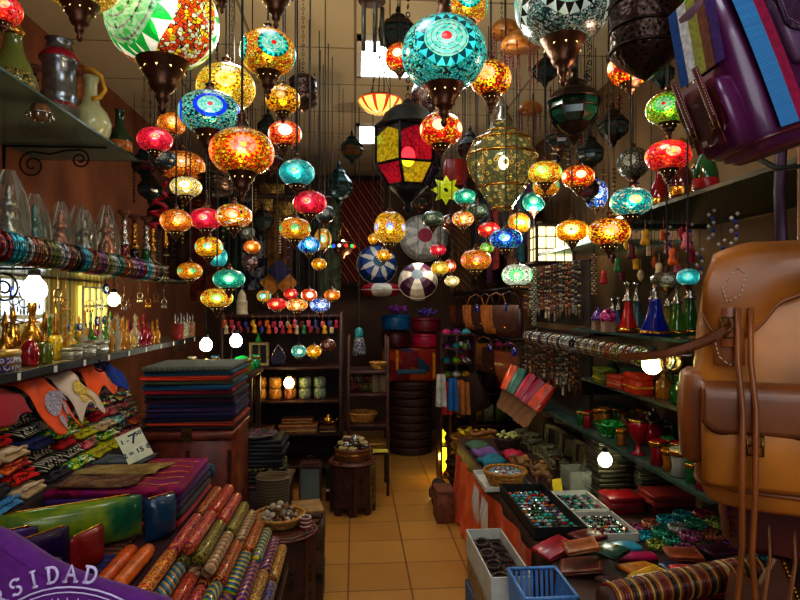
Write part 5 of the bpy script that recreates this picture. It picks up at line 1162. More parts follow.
vessel('tassel_lamp', 'blue-capped bead tassel hanging by the slim rack', 'tassel', P(359, 345, 4.7), [('tassel_cap', [(.03, .06), (.032, .07), (.032, .115), (.02, .13), (.0001, .14)], mat('teal_cap', (20, 120, 130), .4)), ('bead_skirt', MB().lathe([(.048, -.08), (.052, -.06), (.044, 0), (.032, .058)], 18, None, 0, True, 1, 1, 9, .06), pat('bead_skirt', [(150, 150, 150), (60, 70, 80), (30, 40, 80)], 120, 'voronoi', .3))])
hang(bpy.data.objects['tassel_lamp'], .14, CEIL)
bowl_basket('wicker_bowl', 'yellow wicker bowl holding trinkets at the top of the slim rack', (.19, 4.90, .9805), .07, .05)
# --- green-lit corner shelf (left of the back shelves)
for x, c, lab in ((206, (255, 250, 210), 'glaring white bulb above the tall scarf stack, beside the cold white one'), (236, (225, 245, 255), 'cold white bulb over the green dishes behind the tall scarf stack')):
    b_ = bulb(P(x, 345 if x < 220 else 341, 4.05), lab, .04, 8, c); hang(b_, .1, CEIL, r=.003)
gd = P(240, 362, 4.1)
t = thing('dish_table', 'small dark table with dishes behind the tall scarf stack', 'table', (-.90, 4.12, 0))
MB().box(.5, .4, .03, T(0, 0, 1.03), 0, .004).build('table_top', DKWOOD, t)
for i, j in ((-1, -1), (1, -1), (-1, 1), (1, 1)): MB().box(.035, .035, 1.03, T(i*.22, j*.17, 0)).build('leg', DKWOOD, t)
vessel('glass_bowl', 'emerald glass bowl upturned on the small table under the cold bulb', 'bowl', Vector((-.765, 4.14, 1.061)), [('bowl_body', [(.09, 0), (.092, .01), (.08, .05), (.05, .085), (.0001, .1)], glass('emerald_glass', (30, 170, 70), .7))])
t = vessel('fruit_dish', 'yellow dish of small fruit-like ornaments above the scarf stack', 'dish', Vector((-.97, 4.02, 1.061)), [('dish_body', [(.05, 0), (.06, .006), (.085, .03), (.08, .03), (.05, .012), (.0001, .012)], mat('yellow_dish', (190, 160, 40), .4))])
for k in range(7):
    a = 2*pi*k/6; c = ((160, 150, 40), (180, 60, 30), (190, 170, 60), (90, 130, 40))[k % 4]
    o = MB().ell(.022, .022, .02, None, 0, 10, 6).build('ornament_fruit', mat('fruit%d' % (k % 4), c, .4, 0, .3, 30), None, (-.97+(.046*cos(a) if k < 6 else 0), 4.02+(.046*sin(a) if k < 6 else 0), 1.061+(.045 if k < 6 else .068)))
    tag(o, '%s ornament fruit in the yellow dish, %s' % (('olive', 'red', 'gold', 'green')[k % 4], 'topmost' if k == 6 else nth(k)+' around its rim'), 'fruit', 'ornament fruit in the yellow dish')
for k, (x, y, c, n_) in enumerate(((-1.1, 4.16, (190, 190, 170), 'white'), (-.96, 4.22, (60, 120, 150), 'blue'), (-.69, 4.28, (40, 150, 90), 'green'), (-.70, 3.97, (180, 150, 80), 'amber'))):
    vessel('tea_glass', n_+' tea glass on the small table behind the scarf stack', 'glass', Vector((x, y, 1.061)), [('glass_body', [(.026, 0), (.03, .004), (.024, .03), (.032, .09), (.029, .09), (.022, .03), (.026, .008), (.0001, .008)], glass('tea_'+n_, c, .5)), ('gilt_band', [(.0275, .06), (.0305, .064), (.0318, .078), (.0315, .08)], BRASS)])
# --- dark folded jeans stack and sacks in front of the back shelves
t = thing('low_stand', 'low dark stand under the black garment stack', 'stand', (-.60, 3.68, 0)); MB().box(.42, .34, .44, None, 0, .006).build('stand_body', DKWOOD, t); MB().box(.45, .37, .02, T(0, 0, .441), 0, .004).build('stand_top', DKWOOD, t)
z = .462
for k in range(11):
    gold = k == 3; n_ = 'gold-trimmed black' if gold else ('black', 'blue-black')[k % 2]
    me = scarf_slab(.36, .27, .022, 60+k); me.materials[0] = pat('gold_trim', [(20, 18, 20), (150, 130, 40), (20, 18, 20), (20, 20, 24)], 60, 'voronoi', .5) if gold else mat('blackcloth%d' % (k % 2), ((18, 17, 20), (22, 26, 34))[k % 2], .7, 0, .3, 20)
    o = link('folded_cloth', me, None, (-.60+RN.uniform(-.01, .01), 3.68, z), (0, 0, radians(RN.uniform(-3, 3)))); z += .0226
    tag(o, '%s folded cloth, %s from the bottom of the black stack' % (n_, nth(k)), 'folded cloth', 'black cloths stacked on the low stand')
t = vessel('glass_dish', 'pink and green glass dish on top of the black cloth stack', 'dish', Vector((-.60, 3.66, z+.0005)), [('dish_body', [(.08, 0), (.1, .004), (.14, .022), (.135, .024), (.1, .008), (.0001, .006)], pat('pink_green_dish', [(60, 130, 90), (150, 90, 110), (50, 60, 60), (120, 150, 140)], 30, 'blend', .15, coat=.6))])
def sack(label, loc, r, h, c):
    t = thing('cloth_sack', label, 'sack', loc); m = pat('sack_%d' % c[0], [c, tuple(int(x*.75) for x in c)], 60, 'stripe', .9, axis=(0, 0, 1))
    MB().lathe([(r*.8, 0), (r*.98, .02), (r, h*.4), (r*.94, h*.75), (r*1.02, h*.93), (r*1.0, h), (r*.9, h*.99), (r*.84, h*.9), (.0001, h*.88)], 22, None, 0, True, 1, .8, 7, .04).build('sack_body', m, t)
    MB().torus(r*1.02, r*.06, T(0, 0, h*.97, 0, 0, 0, (1, .8, 1)), 0, 24, 6).build('rolled_hem', m, t); return t
sack('beige cloth sack with rolled hem below the black cloth stack', (-.435, 3.24, 0), .085, .6, (120, 100, 70))
chest('wooden_crate', 'dark wooden crate of frames between the sacks and the near octagonal table', 'crate', Vector((-.245, 3.14, 0)), .17, .2, .40, mat('crate_wood', (70, 46, 30), .6, 0, .4, 14), BLACK)
for k in range(4):
    o = MB().box(.15, .19, .013, None, 0, .002).build('flat_book', mat('book%d' % k, ((110, 80, 40), (60, 40, 30), (90, 70, 60), (130, 96, 40))[k], .6, 0, .3, 20), None, (-.245, 3.14, .4105+.0135*k), (0, 0, radians((-8, 6, 0, 10)[k])))
    tag(o, '%s thin book on the dark wooden crate, %s' % (('ochre', 'brown', 'grey', 'tan')[k], ('lowest', 'second up', 'third up', 'topmost')[k]), 'book')
# --- near octagonal table with shell basket
octa_table('dark octagonal stool at the aisle beside the scarf rolls with a basket of shells', (-.385 if False else -.33, 2.80, 0), .155, .47)
NT_ = .47*.96+.0305
bowl_basket('shell_basket', 'wicker basket of brown and white shells on the near octagonal stool', (-.35, 2.83, NT_+.001), .118, .045)
shl = MB().lathe([(.0001, -.016), (.01, -.013), (.018, -.004), (.019, .004), (.014, .012), (.005, .018), (.0001, .02)], 10).mesh('shell', [WHITEM]); SHM = []
for c in ((120, 80, 50), (196, 180, 150), (150, 110, 70)):
    me = shl.copy(); me.materials[0] = pat('shell%d' % c[0], [c, tuple(int(x*.6) for x in c), (200, 190, 170), c], 30, 'stripe', .35, axis=(0, 0, 1)); SHM.append(me)
i = 0
for z, n_, R_ in ((.034, 11, .070), (.034, 5, .034), (.055, 9, .058), (.055, 3, .02), (.078, 4, .03)):
    for k in range(n_):
        a = 2*pi*k/n_+z*40; m_ = RN.randrange(3)
        o = link('shell', SHM[m_], None, (-.35+R_*cos(a), 2.83+R_*sin(a), NT_+z+.004), (RN.uniform(0, 6), RN.uniform(0, 6), 0), .95)
        tag(o, 'striped brown and white shell heaped in the wicker basket on the near octagonal stool', 'shell', 'shells in the wicker basket'); i += 1
t = thing('price_tag', 'small white price tag stuck beside the shell basket', 'sign', (-.45, 2.70, NT_+.001), 0, None, (radians(70), 0, radians(20))); MB().box(.045, .05, .002).build('tag_card', WHITEM, t); me = text_mesh('€', .03, .0002, .001); me.materials.append(INK); link('price_writing', me, t, (0, 0, .0024))
t = thing('bead_bundle', 'bundle of red and white beads at the edge of the near octagonal stool', 'beads', (-.225, 2.77, NT_+.001)); m = MB()
for k in range(6): m.torus(.024, .0045, T(0, 0, .0046+.009*k), k % 2, 16, 5)
m.build('bead_rings', [mat('red_beads', (130, 40, 40), .3), mat('white_beads', (190, 170, 160), .3)], t)
for k in range(5):
    c = ((130, 60, 60), (150, 140, 150), (120, 40, 90), (160, 120, 60), (90, 60, 50))[k]
    o = thing('hanging_bundle', 'shiny %s cellophane sweet bundle hanging on the near octagonal stool, %s down' % (('red', 'silver', 'purple', 'gold', 'brown')[k], nth(k)), 'bundle', (-.40+.03*(k % 2), 2.615-.01*(k % 2), .43-.075*k), 0, 'bundles hanging on the near octagonal stool')
    MB().lathe([(.0001, -.036), (.02, -.026), (.03, -.006), (.024, .014), (.008, .026), (.014, .036)], 9, None, 0, False).build('cellophane', mat('cello%d' % k, c, .15, .4, .5, 60, coat=.6), o); MB().torus(.009, .003, T(0, 0, .026), 0, 10, 4).build('tie', BRASS, o)
# --- pouffes, rug, basket stack at the far back
def pouffe(label, loc, r, h, cols, rot=None, n=12, star=False):
    t = thing('leather_pouffe', label, 'pouffe', loc, 0, None, rot)
    prof = [(.001, h*.5), (.30*r, h*.505), (.52*r, h*.49), (.8*r, h*.40), (.96*r, h*.2), (r, 0), (.96*r, -h*.2), (.8*r, -h*.40), (.52*r, -h*.49), (.30*r, -h*.505), (.001, -h*.5)]
    b = MB(); N = n*2
    for j in range(len(prof)-1):
        for i in range(N):
            a0, a1 = 2*pi*i/N, 2*pi*(i+1)/N; r0, z0_ = prof[j]; r1, z1 = prof[j+1]
            vs = [(r0*cos(a0), r0*sin(a0), z0_), (r1*cos(a0), r1*sin(a0), z1), (r1*cos(a1), r1*sin(a1), z1), (r0*cos(a1), r0*sin(a1), z0_)]
            if star and 1 <= j <= 3:   # eight-pointed star: light points narrowing outwards
                w = (.9, .62, .3)[j-1]; w2 = (.62, .3, .0)[j-1]; k = i % 2; s = i//2
                am = 2*pi*(s+.5)/n; hw = pi/n
                def pt(r_, z_, f): return (r_*cos(am+f*hw), r_*sin(am+f*hw), z_)
                if k == 0:
                    b.add([pt(r0, z0_, -1), pt(r1, z1, -1), pt(r1, z1, -w2), pt(r0, z0_, -w)], [(0, 1, 2, 3)], 1, True)
                    b.add([pt(r0, z0_, -w), pt(r1, z1, -w2), pt(r1, z1, w2), pt(r0, z0_, w)], [(0, 1, 2, 3)], 0, True)
                    b.add([pt(r0, z0_, w), pt(r1, z1, w2), pt(r1, z1, 1), pt(r0, z0_, 1)], [(0, 1, 2, 3)], 1, True)
                continue
            mi = 2 if j in (0, 9) else ((i//2) % 2 if not star else (1 if 3 < j < 6 else (i//2) % 2))
            b.add(vs, [(0, 1, 2, 3)], mi, True)
    b.build('leather_panels', cols, t)
    bpy.context.view_layer.update(); iv = t.matrix_world.inverted(); q0 = t.location+Vector((0, 0, (r if rot else h/2)*.92)); q1 = Vector((q0.x, q0.y, CEIL-.002)); MB().tube([iv @ q0, iv @ q1], .003, 5).build('cord', CORD, t)
    MB().torus(r*.985, .006, T(0, 0, 0), 0, 40, 5).build('seam_piping', cols[0], t); return t
LW = mat('white_leather', (190, 186, 172), .45, 0, .15, 14); LBL = mat('blue_leather', (20, 60, 120), .4, 0, .35, 14); LPU = mat('plum_leather', (60, 22, 52), .4, 0, .3, 14); LRE = mat('red_leather', (150, 18, 44), .4, 0, .3, 14); LTE = mat('teal_leather', (24, 80, 90), .4, 0, .3, 14)
pouffe('round leather pouffe with white eight-pointed star on blue, tilted up at the back', P(377, 265, 6.25), .212, .26, [LW, LBL, LTE], (radians(74), 0, radians(8)), 8, True)
pouffe('white, plum and grey patchwork leather pouffe beside the blue star pouffe', P(418, 282, 5.2), .17, .26, [LW, LPU, mat('grey_leather', (90, 110, 120), .4)], (radians(60), radians(20), radians(-20)), 8, False)
pouffe('large white leather pouffe with crimson diamonds on the rear wall above the patchwork pouffe', P(424, 238, 6.6), .27, .22, [LW, mat('dusty_leather', (150, 150, 140), .5), LRE], (radians(80), 0, 0), 8, True)
pouffe('red and white striped pouffe lying flat under the blue star pouffe', P(381, 290, 5.85), .2, .13, [LW, LRE, LRE], None, 6)
KIL = pat('kilim', [(120, 26, 20), (70, 18, 18), (150, 60, 30), (40, 20, 24), (110, 30, 20), (160, 110, 70)], 9, 'stripe', .9, axis=(1.2, 0, .8))
def kilim(label, px0, px1, py0, py1, Y, m, name='hanging_kilim', fr=True):
    a = P(px0, py0, Y); b_ = P(px1, py1, Y); w, h = abs(b_.x-a.x), abs(a.z-b_.z); t = thing(name, label, 'rug', ((a.x+b_.x)/2, Y, b_.z))
    MB().surf(lambda u, v: ((u-.5)*w, .01*sin(9*u+2*v), h*v), 14, 10).surf(lambda u, v: ((u-.5)*w, .012+.01*sin(9*u+2*v), h*v), 14, 10).build('rug_field', m, t)
    f = MB()
    for i in range(int(w/.03)): f.tube([(-w/2+.015+.03*i, .004, 0), (-w/2+.012+.03*i, .004, -.05)], .003, 4)
    if fr: f.build('fringe', mat('fringe', (150, 120, 90), .9), t)
    MB().tube([(-w/2-.03, .005, h), (w/2+.03, .005, h)], .012, 6).build('hanging_rod', DKWOOD, t); return t
kilim('dark red diagonal-striped kilim hanging on the rear wall', 331, 384, 180, 282, 6.95, KIL)
kilim('brown flat-woven rug hanging on the rear wall over the leather bags', 450, 496, 225, 290, 6.9, pat('kilim2', [(96, 60, 34), (120, 84, 50), (80, 40, 26), (150, 110, 60)], 12, 'stripe', .9, axis=(1, 0, 1)))
# tall dark base cabinet and piles of leather poufs
def soft_pouf(label, loc, r, h, c, lid=False):
    t = thing('flat_pouf', label, 'pouffe', loc); m = mat('pouf_%d_%d' % (c[0], c[2]), c, .4, 0, .3, 10)
    MB().lathe([(r*.8, 0), (r*.96, .012), (r, h*.3), (r, h*.7), (r*.96, h-.012), (r*.8, h), (.0001, h*1.02)], 30).build('leather_body', m, t)
    MB().torus(r*.985, .006, T(0, 0, h*.86), 0, 34, 5).torus(r*.985, .006, T(0, 0, h*.14), 0, 34, 5).build('seam_piping', m, t); return t
# basket stack at the aisle end
z = .0
WK = mat('dark_wicker', (64, 34, 24), .6, 0, .5, 70, .4); SB = MB()
SBr = MB().lathe([(.18, 0), (.2, .01), (.215, .04), (.215, .07), (.2, .086), (.0001, .088)], 26)
for k in range(3): SBr.torus(.215, .008, T(0, 0, .02+.022*k), 0, 30, 5)
SBm = SBr.mesh('round_basket', [WK])
bx, by = .57, 6.15
for k in range(9):
    o = link('round_basket', SBm, None, (bx+RN.uniform(-.008, .008), by, z), (0, 0, k), (1, 1, .9)); z += .081
    tag(o, 'dark brown round basket, %s from the floor in the stack at the aisle end' % nth(k), 'basket', 'round baskets stacked at the aisle end')
ZS = z+.002
CUSH = pat('patch_cushion', [(150, 40, 20), (190, 90, 20), (120, 20, 30), (40, 70, 100), (170, 60, 24)], 7, 'voronoi', .85)
t = thing('patchwork_rug', 'orange and red patchwork rug bundle draped on the basket stack', 'rug', (bx, by, ZS))
MB().box(.58, .36, .33, None, 0, .05).build('rug_bundle', CUSH, t); b = MB(); b.box(.3, .014, .05, T(.0, -.184, .08), 0, .004); b.build('blue_band', mat('blue_band', (50, 84, 110), .8), t)
MB().box(.15, .014, .16, T(-.02, -.184, .15), 0, .004).build('crimson_panel', mat('crimson_panel', (110, 14, 30), .8), t); MB().box(.03, .014, .26, T(.22, -.184, .03), 0, .004).box(.03, .014, .2, T(-.15, -.184, .12), 0, .004).build('yellow_band', mat('yellow_band', (200, 130, 20), .8), t)
z1 = ZS+.332
soft_pouf('dark maroon flat pouf, lower of the wall-side pile on the patchwork cushion', (bx-.15, by, z1), .145, .17, (70, 12, 24)); soft_pouf('crimson flat pouf on the patchwork cushion at the aisle side', (bx+.16, by, z1), .15, .15, (170, 14, 60))
soft_pouf('bright blue flat pouf on the dark maroon one', (bx-.15, by, z1+.18), .15, .16, (10, 90, 140)); soft_pouf('dark red flat pouf on the crimson one', (bx+.16, by, z1+.158), .15, .15, (110, 16, 36))
for k, (px, py, c, n_) in enumerate(((404, 301, (120, 40, 140), 'purple'), (436, 303, (80, 60, 140), 'lavender'))):
    t = thing('cloth_flower', n_+' cloth flower bunch lying on the leather poufs', 'flower', P(px, py, 6.1) if False else Vector((bx+(-.13 if k == 0 else .17), by-.03, z1+(.352 if k == 0 else .32)))); m = MB()
    for i in range(26): m.ell(.028, .02, .012, T(RN.uniform(-.09, .09), RN.uniform(-.06, .06), RN.uniform(.012, .07), RN.uniform(-60, 60), RN.uniform(-60, 60), 0), 0, 7, 4)
    m.build('petals', mat('petal_'+n_, c, .7, 0, .4, 30), t)
# right-hand far floor goods: slim yellow lamp
t = thing('floor_lamp', 'slim glowing yellow lamp standing on the floor by the leather goods', 'lamp', P(443, 472, 5.2)); t.location.z = 0
MB().lathe([(.05, 0), (.055, .01), (.03, .03), (.012, .06)], 14).build('lamp_base', BRASS, t)
MB().lathe([(.012, .055), (.026, .08), (.034, .16), (.03, .26), (.014, .33), (.0001, .345)], 14).build('glowing_shade', emis('yellow_glow', (255, 215, 30), 5.), t)
MB().lathe([(.0001, .42), (.01, .4), (.03, .385), (.02, .36), (.008, .34)], 9, None, 0, False).build('yellow_flower', emis('yellow_flower', (255, 220, 40), 1.6), t)
plight('floor_lamp_glow', t.location+Vector((-.06, -.08, .2)), 2.2, (1, .75, .15), .03)
# ============================================================ right side
WCK = mat('wicker', (170, 120, 50), .7, 0, .45, 60, .4)
t = thing('low_counter', 'low counter with orange cloth front along the right side of the aisle', 'counter', (1.22, 3.0, 0))
MB().box(.92, 2.9, .5, T(0, 0, 0), 0, .004).build('counter_body', mat('counter_wood', (70, 44, 34), .6, 0, .3, 14), t)
ORC = pat('orange_cloth', [(240, 96, 28), (250, 120, 40), (220, 76, 26), (245, 140, 70)], 4, 'blend', .7)
for k, (y0, y1, z1) in enumerate(((-.5, .25, .46), (.30, .78, .44), (.83, 1.35, .42))):
    MB().surf(lambda u, v: (-.462-.012-.012*sin(14*u)-.05*(1-v)**2, y0+(y1-y0)*u, .015+(z1-.015)*v), 24, 6, None, 0, 0).build('cloth_front', ORC, t)
WBOX = mat('white_card_box', (200, 200, 190), .6, 0, .1, 20)
def open_box(name, label, loc, sx, sy, sz, m, rz=0, rim=.006, cat='box', group=None, tilt=None):
    t = thing(name, label, cat, loc, rz, group, tilt)
    b = MB().box(sx, sy, rim)
    for a in range(4):
        l = sx if a % 2 == 0 else sy; q = sy if a % 2 == 0 else sx
        b.box(l-.0005, rim, sz, T(rz=90*a) @ T(0, q/2-rim/2, 0))
    b.build('box_sides', m, t); return t
CTZ = .5015
# trays of jewels
JCOL = {'jet': (20, 20, 24), 'silver': (170, 175, 175), 'turquoise': (40, 170, 160), 'emerald': (20, 110, 70), 'ruby': (150, 20, 50), 'amber': (180, 100, 30), 'violet': (90, 50, 120), 'sky blue': (80, 140, 180)}
JM = {n_: mat('jewel_'+n_.replace(' ', '_'), c, .12, .1, .3, 30, coat=.7) for n_, c in JCOL.items()}
RINGJ = {}
def jewel_ring(n_):
    if n_ not in RINGJ:
        b = MB().torus(.0135, .0022, T(0, 0, .0022), 1, 12, 4); b.lathe([(.0095, 0), (.0115, .003), (.007, .008), (.0001, .0095)], 7, T(0, -.0125, .003), 0, False); RINGJ[n_] = b.mesh('jewel_ring', [JM[n_], SILVER])
    return RINGJ[n_]
def tray_grid(label, x0, x1, y0, y1, z, m, h, group, nx, ny, where, jewels=('silver', 'jet', 'turquoise', 'emerald', 'silver', 'sky blue', 'turquoise', 'jet', 'violet', 'amber', 'ruby', 'silver'), floor=None):
    t = open_box('jewel_tray', label, ((x0+x1)/2, (y0+y1)/2, z), x1-x0, y1-y0, h, m, cat='tray')
    if floor: MB().box(x1-x0-.014, y1-y0-.014, .006, T(0, 0, .0062)).build('tray_lining', floor, t)
    zf = z+(.0126 if floor else .0065)
    for j in range(ny):
        for i in range(nx):
            n_ = RN.choice(jewels); x = x0+.024+(x1-x0-.048)*i/max(1, nx-1); y = y0+.026+(y1-y0-.05)*j/max(1, ny-1)
            o = link('jewel_ring', jewel_ring(n_), None, (x, y, zf), (0, 0, RN.uniform(-.5, .5)))
            tag(o, '%s ring, %s across, %s row from the entrance of %s' % (n_, nth(i), nth(j), where), 'ring', group)
VEL = mat('black_velvet', (16, 15, 18), .9)
tray_grid('large black tray of stone rings at the edge of the right counter', .76, .99, 2.5, 3.12, CTZ, BLACK, .055, 'stone rings in the black tray', 8, 15, 'the black tray', floor=VEL)
tray_grid('white tray of coloured rings inland of the black tray', 1.01, 1.2, 2.76, 3.05, CTZ, WBOX, .035, 'rings in the inner white tray', 5, 7, 'the inner white tray', floor=VEL)
tray_grid('white tray of coloured rings nearest the bangle heap', 1.01, 1.2, 2.46, 2.74, CTZ, WBOX, .035, 'rings in the near white tray', 5, 7, 'the near white tray', floor=VEL)
# basket of beads on a white tray
open_box('white_tray', 'white card tray under the wicker basket of beads', (.82, 3.32, CTZ), .26, .34, .03, WBOX, cat='tray')
bowl_basket('bead_basket', 'wicker basket full of tiny grey and turquoise beads on a white tray', (.83, 3.28, CTZ+.0075), .118, .075)
b = MB().lathe([(.1, .058), (.085, .07), (.05, .082), (.0001, .088)], 24)
for i in range(170):
    a = RN.uniform(0, 6.28); r = .1*sqrt(RN.random()); b.ell(.0065, .0065, .006, T(r*cos(a), r*sin(a), .061+.026*(1-(r/.1)**2)), RN.randrange(5), 6, 4)
o = b.build('bead_heap', [JM['silver'], JM['turquoise'], JM['jet'], JM['sky blue'], JM['ruby']], None, (.83, 3.28, CTZ+.0075)); tag(o, 'heap of tiny grey, turquoise and red beads filling the wicker basket', 'beads', None, 'stuff')
# stacked open cartons beside the aisle, blue plastic basket
for k in range(4):
    m = (WBOX, mat('blue_card', (70, 100, 140), .6), mat('tan_card', (150, 126, 90), .6), WBOX)[k]
    z = (0, .115, .23, .345)[k]; open_box('flat_carton', ('white carton on the floor, lowest beside the low counter', 'blue-grey carton second up beside the low counter', 'tan carton third up beside the low counter', 'white open carton of dark necklaces, topmost beside the low counter')[k], (.60, 2.52-.0*k, z), .165, .5, .112, m, (0, 1.5, -1, .5)[k], cat='carton')
o = MB().box(.148, .48, .06).build('velvet_insert', mat('brown_velvet', (50, 30, 26), .9), None, (.60, 2.52, .3515), (0, 0, radians(.5))); tag(o, 'dark velvet insert filling the topmost white carton', 'insert')
for k in range(7):
    o = MB().torus(.029, .008, None, 0, 14, 5).build('dark_necklace', pat('dark_beads%d' % (k % 3), [((60, 40, 34), (90, 50, 40), (30, 26, 30))[k % 3], (120, 90, 70), (30, 24, 24)], 140, 'voronoi', .3), None, (.572+.058*(k % 2), 2.34+.058*k, .364), (radians(8), radians(10 if k % 2 else -10), 0))
    o.location.z = .425+.004*(k % 2); tag(o, 'dark beaded bracelet coil, %s from the entrance in the topmost white carton' % nth(k), 'bracelet', 'bead coils in the white carton')
def plastic_basket(label, loc, c):
    t = thing('plastic_basket', label, 'basket', loc); m = mat('blue_plastic', c, .35, 0, .1, 20)
    b = MB(); w, d, h = .17, .22, .13
    for i in range(4):
        for k in range(9):
            l = w if i % 2 == 0 else d; q = d if i % 2 == 0 else w
            b.box(l/16, .004, h, T(rz=90*i) @ T(-l/2+l*(k+.5)/9, q/2*.97, 0, -5))
    b.box(w*.96, d*.96, .004).build('slatted_sides', m, t)
    MB().tube([(sx*w/2*1.05, sy*d/2*1.05, h) for sx, sy in ((-1, -1), (1, -1), (1, 1), (-1, 1))], .007, 6, None, 0, True).build('rim', m, t); return t
t = thing('low_box', 'white carton standing on the floor under the blue plastic basket', 'carton', (.655, 2.08, 0)); MB().box(.2, .26, .39, None, 0, .003).build('carton_body', WBOX, t); MB().box(.203, .03, .391).build('tape_strip', mat('tape', (170, 140, 90), .4), t)
plastic_basket('blue plastic basket of violet bead strings by the aisle', (.655, 2.08, .3925), (90, 140, 200))
for k in range(12):
    o = MB().torus(.022, .006, None, 0, 12, 5).build('bead_coil', JM[('violet', 'silver', 'ruby', 'sky blue')[k % 4]], None, (.612+.043*(k % 3), 2.01+.046*(k//3), .3455), (RN.uniform(-.1, .1), 0, 0)); o.location.z = .407
    tag(o, '%s bead coil in the blue plastic basket, %s place %s row' % (('violet', 'silver', 'ruby', 'sky blue')[k % 4], nth(k % 3), nth(k//3)), 'bracelet', 'bead coils in the blue basket')
# wallets and pouches on the near counter
t = thing('near_counter', 'near part of the right counter with leather wallets heaped on it', 'counter', (1.24, 1.90, 0)); MB().box(.88, .66, .56-.06, T(0, -.0, 0), 0, .004).build('counter_body', mat('counter_wood', (70, 44, 34), .6, 0, .3, 14), t)
t.location = (1.28, 1.2, 0); 
def wallet(label, loc, sx, sy, c, rot, group='leather wallets on the right counter', th=.018):
    t = thing('leather_wallet', label, 'wallet', loc, 0, group, tuple(radians(a) for a in rot)); m = leather('wallet%d_%d_%d' % c, c)
    MB().box(sx, sy, th*.45, None, 0, .003).box(sx, sy, th*.45, T(0, 0, th*.5), 0, .003).lathe([(th*.48, -sy*.49), (th*.48, sy*.49)], 8, T(-sx/2+.003, 0, th*.48, 90)).build('leather_covers', m, t)
    f = MB()
    for a in range(4):
        l = sx if a % 2 == 0 else sy; q = sy if a % 2 == 0 else sx
        f.tube([(-l*.44, q*.44, 0), (l*.44, q*.44, 0)], .0012, 4, T(0, 0, th*.96, rz=90*a))
    f.build('stitched_edge', mat('stitch%d' % (c[0]//40), tuple(min(255, x+70) for x in c), .6), t)
    MB().lathe([(.006, 0), (.006, .003), (.0001, .004)], 10, T(sx*.34, 0, th*.95)).build('snap', BRASS, t); return t
WL = [  # x, y, z, sx, sy, colour name, colour, rot
 (1.02, 1.98, .0, .15, .12, 'dark green', (16, 60, 52), (0, -8, 30)), (1.195, 2.0, .0, .15, .13, 'crimson', (160, 14, 50), (0, 6, 14)), (1.35, 2.04, .0, .13, .12, 'raspberry', (150, 16, 60), (0, -4, 8)),
 (1.06, 2.16, .0, .15, .1, 'amber', (210, 120, 20), (0, 6, 24)), (1.23, 2.17, .0, .14, .1, 'navy', (24, 36, 80), (0, -5, 10)), (1.38, 2.19, .0, .12, .1, 'maroon', (90, 16, 40), (0, 4, -6)),
 (.87, 1.93, .0, .09, .09, 'orange', (200, 84, 26), (0, -14, 20)), (.845, 2.19, .0, .15, .13, 'chestnut', (110, 56, 36), (0, -12, -20)),
 (.92, 2.05, .0, .12, .10, 'dark brown', (60, 34, 30), (0, 12, 30)), (.80, 2.36, .0, .14, .12, 'deep red', (150, 10, 36), (0, -14, 20)), (.95, 2.37, .0, .12, .11, 'tan', (150, 100, 56), (0, 8, -14))]
for k, (x, y, z, sx, sy, n_, c, rot) in enumerate(WL):
    lift = abs(sin(radians(rot[1])))*sx/2
    wallet(n_+' leather wallet lying in the heap on the right counter', (x, y, CTZ+.002+lift), sx, sy, c, rot)
for k, (x, y, n_, c, rz) in enumerate(((1.02, 2.0, 'mustard', (190, 140, 20), 20), (1.18, 2.02, 'scarlet', (180, 20, 40), 8), (.845, 2.19, 'caramel', (150, 84, 40), -8), (.94, 2.37, 'mahogany', (96, 30, 24), 24), (1.23, 2.17, 'sienna', (150, 70, 34), -12), (1.385, 2.19, 'plum', (80, 20, 60), 10), (.97, 2.22, 'bottle green', (16, 60, 46), 40))):
    wallet(n_+' leather wallet on top of another in the heap on the right counter', (x, y, CTZ+.09 if k == 2 else CTZ+.056), .12, .1, c, (0, (-8, 6, -12, 0, 0, 0, 0)[k], rz))
b = bowl_basket('wicker_bowl', 'wicker bowl with a sky blue pouch by the black tray', (.87, 2.395, CTZ+.0), .075, .05) if False else None
o = MB().box(.12, .08, .022, None, 0, .008).build('blue_pouch', mat('sky_satin', (60, 150, 190), .3, 0, .3, 30), None, (1.1, 2.385, CTZ), (0, 0, radians(8))); tag(o, 'sky blue satin pouch lying by the near white tray', 'pouch')
o = MB().box(.16, .06, .022, None, 0, .008).build('pink_pouch', mat('magenta_satin', (170, 20, 90), .3, 0, .3, 30), None, (.96, 2.47, CTZ+.057) if False else (1.1, 2.29, CTZ), (0, 0, radians(-4))); tag(o, 'magenta satin pouch lying beside the sky blue one', 'pouch')
# striped roll of bangles at the very front
t = thing('bangle_stand', 'wooden stand with padded arm carrying the striped bangle roll in front of the wallets', 'stand', (1.02, 1.79, CTZ), 16); 
MB().lathe([(.0365, 0), (.0365, .62)], 14, T(-.31, 0, .139, 0, 90)).build('padded_arm', DKWOOD, t); MB().box(.012, .05, .11, T(-.303, 0, 0)).box(.012, .05, .11, T(.303, 0, 0)).box(.61, .1, .012).build('stand_foot', DKWOOD, t)
RB = [('russet', (130, 50, 24)), ('black', (26, 22, 22)), ('dark red', (110, 20, 24)), ('white', (215, 205, 185)), ('amber', (180, 110, 30)), ('brown', (84, 44, 28)), ('gold', (200, 160, 70))]
RBM = {}
for n_, c in RB:
    me = MB().lathe([(.0385, -.0046), (.0455, -.0042), (.0475, 0), (.0455, .0042), (.0385, .0046), (.0385, -.0046)], 26, T(ry=90)).mesh('bangle', [mat('lacquer_'+n_, c, .2, .2, .3, 30, coat=.6)]); RBM[n_] = me
seq = ['russet', 'gold', 'russet', 'dark red', 'russet', 'amber', 'black', 'brown', 'gold', 'russet', 'black', 'russet', 'dark red', 'gold', 'black']
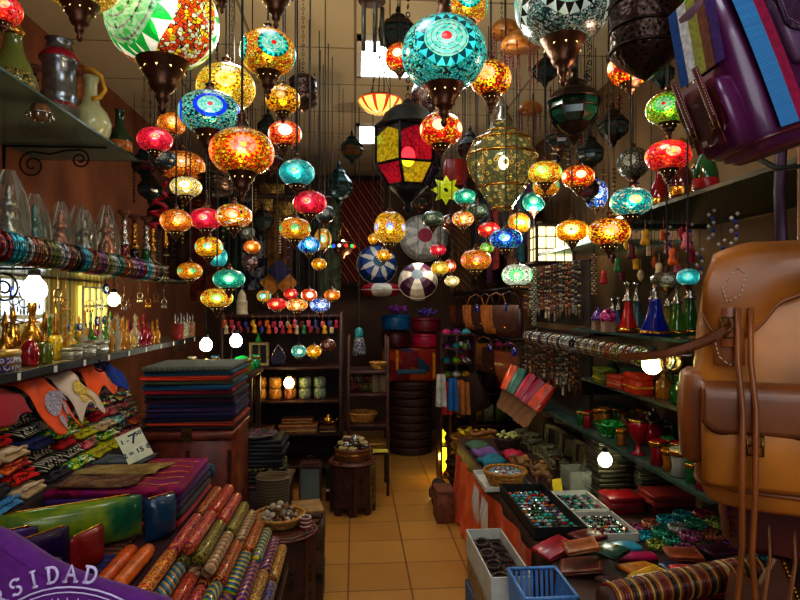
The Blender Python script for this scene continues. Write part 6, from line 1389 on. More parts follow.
for k in range(60):
    n_ = 'white' if k == 44 else seq[k % 15]
    o = link('lacquer_bangle', RBM[n_], None, (1.02+(-.289+.0098*k)*cos(radians(16)), 1.79+(-.289+.0098*k)*sin(radians(16)), .6405), (0, 0, radians(16))); tag(o, '%s lacquer bangle, %s from the aisle on the striped bangle roll' % (n_, nth(k)), 'bangle', 'lacquer bangles on the padded arm')
# heap of glittering bangles
SQ = [('turquoise', (10, 140, 170)), ('violet', (110, 40, 130)), ('gold', (150, 130, 40)), ('lime', (120, 150, 40)), ('copper', (180, 80, 50)), ('emerald', (20, 130, 90)), ('pink', (170, 70, 110)), ('crimson', (150, 24, 50)), ('silver', (160, 170, 165)), ('teal', (20, 110, 120))]
SQM = {}
for n_, c in SQ:
    m = pat('sequin_'+n_, [c, tuple(min(255, int(x*1.7+60)) for x in c), tuple(int(x*.5) for x in c), tuple(min(255, int(x*1.3)) for x in c), c], 170, 'voronoi', .2, metal=.15, coat=.6)
    SQM[n_] = MB().lathe([(.034, 0), (.041, .004), (.044, .014), (.042, .026), (.035, .031), (.033, .026), (.032, .004), (.034, 0)], 22).mesh('sequin_bangle', [m])
ky = 0; hp = []
for lev in range(4):
    for j in range(5-lev):
        for i in range(5-lev):
            x = 1.235+.0905*(i+lev*.5)+RN.uniform(-.0005, .0005); y = 2.2+.0905*(j+lev*.5)
            if lev == 0 and (x > 1.66): continue
            n_ = SQ[(ky*7+lev*3+ky//3) % 10][0]; ky += 1
            z = CTZ+.0335*lev+.0005
            if lev == 0 and (x < 1.45 and y < 2.3): continue
            o = link('sequin_bangle', SQM[n_], None, (x, y, z), (0, 0, RN.uniform(0, 6)), RN.uniform(.96, 1.0))
            tag(o, '%s glittering bangle, %s from the entrance, %s from the aisle, %s layer of the heap' % (n_, nth(j), nth(i), ('bottom', 'second', 'third', 'top')[lev]), 'bangle', 'glittering bangles in a heap')
ky = 0
for k, (x, y, z, sx, sy, n_) in enumerate(((1.08, 2.33, 0, 16, 24, 'turquoise'),)): pass
chest('red_box', 'red lacquer box with silver medallion behind the bangle heap', 'box', Vector((1.30, 2.86, CTZ)), .17, .14, .075, mat('red_lacquer2', (150, 14, 24), .3, 0, .2, 20, coat=.4), SILVER)
chest('red_box', 'dull red folded leather box beside the medallion box behind the bangle heap', 'box', Vector((1.52, 2.84, CTZ)), .2, .16, .09, mat('dull_red', (130, 36, 30), .5, 0, .2, 20), BLACK)
# stacks of dark woven purses
def woven_slab(sx, sy, sz, seed): return scarf_slab(sx, sy, sz, seed)
WOV = [pat('woven%d' % k, [(24, 22, 20), c, (24, 22, 20), (24, 22, 20), c, (30, 28, 24)], 60, 'stripe', .6, axis=(0, 0, 1)) for k, c in enumerate(((120, 110, 70), (90, 86, 60), (130, 120, 90)))]
WOM = []
for k in range(3):
    me = scarf_slab(.17, .2, .024, 80+k); me.materials[0] = WOV[k]; WOM.append(me)
for st_i, (x, y, n_) in enumerate(((1.345, 3.12, 12), (1.535, 3.06, 11))):
    for k in range(n_):
        o = link('woven_purse', WOM[(k+st_i) % 3], None, (x+RN.uniform(-.006, .006), y, CTZ+.0245*k), (0, 0, radians(RN.uniform(-4, 4))))
        tag(o, 'dark woven purse, %s up in the stack %s' % (nth(k), ('beside the low bulb', 'by the wall behind the low bulb')[st_i]), 'purse', 'stacked woven purses')
b_ = bulb(P(605, 460, 2.93), 'glaring white bulb low on the right, beside the stacked woven purses', .033, 6, (255, 252, 215))
hang(b_, .08, .842, r=.003)
open_box('plastic_case', 'clear glass display case lit by the low bulb', (1.2, 3.2, CTZ), .12, .16, .11, glass('case_glass', (220, 225, 210), .25), cat='case')
# camel figures, brass stand, yellow sign
def camel(label, loc, s, rz):
    t = thing('camel_figure', label, 'figure', loc, rz); b = MB(); m = mat('camel_leather', (120, 84, 46), .5, 0, .4, 30)
    b.tube([(-.05*s, 0, .07*s), (-.03*s, 0, .085*s), (0, 0, .1*s), (.03*s, 0, .082*s), (.055*s, 0, .078*s), (.07*s, 0, .1*s), (.08*s, 0, .13*s), (.10*s, 0, .135*s), (.115*s, 0, .128*s)], [.012*s, .024*s, .028*s, .024*s, .016*s, .011*s, .01*s, .011*s, .006*s], 8)
    for x in (-.035, .035):
        for y in (-.013, .013): b.tube([(x*s, y*s, .075*s), (x*s*1.05, y*s, .04*s), (x*s, y*s, .0)], [.009*s, .006*s, .006*s], 6)
    b.build('body', m, t); MB().ell(.02*s, .026*s, .012*s, T(0, 0, .122*s), 0, 10, 5).build('saddle', mat('saddle', (150, 110, 40), .5), t)
for k, (x, y) in enumerate(((1.02, 3.2), (1.06, 3.34), (1.0, 3.46))): camel('small leather camel figure, %s behind the black ring tray' % nth(k), (x, y, CTZ), .9, 150+20*k)
t = thing('yellow_sign', 'small yellow card sign standing behind the ring trays', 'sign', (1.07, 3.10, CTZ), 0, None, (radians(-12), 0, radians(20))); MB().box(.06, .003, .08).build('sign_card', mat('yellow_card', (225, 200, 40), .6, 0, .08, 30), t); MB().box(.05, .03, .004, T(0, .012, 0)).build('card_foot', WHITEM, t)
t = thing('brass_candlestick', 'dark brass candlestick behind the black ring tray', 'candlestick', (1.14, 3.32, CTZ)); MB().lathe([(.04, 0), (.044, .006), (.02, .02), (.012, .04), (.018, .06), (.01, .08), (.01, .12), (.026, .13), (.02, .14), (.0001, .142)], 16).build('stem', BRONZE, t)
# frames and mosaic boxes under the shelf
FR = [mat('frame_sage', (128, 124, 84), .5, 0, .3, 30), mat('frame_bone', (170, 160, 120), .5, 0, .3, 30), mat('frame_dark', (60, 54, 40), .5, 0, .4, 30)]
def inlay_frame(label, loc, w, h, k, rz, lean=-8):
    t = thing('picture_frame', label, 'frame', loc, 0, 'inlaid frames under the right shelf', (radians(lean), 0, radians(rz)))
    b = MB(); e = w*.18
    b.box(w, .014, e).box(w, .014, e, T(0, 0, h-e)).box(e, .014, h-2*e, T(-w/2+e/2, 0, e)).box(e, .014, h-2*e, T(w/2-e/2, 0, e)); b.build('frame_sides', FR[k % 3], t)
    MB().box(w-2*e, .004, h-2*e, T(0, .003, e)).build('inner_panel', FR[(k+1) % 3], t)
    for s in (-1, 1): MB().box(.004, .004, h-e, T(s*(w/2-e*.5), -.008, e/2)).build('inlay_line', FR[1] if k % 3 == 2 else FR[2], t)
    return t
q = 0
for lev in range(2):
    for k in range(6):
        y = 3.46+.16*k; x = 1.37+.07*lev+.02*(k % 2)
        inlay_frame('sage inlaid frame, %s from the entrance in the %s tier under the right shelf' % (nth(k), ('lower', 'upper')[lev]), (x, y, CTZ+.002 if lev == 0 else CTZ+.168), .13, .155, q, -62, -6); q += 1
sh2 = MB().box(.16, 1.0, .008).build('tier_board', DKWOOD, None, (1.47, 3.86, CTZ+.158)); tag(sh2, 'thin dark board carrying the upper tier of inlaid frames', 'board')
for k in range(8):
    chest('inlaid_box', 'green-grey inlaid box, %s in the front row before the frames' % nth(k), 'box', Vector((1.23+.005*(k % 2), 3.56+.112*k, CTZ)), .10, .1, .06+.02*(k % 3), pat('inlay%d' % (k % 2), [(120, 120, 84), (60, 58, 40), (160, 156, 120), (90, 90, 60)], 60, 'voronoi', .4), FR[1], RN.uniform(-6, 6))
t = bowl_basket('shell_flower_basket', 'dark round basket of cream cloth flowers at the far end of the low counter', (1.06, 4.12, CTZ), .095, .075, WK)
b = MB()
for i in range(18): b.ell(.02, .016, .012, T(RN.uniform(-.06, .06), RN.uniform(-.06, .06), .085+RN.uniform(0, .03), RN.uniform(-50, 50), RN.uniform(-50, 50)), 0, 7, 4)
o = b.build('cream_flowers', mat('cream_petal', (196, 200, 120), .7, 0, .3, 40), None, (1.06, 4.12, CTZ)); tag(o, 'bunch of cream cloth flowers filling the dark round basket', 'flowers')
for k, (x, y, c, n_, sx) in enumerate(((.88, 3.68, (20, 110, 130), 'teal', .14), (1.07, 3.62, (130, 90, 40), 'mustard', .12), (.88, 3.88, (110, 80, 140), 'lilac', .14), (1.07, 3.81, (170, 20, 60), 'crimson', .12), (.88, 4.08, (60, 90, 60), 'moss', .14))):
    o = draped('folded_pouch', n_+' cloth pouch lying on the far part of the low counter', (x-.09, y-.07, CTZ+.03), (sx, .02, .01), (-.02, .14, .01), mat('cloth_'+n_, c, .7, 0, .3, 16), .028, .008, 'pouch', 60+k)
# clear plastic packs against the counter front
for k, (y, z) in enumerate(((3.42, .36), (3.20, .36))):
    t = thing('plastic_pack', 'clear plastic pack hanging at the front edge of the low counter, %s from the entrance' % ('second', 'first')[k], 'pack', (.715, y, z)); MB().surf(lambda u, v: (-.02-.02*sin(pi*u)*sin(pi*v)+.004*sin(20*u+9*v), -.07+.14*u, -.1+.2*v), 14, 14).build('plastic_film', glass('film', (220, 222, 222), .35, .12), t); MB().box(.004, .08, .09, T(-.012, 0, -.05)).build('white_insert', WHITEM, t)
# far low goods beside the aisle: baskets on the floor and leather
for k, (x, y, r, h) in enumerate(((.84, 4.66, .12, .3), (.95, 5.0, .13, .36), (1.12, 4.78, .13, .34))):
    bowl_basket('floor_basket', 'tall wicker floor basket by the aisle beyond the low counter, %s from the entrance' % nth(k), (x, y, 0), r, h, WK if k != 1 else WCK)
bowl_basket('flower_basket', 'yellow wicker basket tilted with yellow blossoms on the tall floor baskets', (.97, 4.80, .37), .2, .07, WCK)
b = MB()
for i in range(22): b.ell(.024, .02, .012, T(RN.uniform(-.12, .12), RN.uniform(-.1, .1), RN.uniform(.03, .09), RN.uniform(-50, 50), RN.uniform(-50, 50)), 0, 7, 4)
o = b.build('yellow_blossoms', mat('yellow_petal', (210, 190, 40), .6, 0, .4, 40), None, (.97, 4.80, .40)); tag(o, 'yellow cloth blossoms heaped in the tilted wicker basket', 'flowers')
o = MB().tube([(.1*cos(a*.35), .05*sin(a*.35)+.02*a*.1, .03+.01*sin(a)) for a in range(19)], .018, 7).build('rolled_leather', mat('tan_roll', (150, 90, 44), .5, 0, .3, 20), None, (1.0, 4.62, .47)); tag(o, 'coil of tan rolled leather lying at the edge of the flower basket', 'leather')
for k in range(3):
    t = thing('rolled_mat', 'small rolled mat lying on the floor against the low counter end, %s' % ('lower', 'upper', 'rear')[k], 'mat', (.72, 4.56+.0*k, 0)); t.location = ((.62, 4.40, .055), (.62, 4.40, .163), (.62, 4.58, .055))[k]
    MB().lathe([(.02, -.07), (.048, -.068), (.05, -.05), (.05, .05), (.048, .068), (.02, .07)], 16, T(0, 0, 0, 90)).build('rolled_body', mat('mat%d' % k, ((120, 70, 50), (60, 40, 34), (100, 50, 40))[k], .8, 0, .4, 30), t); MB().torus(.051, .004, T(0, 0, 0, 90), 0, 16, 4).build('tie_cord', BLACK, t)
t = thing('small_tray_box', 'brown box on the floor by the rolled mats', 'box', (.62, 4.19, 0)); MB().box(.12, .2, .2, None, 0, .004).build('box_body', mat('brown_box', (110, 62, 40), .6), t); MB().box(.125, .205, .02, T(0, 0, .2)).build('lid', mat('brown_box', (110, 62, 40), .6), t)
# --- right stepped glass shelf (tea sets)
t = thing('glass_shelf', 'long glass shelf with red and green tea glasses above the inlaid frames on the right', 'shelf', (1.45, 3.1, .845)); MB().box(.56, 2.4, .01).build('glass_plate', glass('shelf_glass_r', (120, 150, 140), .3), t); MB().box(.005, 2.4, .013, T(-.283, 0, -.001)).build('front_edge', mat('green_glass_edge', (58, 84, 76), .2, 0, .2, 10), t)
for y in (-1.1, .02, 1.1): MB().box(.5, .015, .03, T(.03, y, -.031)).build('shelf_support', IRON, t)
sz = .8555
TGM = {}
def tea_glass(n_, c, loc, label, h=.09):
    t = thing('tea_glass', label, 'tea glass', loc, 0, 'tea glasses on the right glass shelf'); k = h/.09
    if n_ not in TGM:
        TGM[n_] = (MB().lathe([(.024, 0), (.028, .003), (.021, .03), (.030, .088), (.027, .09), (.018, .03), (.024, .008), (.0001, .008)], 12).mesh('glass_body', [glass('teaglass_'+n_, c, .55)]), MB().lathe([(.0285, .066), (.031, .07), (.0315, .08), (.030, .084)], 12).mesh('gilt_band', [BRASS]))
    link('glass_body', TGM[n_][0], t, None, None, k); link('gilt_band', TGM[n_][1], t, None, None, k)
TG = [('ruby', (170, 14, 36)), ('emerald', (14, 130, 60)), ('amber', (190, 120, 20)), ('clear', (200, 205, 200)), ('cobalt', (20, 40, 150)), ('violet', (100, 30, 110))]
for row, X in enumerate((1.22, 1.31, 1.41, 1.52)):
    y = 2.02+.03*row; i = 0
    while y < 3.2:
        n_, c = TG[RN.choice((0, 0, 1, 2, 3, 0, 3, 1, 4))]; big = RN.random() < .0
        if not (row == 0 and 2.72 < y < 3.0) and not (row in (1, 2, 3) and 2.5 < y < 3.0) and not (row == 0 and 2.40 < y < 2.62):
            tea_glass(n_, c, (X, y, sz), '%s gilt-banded tea glass, %s in the %s row on the right glass shelf' % (n_, nth(i), ('aisle', 'second', 'third', 'wall')[row]), RN.uniform(.075, .105)); i += 1
        y += RN.uniform(.072, .09)
def teapot(label, loc, c, s, m=None, rz=0):
    m = m or mat('pot_%d' % c[0], c, .15, .3, .3, 30, coat=.7)
    t = thing('teapot', label, 'teapot', loc, rz); k = s
    MB().lathe([(r*k, z*k) for r, z in ((.035, 0), (.04, .006), (.06, .03), (.066, .06), (.055, .085), (.03, .1), (.032, .104))], 18).build('pot_body', m, t)
    MB().lathe([(r*k, z*k) for r, z in ((.033, .104), (.03, .115), (.012, .135), (.006, .14), (.012, .15), (.0001, .158))], 14).build('lid', SILVER, t)
    MB().tube([Vector(p)*k for p in ((.058, 0, .04), (.085, 0, .055), (.095, 0, .085), (.11, 0, .1))], [.013*k, .01*k, .007*k, .006*k], 8).build('spout', m, t)
    MB().tube([Vector(p)*k for p in ((-.05, 0, .085), (-.09, 0, .09), (-.095, 0, .05), (-.062, 0, .035))], .006*k, 7).build('handle', SILVER, t); return t
teapot('ruby glass teapot with silver lid near the entrance end of the right glass shelf', (1.36, 2.68, sz), (160, 14, 40), 1.0, glass('ruby_pot', (170, 14, 36), .65), 160)
teapot('dark pewter teapot behind the ruby one on the right glass shelf', (1.46, 2.84, sz), (60, 60, 60), .9, SILVER, 170)
def lattice_bowl(label, loc, r, h, c):
    t = thing('lattice_bowl', label, 'bowl', loc); m = mat('lattice_%d' % c[1], c, .2, .2, .4, 80, coat=.6); b = MB()
    for k in range(14):
        a = 2*pi*k/14
        for s in (-1, 1): b.tube([(r*(.5+.5*u)*cos(a+s*.5*u), r*(.5+.5*u)*sin(a+s*.5*u), h*u) for u in (0, .33, .66, 1)], r*.05, 4)
    b.torus(r, r*.06, T(0, 0, h), 0, 26, 5).lathe([(r*.52, 0), (r*.54, .006), (.0001, .006)], 20); b.build('lattice', m, t)
    q = MB()
    for k in range(14): q.ell(r*.2, r*.2, r*.16, T(RN.uniform(-.5, .5)*r, RN.uniform(-.5, .5)*r, h*.8+RN.uniform(0, .3)*h), 0, 7, 5)
    q.build('glass_beads', m, t)
lattice_bowl('bright green lattice bowl on the right glass shelf beside red glasses', (1.25, 2.86, sz+.005), .075, .06, (14, 150, 50))
vessel('tall_goblet', 'tall ruby glass goblet with gilt rim near the tan backpack', 'goblet', Vector((1.22, 2.51, sz)), [('goblet_body', [(.03, 0), (.034, .004), (.012, .016), (.01, .05), (.03, .07), (.04, .12), (.038, .15), (.035, .15), (.03, .08), (.0001, .07)], glass('ruby_goblet', (180, 14, 44), .65)), ('gilt_rim', [(.0385, .14), (.0405, .142), (.0405, .15), (.038, .152)], BRASS)])
# second shelf: boxes, bulbs
t = thing('narrow_shelf', 'narrow dark shelf with bright boxes and a bulb behind the backpack', 'shelf', (1.44, 2.585, 1.09)); MB().box(.5, 1.27, .014, T(.05, 0, 0)).build('shelf_board', mat('grey_mirror_board', (110, 116, 100), .15, .3, .2, 10), t)
for y in (-.62, .62): MB().box(.5, .012, .08, T(.05, y, -.081)).build('shelf_support', IRON, t)
z2 = 1.1045
for k, (px, X, c, c2, n_, h) in enumerate(((604, 1.27, (110, 130, 30), (210, 180, 60), 'olive green', .075), (638, 1.27, (220, 60, 16), (250, 200, 40), 'red and yellow', .09), (621, 1.27, (210, 70, 40), (230, 180, 150), 'salmon', .06), (632, 1.42, (40, 110, 100), (160, 190, 180), 'teal', .07))):
    p = on_shelf(px, X, z2); chest('printed_box', n_+' printed box on the narrow shelf behind the backpack', 'box', p, .08, .13, h, mat('carton_'+n_.replace(' ', '_'), c, .4, 0, .2, 20), mat('band_'+n_.replace(' ', '_'), c2, .4), RN.uniform(-6, 6))
for k in range(4):
    p = on_shelf(612, 1.42, z2); me = WOM[k % 3]; o = link('woven_purse', me, None, (1.56, 3.1, z2+.0005+.0245*k), (0, 0, radians(RN.uniform(-4, 4)))); tag(o, 'black woven purse, %s up on the narrow shelf under the bracelets' % nth(k), 'purse', 'woven purses on the narrow shelf')
b_ = bulb(P(652, 364, 2.16), 'glaring yellow-white bulb left of the tan backpack', .036, 7, (255, 250, 150)); hang(b_, .07, CEIL, r=.002)
vessel('amber_bottle', 'amber glass bottle on the narrow shelf by the bulb', 'bottle', on_shelf(663, 1.30, z2), [('bottle_body', [(.028, 0), (.032, .006), (.03, .07), (.012, .09), (.01, .12), (.014, .124), (.0001, .125)], glass('amber_bottle', (190, 120, 20), .65)), ('cork', [(.009, .123), (.011, .14), (.0001, .141)], DKWOOD)])
for k, (px, X, n_, c) in enumerate(((612, 1.38, 'dark green', (20, 80, 50)), (670, 1.35, 'olive', (90, 90, 30)), (660, 1.46, 'brown', (90, 50, 30)), (678, 1.28, 'forest green', (20, 100, 40)))):
    vessel('small_vase', n_+' small glass vase on the narrow shelf behind the backpack', 'vase', on_shelf(px, X, z2), [('vase_body', [(.022, 0), (.034, .02), (.036, .05), (.016, .085), (.014, .11), (.022, .12), (.0001, .118)], glass('vase_'+n_.replace(' ', '_'), c, .65))])
# third shelf: small hookahs; bracelets on a rod in front
t = thing('glass_shelf', 'glass shelf with small blue and red glass hookahs on the right', 'shelf', (1.46, 2.535, 1.362)); MB().box(.52, 1.37, .01).build('glass_plate', glass('shelf_glass_r', (120, 150, 140), .3), t); MB().box(.005, 1.37, .013, T(-.263, 0, -.001)).build('front_edge', mat('green_glass_edge', (58, 84, 76), .2, 0, .2, 10), t)
for y in (-.6, .6): MB().box(.44, .012, .03, T(.04, y, -.031)).build('shelf_support', IRON, t)
z3 = 1.3725
def small_hookah(px, X, h, c, n_, w=1., stem=SILVER):
    k = h/.25; p = on_shelf(px, X, z3)
    vessel('small_hookah', n_, 'hookah', p, [('glass_base', [(r*k*w, z*k) for r, z in ((.05, 0), (.056, .006), (.05, .025), (.036, .06), (.026, .1), (.02, .14), (.024, .15))], glass('hk_%d_%d_%d' % c, c, .62)), ('gilt_ring', [(r*k*w, z*k) for r, z in ((.052, .004), (.0575, .008), (.052, .022), (.051, .022))], BRASS), ('metal_stem', [(r*k, z*k) for r, z in ((.024, .148), (.028, .155), (.014, .17), (.02, .18), (.01, .19), (.01, .225), (.02, .235), (.018, .25), (.0001, .25))], stem)])
small_hookah(655, 1.26, .25, (10, 40, 190), 'cobalt blue glass hookah with gilt ring, the largest on the right shelf', 1.15)
small_hookah(637, 1.38, .24, (60, 110, 120), 'grey-teal glass hookah between the cobalt and the scarlet ones')
small_hookah(628, 1.27, .24, (210, 30, 16), 'scarlet glass hookah on the right shelf', .9)
small_hookah(613, 1.29, .16, (220, 150, 20), 'short amber glass hookah left of the scarlet one', .8)
small_hookah(619, 1.40, .17, (20, 60, 130), 'dark blue small hookah behind the short amber one', .8)
small_hookah(677, 1.38, .22, (80, 140, 30), 'lime green glass hookah right of the cobalt one', .9); small_hookah(690, 1.50, .26, (40, 110, 40), 'bottle green hookah against the edge of the tan backpack', .9); small_hookah(668, 1.46, .2, (150, 140, 40), 'olive glass hookah behind the lime one', .9)
# beaded little houses
def bead_house(label, px, X, c, dome):
    t = thing('bead_house', label, 'figure', on_shelf(px, X, z3)); m = pat('bead_%d' % c[0], [c, tuple(int(x*.5) for x in c), tuple(min(255, x+60) for x in c)], 150, 'voronoi', .25, coat=.4)
    MB().box(.05, .05, .05).build('house_walls', mat('house_wall', (150, 120, 100), .6, 0, .3, 40), t)
    (MB().lathe([(.034, .05), (.04, .06), (.036, .085), (.02, .105), (.0001, .112)], 14) if dome else MB().lathe([(.044, .05), (.03, .075), (.02, .09), (.0001, .12)], 8)).build('bead_roof', m, t)
bead_house('violet-roofed beaded house on the right shelf', 598, 1.24, (90, 40, 140), False); bead_house('magenta-domed beaded house on the right shelf', 608, 1.205, (180, 30, 120), True)
# rods of bracelets
def rod_of_bangles(x, y0, y1, z, r, label, glabel, cols, group):
    t = thing('hanging_rod', label, 'rod', (x, (y0+y1)/2, z)); MB().tube([(0, -(y1-y0)/2, 0), (0, (y1-y0)/2, 0)], .005, 6).build('rod', SILVER, t)
    for s in (-1, 1): MB().tube([(0, s*(y1-y0)/2, 0), (.06, s*(y1-y0)/2, .0), (.075, s*(y1-y0)/2, 1.352-z)], .004, 5).build('rod_arm', SILVER, t)
    y = y0+.02; i = 0
    while y < y1-.02:
        c = cols[(i//2+i//5) % len(cols)]; w_ = i % 3 == 1
        bangle(int(w_), c, (x, y, z-.0275 if w_ else z-.0245), (0, 0, radians(90)), '%s bangle, %s from the entrance on %s' % (c, nth(i), glabel), group, .95); y += .0275 if w_ else .0225; i += 1
rod_of_bangles(1.15, 2.08, 3.0, 1.318, .04, 'thin rod of bangles under the right hookah shelf', 'the near rod under the hookah shelf', ['bronze', 'silver', 'rust', 'bronze', 'silver', 'olive'], 'bangles on the near right rod')
rod_of_bangles(1.15, 3.06, 3.95, 1.318, .04, 'far thin rod of silver bangles beside the necklaces', 'the far rod beside the necklaces', ['silver', 'silver', 'bronze', 'silver', 'black'], 'bangles on the far right rod')
# pegboard with necklaces
t = thing('pegboard', 'dark board on the right carrying rows of bone and wood necklaces', 'board', (1.30, 3.82, .88)); MB().box(.02, 1.1, .46, T(.02, 0, 0)).build('lower_panel', mat('peg_brown', (44, 32, 24), .8, 0, .3, 20), t); MB().box(.02, 1.1, .38, T(.02, 0, .50)).build('upper_panel', mat('peg_brown', (44, 32, 24), .8, 0, .3, 20), t)
p_ = MB()
for z in (.44, .87): p_.tube([(-.05, -.55, z), (-.05, .55, z)], .006, 6)
p_.build('peg_rail', DKWOOD, t); p_ = MB()
for z in (.44, .87):
    for y in (-.55, .55): p_.tube([(.015, y, z), (-.05, y, z)], .005, 5)
p_.build('rail_arm', DKWOOD, t)
NC = [('bone', (180, 160, 110), (90, 70, 50)), ('brown wood', (110, 66, 34), (60, 36, 24)), ('dark wood', (64, 44, 30), (150, 120, 80)), ('amber', (180, 110, 40), (80, 50, 30)), ('horn', (90, 80, 64), (190, 180, 150)), ('coral', (160, 60, 40), (90, 60, 40)), ('grey bead', (140, 136, 124), (70, 66, 60))]
NKM = {}
def necklace(n_, c1, c2, kind, L_):
    k = (n_, kind)
    if k not in NKM:
        b = MB(); w = .016
        pts = [(0, w*cos(a)*1.0, -L_/2+L_/2*sin(a)) for a in [pi/2+2*pi*i/26 for i in range(26)]]
        for i, p in enumerate(pts): b.ell(.0062, .0062, .0075, T(*p), i % 2, 6, 4)
        if kind == 0: b.ell(.006, .016, .024, T(0, 0, -L_-.02), 1, 8, 5)
        elif kind == 1: b.box(.008, .034, .05, T(0, 0, -L_-.055), 0, .003).box(.002, .022, .036, T(-.005, 0, -L_-.048), 1)
        else:
            for j in (-1, 0, 1): b.tube([(0, .009*j, -L_), (0, .012*j, -L_-.06)], .003, 4, None, (j+1) % 2)
        NKM[k] = b.mesh('hanging_necklace', [mat('bead_'+n_.replace(' ', '_'), c1, .4, 0, .4, 60), mat('bead2_'+n_.replace(' ', '_'), c2, .4, 0, .4, 60)])
    return NKM[k]
for row, (z, L_, nn) in enumerate(((1.748, .28, 20), (1.314, .28, 20))):
    for lay in range(2):
        for k in range(nn):
            n_, c1, c2 = NC[RN.randrange(7)]; kd = RN.randrange(3); y = 3.31+.0525*k+.024*lay
            if y > 4.33: continue
            o = link('hanging_necklace', necklace(n_, c1, c2, kd, L_), None, (1.274 if lay else 1.229, y, z-.0), (0, 0, radians(RN.uniform(-12, 12))), (1, 1, RN.uniform(.8, 1.05)))
            tag(o, '%s necklace, %s from the entrance in the %s %s row on the pegboard' % (n_, nth(k), ('front', 'rear')[lay], ('upper', 'lower')[row]), 'necklace', 'necklaces on the pegboard')
# tall bead strands by the lamps
for k, (px, py0, py1, Y, c) in enumerate(((534, 268, 330, 3.2, (150, 150, 130)), (594, 255, 300, 2.7, (150, 120, 90)))):
    a = P(px, py0, Y); L_ = (py1-py0)*Y/F; t = thing('bead_strand', ('grey-green woven bead strand hanging by the white and green lamp', 'brown bead strand hanging under the fiery amber lamp')[k], 'beads', (a.x, a.y, a.z))
    b = MB()
    for i in range(int(L_/.012)):
        for s in (-1, 0, 1): b.ell(.0055, .0055, .006, T(.009*s, 0, -.012*i), (i+s) % 2, 6, 4)
    b.build('bead_net', [mat('strand%d' % k, c, .4, .2, .4, 60), mat('strandb%d' % k, tuple(int(x*.5) for x in c), .4, .2, .4, 60)], t); hang(t, .005, CEIL, r=.0015)
# high glass shelves on the right with bottles
for k, (z, y0, y1, lab) in enumerate(((1.885, 1.25, 3.0, 'upper glass shelf on the right under the purple backpack'),)):
    t = thing('glass_shelf', lab, 'shelf', (1.46, (y0+y1)/2, z)); MB().box(.54, y1-y0, .01).build('glass_plate', glass('shelf_glass_r2', (90, 120, 100), .4), t); MB().box(.006, y1-y0, .014, T(-.273, 0, -.001)).build('front_edge', mat('grey_metal_edge', (110, 116, 112), .25, .6, .2, 10), t)
    b = MB()
    for y in (-(y1-y0)*.4, (y1-y0)*.4): b.tube([(.27, y, -.006), (-.2, y, -.006)], .006, 6)
    b.build('support_arm', IRON, t)
z4 = 1.8955
def dark_bottle(px, X, h, c, n_, capm=BRASS):
    k = h/.3; p = on_shelf(px, X, z4); t = vessel('glass_decanter', n_, 'bottle', p, [('bottle_body', [(r*k, z*k) for r, z in ((.045, 0), (.052, .008), (.05, .1), (.04, .14), (.018, .18), (.016, .25), (.02, .255))], glass('dec_%d_%d_%d' % c, c, .7)), ('ornament_band', [(r*k, z*k) for r, z in ((.0515, .03), (.0535, .035), (.0525, .07), (.051, .075))], capm), ('stopper', [(r*k, z*k) for r, z in ((.016, .255), (.024, .27), (.014, .29), (.0001, .3))], capm)])
dark_bottle(659, 1.30, .24, (150, 14, 30), 'ruby glass decanter on the upper right shelf under the scarlet lamp')
dark_bottle(682, 1.27, .26, (90, 20, 30), 'wine red glass decanter left of the green one on the upper right shelf'); dark_bottle(706, 1.28, .26, (30, 90, 50), 'green glass decanter with red band beside the purple backpack', mat('red_band', (160, 20, 30), .3))
dark_bottle(696, 1.45, .22, (40, 50, 90), 'blue-black decanter behind the green one'); dark_bottle(640, 1.42, .2, (80, 50, 30), 'brown decanter behind the turquoise banded lamp')
# crystal drops under that shelf
for k, (px, z) in enumerate(((712, 1.83), (690, 1.80), (735, 1.80), (668, 1.81), (700, 1.70), (722, 1.72))):
    p = on_shelf(px, 1.24, z); t = thing('crystal_strand', 'strand of glass crystals, %s of those under the upper right shelf' % nth(k), 'pendant', p, 0, 'crystal strands under the upper right shelf'); b = MB()
    for i in range(8): b.lathe([(.0001, -.008), (.008, 0), (.0001, .008)], 6, T(.01*cos(i*2.2), .01*sin(i*2.2), -.014*i), i % 3 == 2, False)
    b.build('crystals', [glass('crystal_clear', (220, 220, 225), .5), mat('crystal_blue', (40, 60, 150), .1, 0, .2, 20, coat=.8)], t); hang(t, .004, 1.884, r=.001)
# lit lattice cabinet above the necklaces
t = thing('lattice_lantern', 'wooden lattice lantern box with glowing panes above the necklace board', 'lantern', P(551, 262, 4.15)); b = MB()
w, d, h = .26, .18, .24
for i, j in ((-1, -1), (1, -1), (-1, 1), (1, 1)): b.box(.018, .018, h, T(i*w/2, j*d/2, 0))
b.box(w+.04, d+.04, .016, T(0, 0, -.016)).box(w+.04, d+.04, .018, T(0, 0, h))
for s in (-1, 1):
    for k in range(1, 4): b.box(.006, .006, h, T(-w/2+w*k/4, s*d/2, 0))
    b.box(w, .006, .008, T(0, s*d/2, h*.35)).box(w, .006, .008, T(0, s*d/2, h*.7)); b.box(.006, d, .008, T(s*w/2, 0, h*.35)).box(.006, d, .008, T(s*w/2, 0, h*.7)).box(.006, .006, h, T(s*w/2, 0, 0))
b.build('wooden_lattice', DKWOOD, t); MB().box(w-.014, d-.014, h-.004, T(0, 0, .002)).build('glowing_panes', emis('warm_pane', (255, 236, 170), 2.2), t); hang(t, h+.02, CEIL, r=.004)
t = thing('glass_shelf', 'short cold-lit glass shelf above the necklace board', 'shelf', (1.47, 3.45, 1.83)); MB().box(.5, .9, .01).build('glass_plate', glass('shelf_glass_r3', (190, 220, 215), .35), t); MB().box(.006, .9, .02, T(-.253, 0, -.006)).build('front_edge', mat('pale_edge', (190, 215, 210), .2), t)
